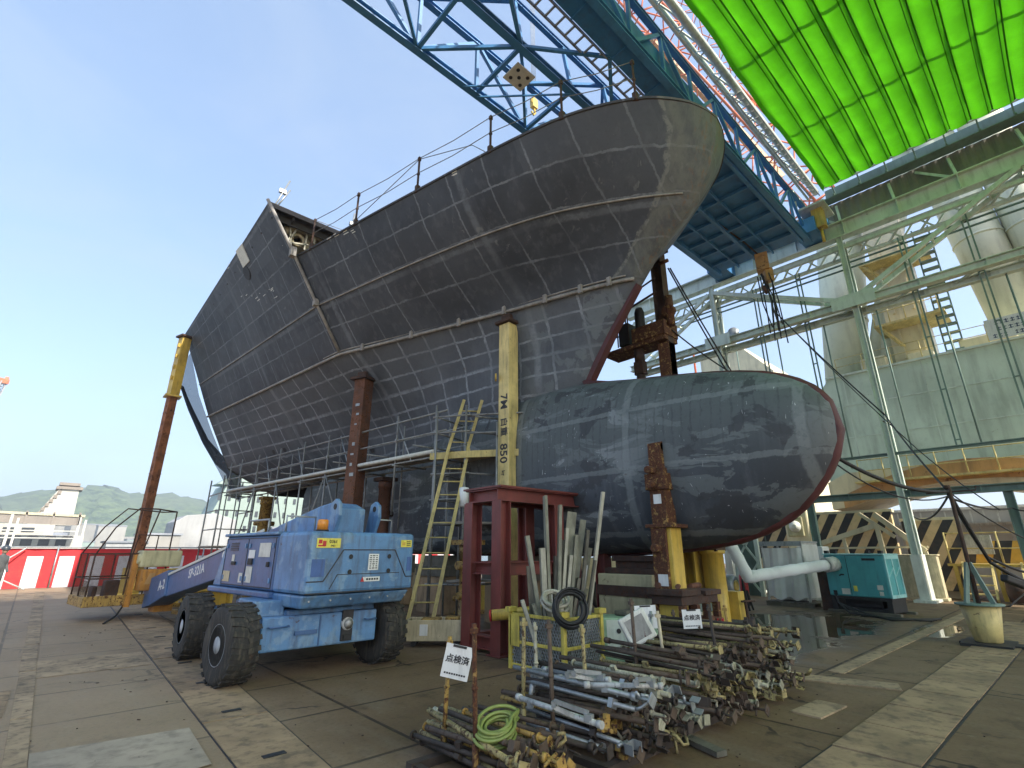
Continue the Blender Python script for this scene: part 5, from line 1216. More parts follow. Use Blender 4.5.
# rear face: groove outline, holes, stickers and decals
yr = -1.503
def rf(x, z, d=0): return T_(x, yr-d, z)
m = MB(); gl = [(-.86,1.22),(-.62,1.22),(-.36,1.62),(.5,1.62),(.72,1.24),(.86,1.24)]
for a, b in zip(gl, gl[1:]): m.beam(rf(*a), rf(*b), .014, .006, TR@V((0,1,0)))
gl = [(-.52,1.12),(-.42,1.3),(.6,1.3)]
for a, b in zip(gl, gl[1:]): m.beam(rf(*a), rf(*b), .009, .006, TR@V((0,1,0)))
m.beam(rf(-.86,1.075), rf(.86,1.075), .014, .006, TR@V((0,1,0))); m.build('panel_groove', M['ink'], lift)
m = MB()
for x in (-.24, .4):
    for z in (1.53, 1.33): m.lathe([(.032,0),(.032,.004)], rf(x, z, .004), 14, TR @ rx(R(90)))
m.build('bolt_hole', M['black'], lift)
def sticker(name, mat, x0, x1, z0, z1, parent=lift):
    m = MB(); m.prism([rf(x0,z0,.001), rf(x1,z0,.001), rf(x1,z1,.001), rf(x0,z1,.001)], TR@V((0,-.003,0))); return m.build(name, mat, parent)
sticker('decal', M['decal_blue'], -.81, -.62, 1.28, 1.5); sticker('decal', M['decal_blue'], .73, .81, 1.32, 1.52)
sy = sticker('rental_sticker', M['sticker_yellow'], -.77, -.42, 1.645, 1.77); text('0361', .06, M['ink'], sy, rf(-.53,1.725,.005), TR@V((1,0,0)), (0,0,1)); text('0461', .035, M['ink'], sy, rf(-.53,1.672,.005), TR@V((1,0,0)), (0,0,1))
m = MB(); 
for (x, z, w_, h_) in ((-.72,1.725,.05,.05),(-.66,1.70,.05,.07),(-.7,1.672,.1,.02)): m.box(rf(x,z,.005), (w_,.003,h_), TR)
m.build('sticker_mark', M['red'], sy)
sy = sticker('warning_sticker', M['sticker_yellow'], .6, .8, 1.66, 1.765); m = MB(); m.box(rf(.65,1.71,.005), (.06,.003,.05), TR); m.build('sticker_mark', M['yellow'], sy); m = MB()
for k in range(3): m.box(rf(.74,1.74-k*.025,.005), (.07,.003,.012), TR)
m.build('sticker_line', M['ink'], sy)
sp_ = sticker('instruction_plate', M['white'], .05, .22, 1.345, 1.565); m = MB(); random.seed(8)
for k in range(7):
    for j in range(3): m.box(rf(.085+j*.05, 1.54-k*.028, .005), (random.uniform(.02,.045),.003,.013), TR)
m.build('plate_line', M['ink'], sp_)
sp_ = sticker('warning_label', M['white'], -.02, .26, 1.195, 1.255); m = MB(); m.prism([rf(-.06,1.195,.006), rf(.0,1.195,.006), rf(-.03,1.262,.006)], TR@V((0,-.003,0))); m.build('triangle_mark', M['red'], sp_); m = MB()
for k in range(5): m.box(rf(.05+k*.042, 1.225, .005), (.03,.003,.026), TR)
m.build('label_line', M['ink'], sp_)
# side cover details
def sfp(y, z, d=0): return T_(-.843-d, y, z)
def spatch(name, mat, y0, y1, z0, z1, d=.002, parent=lift):
    m = MB(); m.prism([sfp(y0,z0,d), sfp(y1,z0,d), sfp(y1,z1,d), sfp(y0,z1,d)], TR@V((-.003,0,0))); return m.build(name, mat, parent)
m = MB()
for a, b in (((-.5,1.79),(1.36,1.79)),((.5,1.1),(.5,1.79)),((1.36,1.1),(1.36,1.79)),((-.46,1.1),(-.46,1.79)),((-.46,1.1),(1.36,1.1))): m.beam(sfp(*a), sfp(*b), .012, .006, TR@V((1,0,0)))
m.build('door_gap', M['ink'], lift)
spatch('data_plate', M['sticker'], -.32, .06, 1.52, 1.72); spatch('data_plate', M['white'], .2, .42, 1.5, 1.62); spatch('data_plate', M['sticker'], .22, .44, 1.15, 1.38); spatch('data_plate', M['sticker'], .95, 1.05, 1.45, 1.55)
spatch('data_plate', M['cream'], 1.05, 1.32, 1.14, 1.3); spatch('data_plate', M['sticker'], .55, .68, 1.14, 1.28)
m = MB(); m.box(sfp(.32,1.45,.01), (.03,.14,.09), TR); m.box(sfp(-.3,1.42,.01), (.03,.07,.07), TR); m.box(sfp(.95,1.42,.01), (.03,.14,.05), TR); m.build('door_latch', M['black'], lift, .008)
m = MB()
for y in (-.4, .42, .58, 1.3):
    for z in (1.2, 1.68): m.box(sfp(y, z, .006), (.016,.05,.07), TR)
m.build('hinge', M['lift_blue'], lift, .004)
m = MB()
for k in range(5): m.box(sfp(1.0, 1.62+k*.026, .004), (.008,.3,.012), TR)
m.build('louvre', M['ink'], lift)
m = MB()
for k in range(3): m.tube([T_(.1+k*.07,-.6,1.7), T_(.12+k*.07,-.2,2.2), T_(.16+k*.05,.6,2.12), T_(.15+k*.05,1.3,1.95)], .018, 6)
m.build('hydraulic_hose', M['cable'], lift)
m = MB()
for x in (-.8,-.5,-.2,.1,.4,.7): m.lathe([(.014,0),(.014,.012)], rf(x, .985, .02), 6, TR@rx(R(90)))
m.build('bolt', M['rim'], lift)
m = MB(); m.box((3.0,7.405,.56), (.3,.03,.05)); m.tube([(2.5,7.4,.66),(2.5,7.34,.66),(2.75,7.34,.66),(2.75,7.4,.66)], .012, 6); m.tube([(3.85,7.4,.66),(3.85,7.34,.66),(4.0,7.34,.66),(4.0,7.4,.66)], .012, 6); m.build('tie_down_loop', M['lift_blue_deep'], lift)
# beacon, top rails, boom root
bc = T_(-.55, -1.2, 1.86); m = MB(); m.lathe([(.09,0),(.09,.03)], bc, 16); be = m.build('beacon', M['black'], lift); m = MB(); m.lathe([(.075,.03),(.075,.15),(.06,.17),(.0,.172)], bc, 16); m.build('amber_lens', M['lamp_glass'], be)
m = MB(); m.tube([T_(-.7,.2,1.86), T_(-.7,.2,2.08), T_(-.7,.9,2.08), T_(-.7,.9,1.86)], .016, 6); m.tube([T_(-.75,-.5,1.86), T_(-.75,-.5,2.1), T_(-.3,-.5,2.1), T_(-.3,-.5,1.86)], .016, 6); m.tube([T_(.45,-1.0,1.86), T_(.45,-1.0,2.08), T_(.75,-1.0,2.08), T_(.75,-1.0,1.86)], .016, 6); m.build('grab_rail', M['galv'], lift)
B0, B1 = T_(-.02, -.75, 2.12), V((2.66, 16.1, .66)); bd = (B1-B0).normalized(); bside = bd.cross(V((0,0,1))).normalized(); bup = bside.cross(bd)
m = MB(); m.prism([T_(-.24,-1.05,1.86), T_(-.24,-1.05,2.22), T_(-.24,-.8,2.31), T_(-.24,-.5,2.28), T_(-.24,.9,2.02), T_(-.24,.9,1.75)], TR@V((.46,0,0))); m.build('boom_root', M['lift_blue'], lift, .02)
for x in (-.32, .36):
    m = MB(); m.prism([T_(x,-1.1,1.86), T_(x,-1.2,2.1), T_(x,-1.18,2.28), T_(x,-1.08,2.35), T_(x,-.96,2.3), T_(x,-.85,1.86)], TR@V((.06,0,0))); lg = m.build('pivot_lug', M['lift_blue'], lift, .012)
    m = MB(); m.lathe([(.045,-.005),(.045,.065)], T_(x, -1.08, 2.23), 12, TR @ ry(R(90))); m.build('pin_hole', M['black'], lg)
m = MB(); m.beam(B0 + bd*.6 + bup*-.1, B1, .42, .54, bup); m.build('boom', M['lift_blue_deep'], lift, .02)
m = MB(); m.beam(B0+bd*2.2+bup*.22-bside*.225, B0+bd*7.2+bup*.2-bside*.225, .02, .05, bup); m.build('boom_pipe', M['sticker'], lift)
Bq = B1 - bd*.2; m = MB(); m.prism([B1-bd*1.3+bup*.3, B1+bd*.1+bup*.3, B1+bd*.42+bup*.02, B1+bd*.35-bup*.36, B1-bd*.2-bup*.36, B1-bd*1.3-bup*.27], bside*.5); 
for v_ in m.v: v_ -= bside*.25
m.build('boom_nose', M['lift_blue_deep'], lift, .02)
bface = -bside if (-bside).x < 0 else bside
bfr = bd*-1 if True else bd
tl = lambda s_, k, sz: text(s_, sz, M['white'], lift, B0 + bd*k + bface*(.255 if k > LB-1.5 else .2145), (-bd), bup, 'lettering')
LB = (B1-B0).length
tl('A-2', LB-1.0, .3); tl('SP-321A', LB-3.1, .26); tl('Sup', LB-4.75, .42)
# work platform at the boom tip
pf = MB(); P0 = V((1.95, 17.1, .42)); PR = rz(.12)
def pp(x, y, z): return P0 + PR @ V((x, y, z))
def pbox(m, x0, x1, y0, y1, z0, z1): m.box(pp((x0+x1)/2, (y0+y1)/2, (z0+z1)/2), (x1-x0, y1-y0, z1-z0), PR)
pbox(pf, -.85, .75, -.75, .75, -.08, .03); pbox(pf, -.88, -.8, -.78, .78, -.08, .14); pbox(pf, -.88, .78, -.8, -.74, -.08, .16); plt = pf.build('work_platform', M['rusty_yellow'], lift, .01)
m = MB()
for x, y in ((-.84,-.76),(-.84,.0),(-.84,.76),(-.1,-.76),(.7,-.76),(.7,.76),(-.1,.76)): m.tube([pp(x,y,0), pp(x,y,1.12)], .02, 6)
for z in (.55, 1.12): m.tube([pp(-.84,-.76,z), pp(.7,-.76,z), pp(.7,.76,z), pp(-.84,.76,z)], .019, 6, True)
m.tube([pp(-.84,-.76,1.1), pp(-.55,-.7,1.75), pp(-.1,-.6,2.25), pp(.3,-.6,2.25), pp(.75,-.6,2.2)], .019, 6); m.tube([pp(-.84,.76,1.1), pp(-.5,.7,1.8), pp(-.1,.6,2.3), pp(.75,.6,2.25), pp(.75,-.6,2.2), pp(.7,-.76,1.1)], .019, 6)
m.tube([pp(.1,-.76,1.1), pp(.35,-.6,2.25)], .019, 6); m.tube([pp(-.15,-.76,.6), pp(-.05,-.6,2.25)], .019, 6); m.tube([pp(.1,0,1.1), pp(.15,0,1.6), pp(.6,0,1.6), pp(.6,0,1.1)], .017, 6)
m.build('guard_rail', M['rust_dark'], plt)
m = MB(); pbox(m, -.84, .7, .745, .755, .1, 1.1); pbox(m, -.845, -.835, -.76, .0, .05, .5); m.build('mesh_panel', M['net_thin'], plt)
m = MB(); pbox(m, .1, .72, -1.1, -.74, .25, .75); cbx = m.build('control_case', M['orange_yellow'], plt, .02)
m = MB(); m.prism([pp(.2,-1.105,.4), pp(.36,-1.105,.4), pp(.4,-1.105,.66), pp(.28,-1.105,.66)], PR@V((0,-.005,0))); m.build('red_mark', M['crane_orange'], cbx)
m = MB(); pbox(m, .05, .95, -1.05, -.55, .8, 1.2); m.lathe([(.13,-.1),(.13,.02)], pp(.1,-.9,1.0), 14, PR @ ry(R(90))); m.build('control_box', M['concrete_green'], plt, .04)
m = MB(); pbox(m, -.06, .06, -.85, -.7, -.12, 1.1); pbox(m, .5, .9, -1.2, -.75, -.25, .2); m.build('mounting_bracket', M['orange_yellow'], plt)
m = MB(); pbox(m, -.45, -.15, -.5, -.2, .03, .5); pbox(m, -.6, -.5, -.1, .3, .03, .35); m.build('tool_bag', M['rust_dark'], plt, .03)
m = MB(); a = pp(-.05,-.75,-.1); m.tube([a, a+V((-.12,-.2,-.2)), V((1.62, 15.75, .01))], .022, 6); m.build('grounding_chain', M['cable'], lift)

# ================================================================== MESH BIN OF TIMBER
BX0, BX1, BY0, BY1, BZ0, BZ1 = 5.5, 6.3, 4.98, 6.02, .06, .72
bn = thing('mesh_bin', 'yellow steel mesh bin holding upright scrap timber', 'bin', ((BX0+BX1)/2, (BY0+BY1)/2, 0))
m = MB()
for x in (BX0, BX1):
    for y in (BY0, BY1): m.boxb(x-.03, x+.03, y-.03, y+.03, 0, BZ1+.05)
for z in (BZ0, .36, BZ1):
    for y in (BY0, BY1): m.boxb(BX0+.03, BX1-.03, y-.018, y+.018, z-.022, z+.022)
    for x in (BX0, BX1): m.boxb(x-.018, x+.018, BY0+.03, BY1-.03, z-.022, z+.022)
for x, y in ((BX0, BY0), (BX1, BY0), (BX0, BY1)): m.boxb(x-.08, x+.08, y-.05, y+.05, BZ1+.03, BZ1+.1)
m.boxb(BX0-.03, BX0-.018, BY1-.2, BY1, .3, BZ1); m.build('frame', M['bin_yellow'], bn, .006)
def mesh_panel(axis, fixed, a0, a1, z0, z1, step=.05):
    m = MB(); k = int((a1-a0)/step)+1
    def P(a, z): return V((fixed, a, z)) if axis == 'x' else V((a, fixed, z))
    H = z1-z0; a = a0 - H*.6
    while a < a1:
        for sgn in (1, -1):
            s0, s1 = (a, a + H*.6) if sgn > 0 else (a + H*.6, a); za, zb = z0, z1; p0, p1 = s0, s1
            def cut(p0, za, p1, zb):
                lo, hi = a0, a1; out_ = []
                for (p, z, q, zz) in ((p0, za, p1, zb), (p1, zb, p0, za)):
                    if p < lo: k_ = (lo-p)/(q-p); z = z+(zz-z)*k_; p = lo
                    if p > hi: k_ = (hi-p)/(q-p); z = z+(zz-z)*k_; p = hi
                    out_.append((p, z))
                return out_
            if max(p0, p1) > a0 and min(p0, p1) < a1:
                (p, z), (q, zz) = cut(p0, za, p1, zb); m.beam(P(p, z), P(q, zz), .01, .01)
        a += step
    return m
for ax, fx, a0, a1 in (('x', BX0, BY0+.03, BY1-.03), ('y', BY0, BX0+.03, BX1-.03), ('x', BX1, BY0+.03, BY1-.03), ('y', BY1, BX0+.03, BX1-.03)):
    for z0, z1 in ((BZ0+.02, .34), (.38, BZ1-.02)): pass
    m = mesh_panel(ax, fx, a0, a1, BZ0+.02, BZ1-.02); m.build('mesh_panel', M['galv'], bn)
m = MB(); m.boxb(BX0, BX1, BY0, BY1, .05, .07); m.build('floor_plate', M['rust_dark'], bn)
# planks: base inside the bin, top seen in the photo
PL = [((603,492),(598,640),.05,.03,'wood_pale','tallest thin pale batten standing in the mesh bin'),
 ((545,496),(552,600),.11,.03,'wood','tall grey board standing near the middle of the mesh bin'),
 ((572,512),(566,640),.09,.03,'wood','tall grey board between the tallest batten and the middle boards'),
 ((527,536),(541,590),.08,.04,'wood','short grey board leaning out over the bin side nearest the red stand'),
 ((542,548),(546,640),.1,.05,'wood_pale','pale green tinted board in front of the tall grey board'),
 ((565,540),(562,640),.06,.04,'wood_dark','narrow dark batten between grey boards in the mesh bin'),
 ((576,535),(570,640),.08,.03,'wood','mid height grey board leaning towards the tallest batten in the bin'),
 ((556,556),(556,640),.07,.04,'wood_dark','dark short board behind the pale board in the mesh bin'),
 ((530,566),(534,640),.07,.03,'wood_dark','dark board on the red stand side of the timber in the bin'),
 ((586,565),(580,650),.04,.03,'galv','thin grey steel strip leaning among the boards in the mesh bin'),
 ((579,578),(574,650),.05,.03,'wood_dark','short dark batten beside the thin steel strip in the mesh bin'),
 ((590,548),(588,650),.04,.03,'wood','thin grey batten touching the tallest pale batten'),
 ((595,560),(592,650),.05,.02,'wood_dark','dark lath behind the tallest pale batten in the mesh bin'),
 ((551,590),(553,650),.05,.02,'galv_white','short bright steel strip in front of the boards'),
 ((585,588),(583,650),.06,.03,'wood','low grey board in the bin beneath the tallest batten')]
for t_, b_, w_, mt in (((560,505),(558,640),.08,'wood'), ((567,528),(563,640),.06,'wood_pale'), ((583,520),(578,640),.06,'wood'), ((588,530),(585,640),.05,'wood_dark'), ((571,555),(568,640),.06,'wood_pale')): PL.append((t_, b_, w_, .03, mt, 'grey board packed tightly among the middle boards in the bin'))
random.seed(14)
for i, (t_, b_, w_, th, mt, lab) in enumerate(PL):
    fx = (b_[0]-530)/75; bx_, by_ = BX0+.16+.6*fx, BY0+.62-.38*fx + .05*(i % 3); b = V((bx_, by_, .09))
    dd = bx_*_sa + by_*_ca; t = at(t_[0], t_[1], dd + random.uniform(-.05,.12))
    m = MB(); m.beam(b, t, th*1.5 if i % 3 == 2 else w_*1.6, w_*1.6 if i % 3 == 2 else th*1.5, (.7,-.5,0)); solo(m, 'plank', M[mt], lab, 'plank', 'timber standing in the mesh bin')
for i, (t_, b_, lab, mt) in enumerate((((522,600),(540,650),'short pale board slanting out over the rim of the mesh bin','wood_pale'), ((533,604),(545,650),'broad brownish off-cut beside the slanting board in the bin','wood'), ((545,602),(549,648),'stub of olive board between the off-cut and the black hose','wood_dark'))):
    b = V((BX0+.12+.1*i, BY0+.55-.1*i, .12)); t = at(t_[0], t_[1], b.x*_sa+b.y*_ca); m = MB(); m.beam(b, t, .12, .05, (.7,-.5,0)); solo(m, 'plank', M[mt], lab, 'plank', 'timber standing in the mesh bin')
def coil(name, mat, label, c, R0, r, turns, axis, jit, seed, flat=1.0):
    random.seed(seed); pts = []; q = V((0,0,1)).rotation_difference(V(axis).normalized()).to_matrix(); n_ = turns*26
    for i in range(n_+1):
        g_ = 2*math.pi*i/26; tr_ = i//26; rr = R0 + .035*math.sin(g_*.31+tr_) + jit*math.sin(i*.17+tr_*2)
        pts.append(V(c) + q @ V((rr*math.cos(g_), rr*math.sin(g_)*flat, (tr_ % 4)*r*1.7 + .02*math.sin(g_*.7+tr_) - .03 + (tr_//4)*.012)))
    m = MB(); m.tube(pts, r, 7); return solo(m, name, mat, label, 'hose')
c = at(571, 609, 7.35); coil('hose_coil', M['cable'], 'coil of black hose hung on the front of the yellow mesh bin', c, .2, .017, 9, (-.6,-.75,.25), .02, 3)
c = at(556, 601, 7.6); coil('hose_coil', M['wood_pale'], 'pale canvas hose looped over the off-cuts in the mesh bin', c, .16, .022, 3, (-.3,-.5,.8), .02, 5)

# ================================================================== RACKS OF SCAFFOLD PIPES
random.seed(33)
def pipe_mesh(kind, L):
    m = MB(); r = random.choice((.016, .019, .022)); m.tube([(0,-L/2,0), (0,L/2,0)], r, 8)
    e = -L/2
    if kind == 0:   # screw jack with a base plate
        m.tube([(0,e,0), (0,e-.14,0)], .014, 6); m.box((0,e-.14,0), (.085,.012,.085)); m.tube([(-.07,e-.03,0), (.07,e-.03,0)], .012, 6); m.tube([(0,e,0),(0,e+.05,0)], r+.012, 8)
    elif kind == 1: # swivel coupler
        m.box((0,e+.12,.02), (.085,.07,.085)); m.box((.03,e+.12,.07), (.04,.05,.05)); m.tube([(-.06,e+.12,.05), (.07,e+.12,.05)], .01, 6); m.tube([(0,L/2-.1,0),(0,L/2,0)], r+.01, 8)
    elif kind == 2: # U head
        m.tube([(0,e,0), (0,e-.09,0)], .014, 6); m.box((0,e-.09,0), (.11,.01,.07)); m.box((-.052,e-.13,0), (.008,.09,.07)); m.box((.052,e-.13,0), (.008,.09,.07)); m.tube([(-.06,e-.015,.0),(.06,e-.015,0)], .014, 6)
    elif kind == 3: # flanged collar pipe
        m.tube([(0,e,0),(0,e+.02,0)], .036, 10); m.tube([(0,e+.16,0),(0,e+.18,0)], .034, 10); m.tube([(0,L/2-.02,0),(0,L/2,0)], .036, 10); m.box((.0,0,.035), (.03,.08,.05))
    else:           # hooked coupler end
        m.tube([(0,e,0), (.0,e-.05,.02), (.03,e-.09,.07), (.0,e-.1,.11), (-.05,e-.07,.1)], .014, 6); m.box((0,e+.25,.0), (.07,.05,.07))
    return m
PM = {}
for mt in ('pipe_yellow', 'pipe_pale', 'pipe_rust', 'pipe_dark', 'rusty_yellow', 'pale_yellow', 'galv', 'galv_white', 'cream', 'yellow'):
    for kd in range(5):
        mb = pipe_mesh(kd, 1.5); o = mb.build('scaffold_pipe', M[mt]); PM[(mt, kd)] = o.data; bpy.data.objects.remove(o)
def pipe(mt, kd, loc, rot, label, group, sc=1.0):
    o = bpy.data.objects.new('scaffold_pipe', PM[(mt, kd)]); COL.objects.link(o); o.location = loc; o.rotation_euler = rot; o.scale = (1, sc, 1); return tag(o, label, 'pipe', group)
def rack(X0, X1, yc, hgt, n, mats, pl, grp, slope=.05, rest=.06, seed=1, lenr=(.6,.98), dz=.055):
    random.seed(seed); w_ = X1-X0; rows_ = max(1, round((n*.062*.06/ (w_*.062))**1)); per = max(4, int(w_/.072)); i = 0; lay = 0
    while i < n:
        z = rest + .03 + lay*dz; k0 = per - lay*1
        k0 = max(3, min(k0, n-i))
        for j in range(k0):
            x = X0 + w_*.06*lay*.35 + (w_ - w_*.12*lay*.35)*(j+.5+random.uniform(-.25,.25))/k0
            f = random.random(); y = yc + random.uniform(-.13,.13)
            pipe(random.choice(mats), random.randrange(5), (x, y, z + random.uniform(0,dz*.6)), (random.gauss(-.0,.035), random.uniform(0,6.28), random.gauss(0,.085)), pl, grp, random.uniform(*lenr)); i += 1
        lay += 1
def skid(X0, X1, Y0, Y1, label, stakes, mats):
    t = thing('pipe_rack', label, 'rack', ((X0+X1)/2, (Y0+Y1)/2, 0))
    m = MB()
    for y in (Y0, Y1): m.boxb(X0-.05, X1+.05, y-.04, y+.04, .0, .06)
    for x in (X0, X1): m.boxb(x-.03, x+.03, Y0+.04, Y1-.04, .0, .05)
    m.build('base_frame', M['pipe_dark'], t)
    for (x, y, h, tl_), mt in zip(stakes, mats):
        m = MB(); p, q = V((x, y, .04)), V((x+tl_, y-tl_*.6, h)); m.tube([p, q], .019, 8); m.tube([p, p+(q-p)*.22], .025, 8); m.tube([p+(q-p)*.55, p+(q-p)*.57], .026, 8); m.box(q-V((0,0,.05)), (.042,.06,.035), rz(x*3)); m.build('stake', M[mt], t)
    return t
skid(2.55, 3.35, 2.9, 3.9, 'low rusty pipe rack with two tall stakes and a green hose', [(2.83,3.92,.9,.02), (2.74,3.38,1.06,-.03)], ['rusty_yellow', 'jack_rust'])
skid(3.6, 4.6, 2.85, 3.95, 'pipe rack of pale brackets with four stakes before the mesh bin', [(3.6,3.78,1.0,.01), (4.06,4.05,.9,-.02), (3.52,3.33,1.03,-.02), (4.06,3.4,.94,-.03)], ['pipe_yellow', 'pipe_pale', 'pipe_rust', 'pipe_yellow'])
skid(4.95, 5.95, 2.9, 3.95, 'pipe rack with mixed rusty and yellow pipes below the grey lamp', [(5.12,3.58,1.1,-.02), (5.8,3.83,.9,.02), (5.52,3.47,.95,-.05)], ['pipe_rust', 'galv', 'cream'])
skid(6.3, 7.75, 3.0, 4.1, 'fully stacked pipe rack next to the wet concrete', [(6.75,3.68,.87,.0), (5.98,3.08,1.02,-.05), (7.08,4.22,.8,-.04), (7.4,3.6,.88,-.04)], ['galv', 'pipe_dark', 'pipe_rust', 'rusty_yellow'])
rack(2.72, 3.4, 3.6, .2, 30, ['pipe_rust','pipe_dark','pipe_rust','rusty_yellow','pipe_dark','pipe_pale','pipe_yellow'], 'rusty pipe lying in the low heap beneath the yellow green hose', 'pipes in the nearest rack', seed=3)
rack(3.62, 4.65, 3.42, .4, 66, ['galv','pipe_yellow','pipe_pale','pipe_rust','pipe_dark','pipe_dark','pipe_rust','rusty_yellow'], 'rusty or grey pipe stacked in the rack of pale brackets', 'pipes in the rack of pale brackets', seed=5, dz=.08)
rack(4.95, 5.95, 3.42, .45, 66, ['pipe_pale','pipe_rust','pipe_yellow','pipe_dark','pipe_yellow','pipe_rust','pipe_pale','pipe_rust'], 'rusty or yellow pipe in the rack below the tilted grey lamp', 'pipes in the rack below the lamp', seed=8, dz=.085)
rack(6.2, 7.3, 3.5, .6, 92, ['pipe_yellow','pipe_yellow','pipe_pale','pipe_dark','pipe_rust','pipe_yellow','pipe_dark','pipe_rust'], 'yellow or rusty pipe in the full stack next to the wet concrete', 'pipes in the full rack', seed=9, dz=.085)
# galvanised bracket frames thrown on the second rack
def bracket(label, p, q, side, sz, mt='galv_white', k=0):
    p, q = V(p), V(q); t = thing('bracket_frame', label, 'bracket', p); d = (q-p); L = d.length; d.normalize(); s_ = d.cross(V((0,0,1))).normalized()*side; u = V((0,0,1))
    m = MB(); m.tube([p, q], .021, 10); m.tube([p, p-d*.05], .028, 10); m.tube([q, q+d*.04], .027, 10); m.build('main_tube', M[mt], t)
    m = MB(); a, b = p+d*(L*.45), p+d*(L*.75); c_ = p+d*(L*.62)+s_*sz+u*.06
    m.beam(a, c_, .018, .03); m.beam(b, c_, .018, .03); m.beam(a+d*.1, c_-d*.02+u*.03, .014, .02); m.build('brace_plate', M[mt], t)
    m = MB(); m.box(c_+u*.02, (.04,.035,.04), rz(.5)); m.box(p+d*(L*.9)+u*.02, (.05,.06,.05), rz(.2)); m.box(p+d*.12-u*.02, (.03,.05,.06), rz(.4)); m.beam(p+d*(L*.9)+u*.05, c_+u*.04, .02, .03); m.build('clamp', M['galv'], t); return t
bracket('long white tube bracket at the front edge of the second rack', gz(521,698,.42), gz(598,724,.42), 1, .12)
bracket('grey bracket frame with a boxed M shaped brace', gz(536,675,.46), gz(610,684,.5), -1, -.2)
bracket('pale bracket frame lying highest before the mesh bin', gz(562,678,.5), gz(606,680,.55), 1, .22)
bracket('grey bracket frame lying across the pipes nearest the flood lamp', gz(590,685,.55), gz(658,686,.55), -1, -.26)
bracket('dull bracket frame standing on end between two stakes', gz(530,700,.3), gz(534,672,.5), 1, .1, 'galv')
# letters left by welding rods: the boxed M
# green yellow hose on the nearest heap
c = gz(498, 733, .3); coil('hose_coil', M['hose_green'], 'coil of yellow green hose lying on the low rusty pipe heap', c + V((0,0,.02)), .14, .013, 11, (-.22,-.32,.92), .035, 8, .75)
# inspection boards on the stakes
def board(label, px, py, d, w_, h_, tilt, txt, rows_=1):
    c = at(px, py, d); f = V((-_sa, -_ca, 0)); r = V((_ca, -_sa, 0)); up = V((0,0,1)); q = Matrix.Rotation(tilt, 3, f); r, up = q @ r, q @ up
    t = thing('inspection_board', label, 'sign', c); m3 = Matrix((r, up, f)).transposed()
    m = MB(); m.box(c, (w_, h_, .006), m3); m.build('board', M['white'], t)
    m = MB(); m.box(c+up*(h_*.46), (w_*.5, .018, .014), m3); m.build('clip', M['ink'], t)
    if txt:
        text(txt, w_*.29, M['ink'], t, c + f*.005 + up*(h_*.06), r, up)
        m = MB()
        for k in range(9): m.box(c + f*.0045 - up*(h_*.36) + r*(w_*(-.36+k*.09)), (w_*.065, h_*.05, .002), m3)
        m.build('fine_print', M['ink'], t)
    return t
board('white board reading 点検済 tied to a stake above the green hose', 457, 662, 4.6, .225, .25, -.2, '点検済')
board('white board reading 点検済 before the rusty trestle under the nose', 692, 619, 6.9, .235, .22, .03, '点検済')
board('blank white board half hidden behind the tilted grey lamp', 646, 617, 6.9, .27, .27, .05, None)
c = at(637, 628, 6.5); t = thing('flood_lamp', 'square grey flood lamp tilted on the stakes above the pipes', 'lamp', c)
f = (V((-_sa, -_ca, .15))).normalized(); r = V((_ca, -_sa, 0)); up = f.cross(r); up = -up if up.z < 0 else up; q = Matrix.Rotation(.45, 3, f); r, up = q@r, q@up; m3 = Matrix((r, up, f)).transposed()
m = MB(); m.box(c, (.34,.34,.09), m3); m.build('housing', M['sticker'], t, .02); m = MB(); m.box(c+f*.047, (.24,.24,.004), m3); m.build('lamp_face', M['staging'], t)
# pale green box by the racks
c = gz(634, 668); t = thing('green_case', 'pale green steel case standing behind the pipe racks', 'case', (c.x+.3, c.y+.3, 0)); A_ = rz(-.75)
m = MB(); m.box(c+V((.3,.3,.33)), (.85,.5,.62), A_); m.build('case_body', M['pale_green'], t, .02)
m = MB()
for k in range(6): m.box(c+V((.3,.3,.42-.0*k)) + A_@V((.05+k*.055,-.252,.06*(k%2))), (.03,.004,.05), A_)
for k in range(3): m.lathe([(.012,0),(.012,.006)], c+V((.3,.3,.28)) + A_@V((.1+k*.1,-.25,0)), 8, A_@rx(R(90)))
m.box(c+V((.3,.3,.36)) + A_@V((-.2,-.252,0)), (.3,.004,.5), A_); m.build('front_mark', M['shed_green'], t)
m = MB(); m.lathe([(.035,0),(.035,.01)], c+V((.3,.3,.46)) + A_@V((-.17,-.254,0)), 12, A_@rx(R(90))); m.build('round_hole', M['black'], t)
m = MB(); m.boxb(c.x+.2, c.x+.6, c.y+.2, c.y+.45, .645, .72); solo(m, 'timber_lump', M['wood_dark'], 'dark timber baulk lying on the pale green case', 'timber', None, .02)
# rusty steel trestle crammed with fittings, beyond the racks
t = thing('steel_trestle', 'rusty steel trestle box crammed with fittings under the nose', 'trestle', (8.3, 4.8, 0))
m = MB(); m.boxb(7.75, 8.95, 4.5, 5.05, .78, .92); m.boxb(7.7, 8.3, 4.45, 5.1, .92, 1.02); m.boxb(8.45, 9.0, 4.45, 5.1, .9, .98)
m.build('top_plate', M['rust_dark'], t, .01)
m = MB()
for x in (7.8, 8.2, 8.55, 8.9):
    for y in (4.52, 5.02): m.boxb(x-.05, x+.05, y-.05, y+.05, 0, .78)
m.boxb(7.75, 8.95, 4.5, 5.05, .3, .36); m.boxb(7.85, 8.2, 4.55, 5.0, .36, .7); m.build('leg', M['jack_rust'], t)
m = MB()
for k in range(8): m.tube([(7.8+k*.15, 4.42, .45+.05*(k%3)), (7.8+k*.15, 5.1, .5)], .05, 8)
m.build('pipe_stub', M['rust'], t)
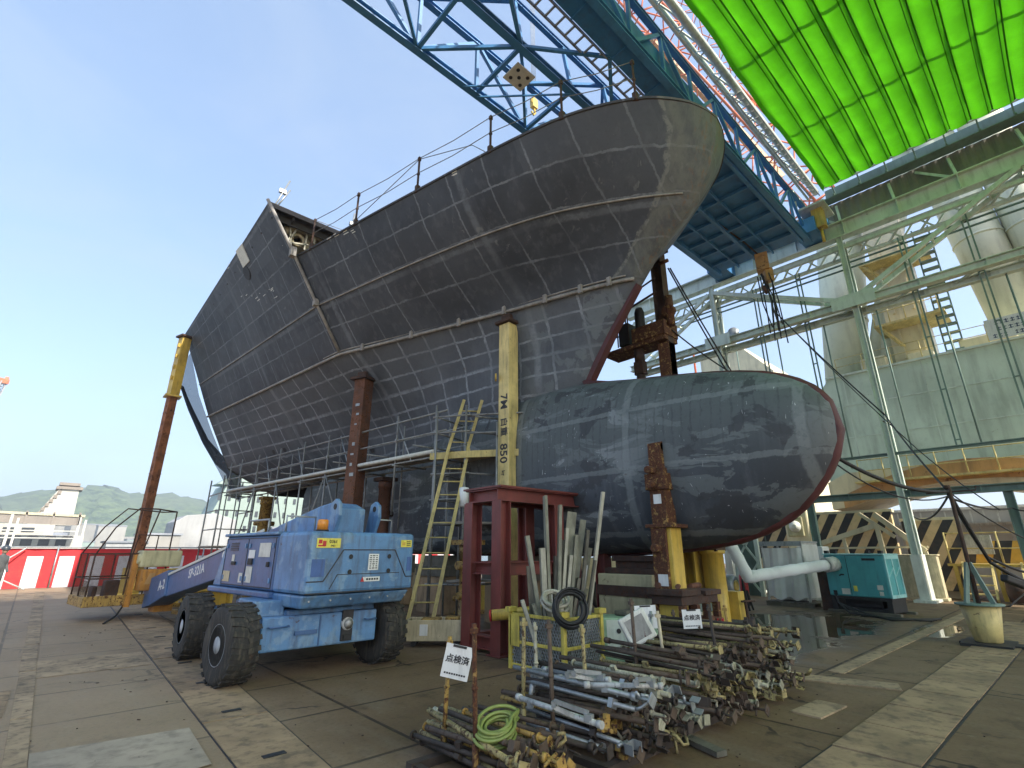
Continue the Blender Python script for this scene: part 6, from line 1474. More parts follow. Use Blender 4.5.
for a_, b_, r_, lab in (((7.72,4.9,1.07),(8.25,4.95,1.07),.05,'rusted round bar on the trestle end nearest the keel block'), ((8.4,4.7,1.03),(8.9,4.8,1.03),.05,'rusted round bar on the trestle end nearest the round yellow prop'), ((7.75,4.55,1.06),(8.15,4.75,1.06),.04,'thinner rusted bar lying askew on the steel trestle')):
    m = MB(); m.tube([a_, b_], r_, 8); solo(m, 'steel_bar', M['rust'], lab, 'bar')

c = gz(706, 640); t = thing('wooden_box', 'pale wooden box with an arched hole beside the steel trestle', 'box', (c.x, c.y, 0)); m = MB(); m.box(c+V((.15,.15,.24)), (.42,.4,.48), rz(-.7)); m.build('box_body', M['cream'], t, .01)
m = MB(); n_ = rz(-.7)@V((0,-1,0)); r = rz(-.7)@V((1,0,0)); q = c+V((.15,.15,.0))+n_*.203; m.prism([q+r*a+V((0,0,b)) for a, b in ((-.0,.04),(.12,.04),(.12,.26),(.1,.3),(.06,.32),(.02,.3),(0,.26))], n_*.004); m.build('arched_hole', M['black'], t)
m = MB(); m.box(c+V((.15,.15,.57)), (.5,.45,.16), rz(-.6)); solo(m, 'green_tin', M['shed_dark'], 'dark green tin lying on the wooden box', 'tin', None, .02)
m = MB(); m.box(at(721,622,9.3), (.16,.1,.12), rz(.4)); m.boxb(*[v for v in (at(716,628,9.3).x-.35, at(716,628,9.3).x+.4, at(716,628,9.3).y-.05, at(716,628,9.3).y+.05, at(716,618,9.3).z-.25, at(716,618,9.3).z-.22)]); 
solo(m, 'red_tail_lamp', M['red'], 'small red lamp bracket sticking out beside the wooden box', 'lamp')
for i, (p, q, lab) in enumerate((((676,733),(722,754),'flat worn timber lying on the ground at the rack end'), ((660,728),(694,740),'short pale stick on the ground by the rack end'))):
    a, b = gz(*p, .03), gz(*q, .03); m = MB(); m.beam(a, b, .11 if not i else .05, .04); solo(m, 'ground_timber', M['wood_pale' if i else 'wood_dark'], lab, 'timber')
# wheel lying under the hull
c = gz(606, 612); t = thing('spare_wheel', 'black rubber wheel on a dark hub behind the timber bin', 'wheel', (c.x, c.y, 0)); A_ = rz(-.6); m = MB(); m.lathe([(.2,-.1),(.38,-.13),(.43,-.08),(.43,.08),(.38,.13),(.2,.1),(.2,-.1)], c+V((0,0,.43)), 26, A_@rx(R(90))); m.build('tyre', M['rubber'], t)
m = MB(); m.lathe([(.2,-.05),(.2,.05),(.07,.08)], c+V((0,0,.43)), 18, A_@rx(R(90))); m.build('rim', M['rim'], t)
m = MB(); c = gz(604, 606); m.box(c+V((.6,.5,.7)), (1.6,.6,1.4), rz(-.7)); solo(m, 'cream_cabinet', M['cream'], 'cream cabinet beyond the hull bottom behind the tallest batten', 'cabinet', None, .03)
m = MB(); c = gz(516, 640); m.box(c+V((.1,.1,.15)), (.3,.25,.3), rz(.5)); m.box(c+V((.1,.1,.42)), (.28,.24,.2), rz(.7)); solo(m, 'paint_box', M['galv_white'], 'pale stacked boxes between red stand and mesh bin', 'box', None, .015)

# ================================================================== GENERATOR, CUBICLE, DUCT AND CABLE POLE
G0 = V((17.45, 4.42, 0)); GR = rz(-1.7)
gn = thing('generator', 'teal engine generator on a black skid fed by the white duct', 'generator', G0)
def gp(x, y, z): return G0 + GR @ V((x*.76, y, z))
def gb(m, x0, x1, y0, y1, z0, z1): m.box(gp((x0+x1)/2, (y0+y1)/2, (z0+z1)/2), ((x1-x0)*.76, y1-y0, z1-z0), GR)
m = MB(); gb(m, -1.0, 1.0, -.48, .48, .42, 1.5); m.build('enclosure', M['teal'], gn, .03)
m = MB(); gb(m, -1.02, 1.02, -.5, .5, 1.5, 1.54); m.build('roof_plate', M['teal_light'], gn, .01)
m = MB()
for y0, y1, z0, z1 in ((-.47,.47,1.4,1.5),(-.47,.47,.42,.5),(-.47,-.41,.5,1.4),(.41,.47,.5,1.4),(-.03,.03,.5,1.4)): gb(m, 1.0, 1.025, y0, y1, z0, z1)
m.beam(gp(1.015,-.44,.95), gp(1.015,0,1.2), .02, .04, GR@V((1,0,0))); m.beam(gp(1.015,0,.95), gp(1.015,.44,1.2), .02, .04, GR@V((1,0,0))); m.build('end_frame', M['teal_light'], gn)
m = MB(); gb(m, -.985, -.98, -.4, .4, .5, 1.4); gb(m, -.24, -.225, -.486, -.48, .46, 1.48); gb(m, -.9, -.6, -.487, -.48, 1.36, 1.42); gb(m, .3, .72, -.487, -.48, 1.36, 1.42); gb(m, -.5, -.4, -.487, -.48, 1.14, 1.2); gb(m, -.5, -.38, -.487, -.48, .96, 1.0); gb(m, -.55, -.5, -.487, -.48, .94, .98); gb(m, -.85, -.72, -.487, -.48, .44, .56)
for x in (-.9, -.6, .5, .9): gb(m, x-.06, x+.06, -.45, -.33, 1.54, 1.62)
m.build('latch', M['black'], gn)
m = MB(); gb(m, -.55, -.28, -.486, -.48, .47, .62); gb(m, .62, .8, -.486, -.48, .62, .74); gb(m, .66, .78, -.486, -.48, .48, .58); m.build('data_plate', M['sticker'], gn)
m = MB(); gb(m, -.14, -.02, -.486, -.48, .56, .7); m.build('warning_sticker', M['sticker_yellow'], gn)
m = MB(); gb(m, -.98, .98, -.46, .46, .34, .42)
for x in (-.9, .88): gb(m, x-.08, x+.08, -.46, .46, .06, .34)
gb(m, -.95, .95, -.42, -.34, .06, .14); gb(m, -.95, .95, .34, .42, .06, .14); gb(m, -.6, .6, -.3, .3, .16, .34); m.build('skid', M['black'], gn)
m = MB(); gb(m, -1.1, 1.2, -.6, -.45, 0, .06); gb(m, -1.1, 1.2, .4, .55, 0, .06); m.build('timber_bearer', M['wood_dark'], gn)
m = MB(); c = gp(-1.25, -.2, 0); m.boxb(c.x-.14, c.x+.14, c.y-.14, c.y+.14, 0, 1.05); solo(m, 'rusty_post', M['rust_dark'], 'dark rusty short post at the left end of the teal generator', 'post')
m = MB(); random.seed(6)
for k in range(3): m.tube([gp(-.8,-.5,.5), gp(-.6,-.7,.25), gp(-.2+k*.3,-.9,.03), gp(1+k*.2,-1.2-.2*k,.025), gp(2.2,-1.0+.3*k,.025)], .025, 6)
solo(m, 'power_cable', M['cable'], 'black power cables trailing from the generator over wet concrete', 'cable')
# vinyl curtained cubicle on a pallet
Q0 = V((18.1, 6.5, 0)); QR = rz(-1.6)
cu = thing('vinyl_cubicle', 'cubicle with milky vinyl curtain standing on a dark pallet', 'cubicle', Q0)
def qp(x, y, z): return Q0 + QR @ V((x*.8, y, z))
def qb(m, x0, x1, y0, y1, z0, z1): m.box(qp((x0+x1)/2, (y0+y1)/2, (z0+z1)/2), ((x1-x0)*.8, y1-y0, z1-z0), QR)
m = MB()
for x in (-.75, .75):
    for y in (-.6, .6): qb(m, x-.03, x+.03, y-.03, y+.03, .16, 1.85)
for y in (-.6, .6): qb(m, -.75, .75, y-.02, y+.02, 1.8, 1.85)
for x in (-.75, .75): qb(m, x-.02, x+.02, -.6, .6, 1.8, 1.85)
m.build('frame', M['galv_white'], cu); m = MB(); qb(m, -.8, .8, -.66, .66, 1.85, 1.9); qb(m, -.8, .8, -.68, -.64, 1.76, 1.88); m.build('top_flap', M['rim'], cu)
m = MB(); rows = []
for k in range(8): z = 1.7 - k*.21; rows.append([qp(-.74+1.48*i/30, -.65+.05*math.sin(i*.42+k*.25)+.015*math.sin(i*1.3+k*.5), z + (.05*math.sin(i*.5) if k == 7 else 0)) for i in range(31)])
m.grid(rows); rows = []
for k in range(8): z = 1.8 - k*.22; rows.append([qp(.78+.02*math.sin(i*1.3+k*.3), -.6+1.2*i/16, z) for i in range(17)])
m.grid(rows); m.build('curtain', M['vinyl_white'], cu)
m = MB(); qb(m, -.5, .5, -.3, .5, .16, 1.2); m.build('inner_cabinet', M['galv_white'], cu, .03)
m = MB()
for y in (-.6, 0, .6): qb(m, -.85, .85, y-.06, y+.06, 0, .1)
for k in range(8): qb(m, -.85+k*.22, -.7+k*.22, -.68, .68, .1, .13)
m.build('pallet', M['wood_dark'], cu)
c = at(822, 600, 17.9); t = thing('white_locker', 'narrow pale locker between the vinyl cubicle and generator', 'locker', (c.x, c.y, 0)); m = MB(); m.box((c.x, c.y, .88), (.8,.6,1.75), QR); m.build('locker_body', M['white'], t, .02); m = MB(); m.box(V((c.x, c.y, .88))+QR@V((0,-.303,.1)), (.7,.006,.02), QR); m.box(V((c.x, c.y, .88))+QR@V((-.1,-.303,0)), (.02,.006,1.6), QR); m.build('door_gap', M['rust'], t)
# inflated film duct
m = MB(); da, db, dc, dd_ = at(716, 525, 14.2), at(733, 549, 14.0), at(748, 577, 13.9), at(826, 565, 15.0)
pts = [da.lerp(db, k/4) for k in range(4)] + [db.lerp(dc, k/6) for k in range(6)] + [dc+V((0,0,-.03)), dc.lerp(dd_, .04)+V((0,0,-.02))] + [dc.lerp(dd_, k/16) for k in range(1, 17)]
m.tube(pts, [.15+.01*math.sin(i*2.3) for i in range(len(pts))], 14); o = solo(m, 'film_duct', M['duct'], 'white inflated film air duct bending from hull to generator', 'duct')
m = MB(); e = dd_; d_ = (dd_-dc).normalized(); m.tube([e-d_*.02, e+d_*.35], .2, 12); solo(m, 'duct_collar', M['galv_white'], 'pale collar joining the white film duct to the generator', 'collar')
# blower and red bottle under the nose
c = at(727, 585, 14.5); t = thing('blower', 'grey blower motor with yellow face under the white duct', 'blower', (c.x, c.y, 0)); m = MB(); m.lathe([(.22,-.25),(.26,-.2),(.26,.2),(.2,.26)], (c.x, c.y, .75), 18, rx(R(90))); m.box((c.x, c.y, .25), (.5,.6,.5), rz(.3)); m.build('motor', M['galv'], t)
m = MB(); m.lathe([(.16,0),(.1,.03)], (c.x-.02, c.y-.26, .72), 14, rx(R(90))); m.build('face_plate', M['yellow'], t)
c = gz(746, 600); t = thing('gas_bottle', 'red gas bottle standing at the foot of the lattice post', 'bottle', (c.x, c.y, 0)); m = MB(); m.lathe([(.13,0),(.14,.05),(.14,.75),(.1,.88),(.04,.93),(.04,.98)], (c.x, c.y, 0), 18); m.build('bottle_body', M['red'], t); m = MB(); m.box((c.x, c.y, 1.02), (.07,.07,.1)); m.build('valve', M['galv'], t)
m = MB(); c = at(742, 600, 15.5); random.seed(2)
for k in range(7): a = V((c.x+random.uniform(-.6,.5), c.y+random.uniform(-.4,.4), .03)); m.tube([a, a+V((random.uniform(-.2,.2), .1, random.uniform(.3,.8))), a+V((random.uniform(-.6,.6), .2, .1))], .03, 6)
solo(m, 'hose_tangle', M['cable'], 'tangle of dark hoses on the floor below the white duct', 'hose')
# cable pole standing in a yellow tapered bucket
c = V((13.14, 1.58, 0)); cp_ = thing('cable_pole', 'thin dark pole carrying black cables, standing in a yellow bucket', 'pole', c)
m = MB(); m.lathe([(.19,.05),(.2,.06),(.3,.66),(.0,.66)], c, 22); m.build('bucket', M['pale_yellow'], cp_); m = MB(); m.lathe([(.36,.66),(.36,.69),(.1,.69)], c, 20); m.build('top_plate', M['shed_dark'], cp_)
m = MB(); m.boxb(c.x-.5, c.x+.45, c.y-.35, c.y+.35, 0, .05); m.boxb(c.x-.2, c.x+.2, c.y-.5, c.y+.4, .0, .04); m.build('base_mat', M['black'], cp_)
m = MB(); m.tube([c+V((0,0,.6)), c+V((.0,-.02,2.78))], .035, 8); m.tube([c+V((-.05,.35,2.7)), c+V((.05,-.4,2.72)), c+V((.05,-.42,2.8))], .015, 6); m.tube([c+V((0,0,2.78)), c+V((0,0,2.84))], .05, 8); m.build('pole', M['rust_dark'], cp_)
for a in (.3, 2.4, 4.5):
    m = MB(); m.beam(c+V((.22*math.cos(a), .22*math.sin(a), .69)), c+V((.02*math.cos(a), .02*math.sin(a), 1.4)), .05, .07); m.build('brace_leg', M['shed_dark'], cp_)
def cable(name, label, pts, r, sag):
    m = MB()
    for a, b in zip(pts, pts[1:]): m.tube(sagline(a, b, sag), r, 6)
    return solo(m, name, M['cable'], label, 'cable')
top = c + V((0,0,2.72)); B_ = onX(838, 458, 10.4)
cable('overhead_cable', 'thick black cable bundle from behind the bulb to the cable pole', [B_, top], .035, .18)
cable('overhead_cable', 'thin black cable just below the thick bundle from the bulb', [B_+V((0,.05,-.1)), top+V((0,0,-.08))], .014, .3)
cable('overhead_cable', 'black cable dropping from the pole to the green sill post', [top+V((0,0,-.12)), onX(1012, 508, XS-.3), onX(1040, 505, XS-.3)], .022, .12)
cable('overhead_cable', 'heavy black cable falling from the pole top past the stairs', [top, at(990, 562, 10.6), at(1045, 590, 10.9)], .035, .04)
cable('overhead_cable', 'thinner heavy cable twisted beside the one falling past the stairs', [top+V((.02,.02,-.05)), at(986, 556, 10.9), at(1045, 576, 11.3)], .026, .07)
cable('overhead_cable', 'slack black cable from the shed column to the pole top', [onX(914, 517, XS-.4), top+V((0,0,-.05))], .022, .25)
cable('overhead_cable', 'thin cable from the pole top to the yellow platform', [top, at(1040, 545, 11.5)], .014, .1)
cable('overhead_cable', 'pair of black lines from the hook block down to the cable pole', [V((20.5, 6.4, 11.0)), at(885, 415, 15), top], .022, .1)
cable('overhead_cable', 'upper thin line from the hook block past the shed column', [V((20.6, 6.5, 11.2)), at(905, 438, 15.4), at(1000, 510, 12)], .015, .12)
cable('ground_cable', 'short black cable end lying on the concrete beside the bucket', [gz(995, 607, .02), gz(1010, 606, .35), gz(1035, 585, .5)], .02, .0)
m = MB(); m.box(at(1015, 582, 10.75), (.5,.16,.14), rz(-.6) @ ry(.35)); solo(m, 'cable_joint', M['black'], 'dark taped cable joint hanging before the yellow stairs', 'cable joint', None, .03)
# thin leaning stake by the wet patch
m = MB(); a = gz(752, 640); m.tube([a, at(745, 600, a.x*_sa+a.y*_ca)], .03, 8); m.tube([a+V((0,0,.02)), a+V((0,0,.2))], .05, 8); m.tube([at(745,601,a.x*_sa+a.y*_ca)-V((.15,0,0)), at(745,601,a.x*_sa+a.y*_ca)+V((.2,-.1,0))], .02, 6); solo(m, 'leaning_stake', M['rust_dark'], 'dark stake leaning beside the wet concrete', 'stake')

# ================================================================== BANNER, PERSON AND SHIPS BEYOND
YB = 32.6
bnr = thing('striped_banner', 'red and white striped ceremony banner hung along the quay fence', 'banner', (4, YB, 0))
m = MB(); rows = []; xs_ = [-16 + i*.18 for i in range(int(40/.18))]
for z in (.02, .4, .8, 1.2, 1.72): rows.append([V((x, YB + .035*math.sin(x*2.6)*(1.72-z) + .02*math.sin(x*7), z)) for x in xs_])
m.grid(rows); bo = m.build('cloth', M['red'], bnr)
bm_t = stripes_mat('red_white_banner_cloth', (.72, .70, .72), (.55, .03, .035), 0, 1.12, 'X')
nt = bm_t.node_tree; n = N(nt); p_ = n('ShaderNodeNewGeometry').outputs['Position']; sp = n('ShaderNodeSeparateXYZ'); n.link(p_, sp.inputs[0])
bs_ = [x for x in nt.nodes if x.type == 'BSDF_PRINCIPLED'][0]; src = bs_.inputs['Base Color'].links[0].from_socket
k = n.math('GREATER_THAN', sp.outputs['Z'], 1.38); n.link(n.mix(k, src, (.55,.03,.035)), bs_.inputs['Base Color']); bs_.inputs['Roughness'].default_value = .8
bo.data.materials[0] = bm_t
fn = thing('pipe_fence', 'grey pipe fence with diagonal props standing at the striped banner', 'fence', (4, YB-.3, 0)); m = MB()
for x in range(-14, 22, 3): m.tube([(x, YB-.15, 0), (x, YB-.15, 1.85)], .035, 6)
m.tube([(-16, YB-.12, 1.78), (24, YB-.12, 1.78)], .035, 6); m.build('post', M['galv'], fn); m = MB()
for x in range(-14, 22, 6): m.tube([(x, YB-1.1, .02), (x+1.9, YB-.2, 1.75)], .03, 6); m.tube([(x+2.2, YB-1.0, .02), (x+.1, YB-.2, 1.1)], .03, 6)
m.build('prop', M['galv_white'], fn)
# a person at the very edge of the frame
pc = gz(-9, 596); pd = pc.x*_sa + pc.y*_ca
def skin_body(name, verts, edges, radii, mat, parent, lvl=2):
    me = bpy.data.meshes.new(name); me.from_pydata([V(v) for v in verts], edges, []); o = bpy.data.objects.new(name, me); COL.objects.link(o)
    md = o.modifiers.new('skin', 'SKIN'); md.use_smooth_shade = True
    for i, sv in enumerate(me.skin_vertices[0].data if me.skin_vertices else []): pass
    if not me.skin_vertices:
        bpy.context.view_layer.objects.active = o
    sl = me.skin_vertices[0].data if me.skin_vertices else None
    if sl:
        for i, r_ in enumerate(radii): sl[i].radius = (r_[0], r_[1]) if isinstance(r_, tuple) else (r_, r_)
        sl[0].use_root = True
    sd = o.modifiers.new('sub', 'SUBSURF'); sd.levels = lvl; sd.render_levels = lvl; me.materials.append(mat); o.parent = parent; return o
per = thing('person', 'person in grey work clothes and dark helmet before the striped banner', 'person', (pc.x, pc.y, 0), None, .8)
vb_ = [(0,0,.98),(0,0,1.15),(0,0,1.36),(0,-.01,1.47),(0,-.01,1.54),(0,-.02,1.66),  (.1,0,.92),(.11,.01,.5),(.11,.03,.09),(.12,-.1,.05), (-.1,0,.92),(-.11,0,.5),(-.12,.03,.09),(-.13,-.1,.05), (.18,0,1.4),(.24,.02,1.12),(.22,-.1,.9),(.21,-.15,.83), (-.18,0,1.4),(-.24,.02,1.12),(-.22,-.1,.9),(-.21,-.15,.83)]
eb_ = [(0,1),(1,2),(2,3),(3,4),(4,5),(0,6),(6,7),(7,8),(8,9),(0,10),(10,11),(11,12),(12,13),(2,14),(14,15),(15,16),(16,17),(2,18),(18,19),(19,20),(20,21)]
rb_ = [(.16,.12),(.15,.11),(.17,.12),(.07,.07),(.06,.06),(.095,.11),(.1,.1),(.075,.075),(.055,.055),(.045,.04),(.1,.1),(.075,.075),(.055,.055),(.045,.04),(.075,.075),(.055,.055),(.045,.045),(.035,.035),(.075,.075),(.055,.055),(.045,.045),(.035,.035)]
me_ = bpy.data.meshes.new('tmp'); o_ = bpy.data.objects.new('body', me_); bpy.data.objects.remove(o_)
skin_body('body', vb_, eb_, rb_, M['cloth_grey'], per)
m = MB(); m.lathe([(.135,0),(.14,.03),(.125,.1),(.07,.155),(.0,.165)], (0,-.02,1.66), 18); m.lathe([(.0,0),(.15,0),(.15,.015),(0,.015)], (0,-.045,1.655), 18); m.build('helmet', M['helmet'], per, 0, False)
m = MB(); m.lathe([(.05,0),(.085,.05),(.1,.11),(.095,.17),(.05,.2)], (0,-.03,1.52), 16); m.box((0,-.135,1.625), (.025,.035,.05)); m.box((.1,-.02,1.62), (.02,.04,.06)); m.box((-.1,-.02,1.62), (.02,.04,.06)); m.build('face', M['skin'], per, 0, False)

def dk_ship(x0, x1, y, dep, z0, z1, mat, name='deck_house', parent=None):
    m = MB(); m.boxb(x0, x1, y, y+dep, z0, z1); return m.build(name, mat, parent)
fs = thing('white_ferry', 'cream white ship with funnel tower beyond the striped banner', 'ship', (0, 122, -2))
m = MB(); m.prism([(-60,118,-2),(7.6,118,-2),(8.4,118,1.8),(-60,118,1.8)], (0,14,0)); m.build('hull', M['ship_white'], fs)
dk_ship(-60, 6.6, 119, 12, 1.8, 4.2, M['ship_white'], 'lower_deck', fs); a_ = dk_ship(-60, 2.4, 120, 10, 4.2, 6.0, M['ship_white'], 'upper_deck', fs)
m = MB(); m.prism([(-1.2,122,6.0),(4.6,122,6.0),(4.4,122,12.2),(1.6,122,12.2),(.4,122,9.5)], (0,4,0)); fu = m.build('funnel', M['ship_white'], fs)
m = MB(); m.boxb(1.2,4.9,121.6,126.4,12.2,12.7); m.boxb(1.5,4.4,121.8,126,12.9,13.4); m.build('funnel_cap', M['ship_shade'], fu)
m = MB(); m.tube([(-1.0,122,6.2),(2.0,122,12.3)], .12, 6)
for k in range(7): m.box((-.6+k*.4, 121.9, 7.1+k*.75), (.5,.3,.5))
m.build('funnel_ladder', M['ship_shade'], fu)
m = MB()
for k in range(26): m.boxb(-52+k*2.2, -50.6+k*2.2, 118.9, 119.0, 2.5, 3.5)
for k in range(22): m.boxb(-50+k*2.3, -48.4+k*2.3, 119.9, 120, 4.7, 5.4)
m.build('window', M['window'], fs)
m = MB()
for k in range(13): m.lathe([(.55,0),(.8,.25),(.55,.5)], (-22+k*2.2, 117.6, 3.6), 10)
m.build('life_raft', M['ship_shade'], fs)
cn = thing('quay_canopy', 'long brown roofed walkway frame in front of the white ferry', 'canopy', (0, 112, 0))
m = MB(); m.prism([(-60,110,8.0),(5.6,110,6.9),(5.6,110,7.25),(-60,110,8.4)], (0,5,0)); m.build('roof', M['cream'], cn)
m = MB(); m.prism([(-60,110.2,6.6),(5.4,110.2,5.6),(5.4,110.2,6.9),(-60,110.2,8.0)], (0,.3,0))
for k in range(20): x = -56+k*3.2; m.boxb(x, x+.25, 110, 110.2, 5.6, 7.6)
m.build('soffit', M['ship_shade'], cn)
m = MB()
for x in (-20,-12,-3.2,4.9): m.boxb(x, x+.35, 110, 110.35, -2, 7); m.boxb(x+.8, x+1.1, 110, 110.3, -2, 6.5)
for z in (2.0, 3.5, 4.6): m.boxb(-60, 5, 110.1, 110.3, z, z+.15)
m.build('post', M['ship_white'], cn)
gs = thing('mint_ship', 'pale mint ship superstructure with small windows behind the scaffold', 'ship', (30, 126, -2))
m = MB(); m.prism([(24.5,124,-2),(46,124,-2),(46,124,15.5),(29,124,15.5),(26.8,124,9),(24.5,124,8.6)], (0,10,0)); m.build('deck_house', M['mint'], gs)
m = MB(); m.prism([(27,123.9,15.5),(46,123.9,15.5),(46,123.9,18.5),(31,123.9,18.5)], (0,6,0)); m.build('bridge', M['mint'], gs)
m = MB()
for r_ in range(4):
    for k in range(9): m.boxb(27.5+k*2, 28.1+k*2, 123.85, 124.0, 2.5+r_*3.2, 3.7+r_*3.2)
m.build('window', M['window'], gs)
tp = thing('covered_building', 'building wrapped in white tarpaulin across the dock', 'building', (24, 118, -2)); m = MB(); m.prism([(19,116,-2),(30,116,-2),(30,116,7.6),(26,116,8.8),(21,116,8.2),(19.4,116,7)], (0,9,0)); m.build('wall', M['tarp_white'], tp, .1)
for i, (x0, x1, z1, mt, lab) in enumerate(((14, 20, 4.4, 'house', 'low cream dock building next to the tarpaulin wrapped one'), (9.4, 15, 3.0, 'tarp_white', 'low pale shed roof in front of the town'), (36, 52, 6, 'house', 'cream dock building behind the lift turret'))):
    o = thing('dock_building', lab, 'building', (x0, 112, -2)); m = MB(); m.boxb(x0, x1, 112, 119, -2, z1); m.build('wall', M[mt], o); m = MB(); m.boxb(x0-.3, x1+.3, 111.7, 119.3, z1, z1+.3); m.build('roof', M['roof'], o)
    m = MB()
    for k in range(int((x1-x0)/1.3)): 
        for r_ in range(max(1, int(z1/3))): m.boxb(x0+.3+k*1.3, x0+.85+k*1.3, 111.95, 112, .2+r_*2.4, 1.4+r_*2.4)
    m.build('window', M['window'], o)

# sea haze over the yard and the harbour
hz = MB(); hz.boxb(-905, 1410, -100, 1180, -6.5, 140)
hm_, hnt = newmat('sea_haze'); pv = hnt.nodes.new('ShaderNodeVolumePrincipled'); ho = hnt.nodes.new('ShaderNodeOutputMaterial')
pv.inputs['Color'].default_value = (.82, .9, 1, 1); pv.inputs['Density'].default_value = .0007; pv.inputs['Anisotropy'].default_value = .2; hnt.links.new(pv.outputs[0], ho.inputs['Volume'])
ho_ = hz.build('haze', hm_); ho_['kind'] = 'stuff'
# every separate member of a part becomes a part of its own
KEEP = set('lettering fine_print plate_line label_line sticker_line sticker_mark chalk_marks stencil_marks hem mesh_panel panel_groove door_gap latch rib curtain plate_joint cladding life_raft_line wire_fall guard_rope pipe_stub body face helmet hull bulbous_bow red_mark funnel_ladder'.split())
def split_parts():
    for o in list(bpy.data.objects):
        base = o.name.split('.')[0]
        if o.type != 'MESH' or o.parent is None or base in KEEP or o.data.users > 1 or any(c.parent == o for c in bpy.data.objects if c.parent): continue
        me = o.data; n = len(me.vertices)
        if n > 30000 or n < 12: continue
        par = list(range(n))
        def find(a):
            while par[a] != a: par[a] = par[par[a]]; a = par[a]
            return a
        for pl_ in me.polygons:
            vs = pl_.vertices; r0 = find(vs[0])
            for v in vs[1:]:
                r1_ = find(v)
                if r1_ != r0: par[r1_] = r0
        isl = {}
        for v in range(n): isl.setdefault(find(v), []).append(v)
        ks = list(isl)
        if len(ks) < 2 or len(ks) > 400: continue
        bb = []
        for k in ks:
            cs = [me.vertices[v].co for v in isl[k]]
            bb.append((min(c.x for c in cs)-.004, max(c.x for c in cs)+.004, min(c.y for c in cs)-.004, max(c.y for c in cs)+.004, min(c.z for c in cs)-.004, max(c.z for c in cs)+.004))
        q = list(range(len(ks)))
        def f2(a):
            while q[a] != a: q[a] = q[q[a]]; a = q[a]
            return a
        for a in range(len(ks)):
            A_ = bb[a]
            for b in range(a):
                B_ = bb[b]
                if A_[0] < B_[1] and B_[0] < A_[1] and A_[2] < B_[3] and B_[2] < A_[3] and A_[4] < B_[5] and B_[4] < A_[5]: q[f2(a)] = f2(b)
        cl = {}
        for a, k in enumerate(ks): cl.setdefault(f2(a), []).append(k)
        if not 2 <= len(cl) <= 100: continue
        v2c = {}
        for c_, kk in cl.items():
            for k in kk:
                for v in isl[k]: v2c[v] = c_
        polys = {}
        for pl_ in me.polygons: polys.setdefault(v2c[pl_.vertices[0]], []).append(pl_)
        for c_, pls in polys.items():
            idx = {}; vs = []; fs = []; sm = []
            for pl_ in pls:
                f = []
                for v in pl_.vertices:
                    if v not in idx: idx[v] = len(vs); vs.append(me.vertices[v].co.copy())
                    f.append(idx[v])
                fs.append(f); sm.append(pl_.use_smooth)
            m2 = bpy.data.meshes.new(base); m2.from_pydata(vs, [], fs); m2.polygons.foreach_set('use_smooth', sm); m2.update()
            for mt_ in me.materials: m2.materials.append(mt_)
            o2 = bpy.data.objects.new(base, m2); COL.objects.link(o2); o2.parent = o.parent
            for md in o.modifiers:
                if md.type == 'BEVEL':
                    nd = o2.modifiers.new('bevel', 'BEVEL'); nd.width = md.width; nd.segments = 2; nd.limit_method = 'ANGLE'; nd.angle_limit = md.angle_limit
        bpy.data.objects.remove(o)
split_parts()
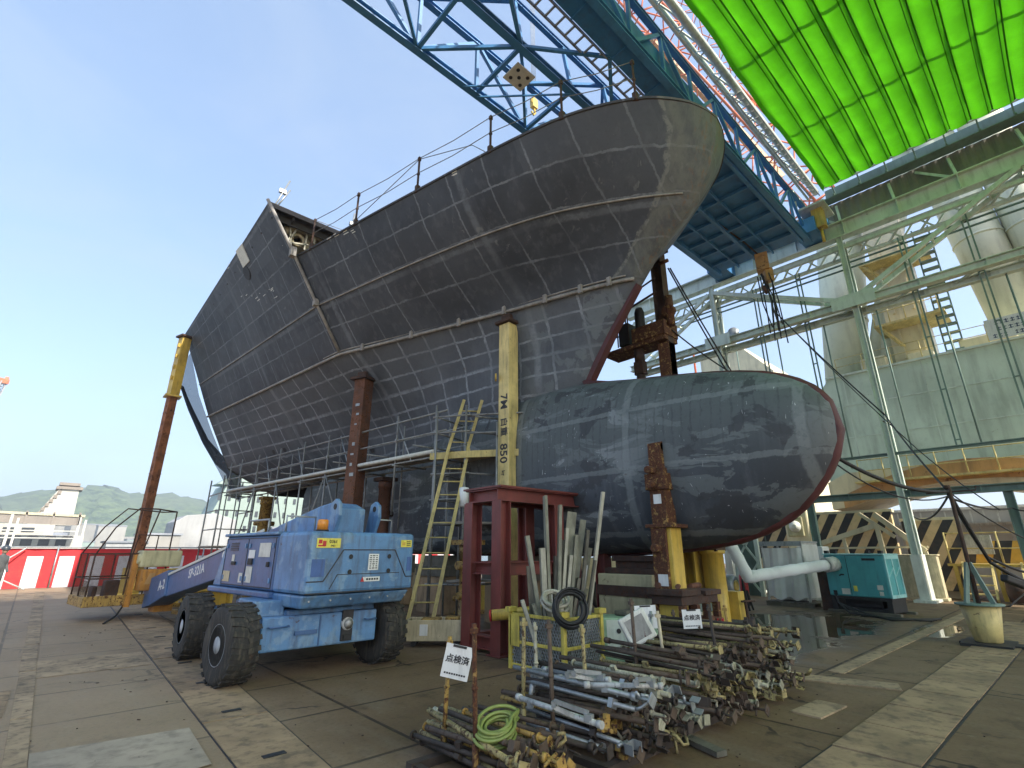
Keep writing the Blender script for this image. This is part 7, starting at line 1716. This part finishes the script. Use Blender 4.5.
# ================================================================== LIGHT, SKY, CAMERA
SUN_EL = R(38)
sd = V((.1, -.995, 0)).normalized()            # horizontal direction towards the sun
wd_ = bpy.data.worlds.new('World'); S.world = wd_; wd_.use_nodes = True; nt = wd_.node_tree; nt.nodes.clear()
sk = nt.nodes.new('ShaderNodeTexSky'); sk.sky_type = 'NISHITA'; sk.sun_disc = False; sk.sun_elevation = SUN_EL; sk.sun_rotation = math.atan2(sd.x, sd.y)
sk.air_density = 1.0; sk.dust_density = 2.6; sk.ozone_density = 1.5; sk.altitude = 0
bg = nt.nodes.new('ShaderNodeBackground'); bg.inputs[1].default_value = .15; wo = nt.nodes.new('ShaderNodeOutputWorld'); tn = nt.nodes.new('ShaderNodeMix'); tn.data_type = 'RGBA'; tn.blend_type = 'MULTIPLY'; tn.inputs[0].default_value = 1; tn.inputs[7].default_value = (.98, 1.0, 1.0, 1); nt.links.new(sk.outputs[0], tn.inputs[6]); fl = nt.nodes.new('ShaderNodeMix'); fl.data_type = 'RGBA'; fl.inputs[0].default_value = .4; fl.inputs[7].default_value = (1.35, 1.85, 2.65, 1); nt.links.new(tn.outputs[2], fl.inputs[6]); wn = N(nt); tcw = wn('ShaderNodeTexCoord').outputs['Generated']; cl_ = wn.noise(wn.mapping(tcw, (1.2, 1.2, 3.2), (.2, .1, .4)), 1.9, 7, .58, .6)
szw = wn('ShaderNodeSeparateXYZ'); wn.link(tcw, szw.inputs[0])
veil = wn.math('ADD', wn.math('MULTIPLY', wn.ramp(cl_, .42, .72), .22), wn.math('MULTIPLY', wn.ramp(szw.outputs[2], .28, .0), .35))
wn.link(wn.mix(veil, fl.outputs[2], (1.8, 2.1, 2.5)), bg.inputs[0]); nt.links.new(bg.outputs[0], wo.inputs[0])
sl_ = bpy.data.lights.new('sun', 'SUN'); sl_.energy = 3.2; sl_.angle = R(.7); sl_.color = (1, .95, .86); so = bpy.data.objects.new('sun', sl_); COL.objects.link(so)
dirv = -(V((sd.x*math.cos(SUN_EL), sd.y*math.cos(SUN_EL), math.sin(SUN_EL)))); so.rotation_euler = dirv.to_track_quat('-Z', 'Y').to_euler(); so.location = (0, 0, 60)
cd = bpy.data.cameras.new('camera'); cd.lens = 36*FPX/1024; cd.sensor_width = 36; cd.clip_end = 8000; cd.clip_start = .05
co = bpy.data.objects.new('camera', cd); COL.objects.link(co); co.location = O; co.rotation_euler = (R(90)+PIT, 0, -AZ); S.camera = co
S.view_settings.view_transform = 'Standard'; S.view_settings.look = 'None'; S.view_settings.exposure = 1.4; S.view_settings.gamma = 1
S.cycles.use_denoising = True; S.cycles.max_bounces = 8; S.cycles.diffuse_bounces = 4; S.cycles.transparent_max_bounces = 12; S.cycles.sample_clamp_indirect = 8
S.cycles.caustics_reflective = False; S.cycles.caustics_refractive = False
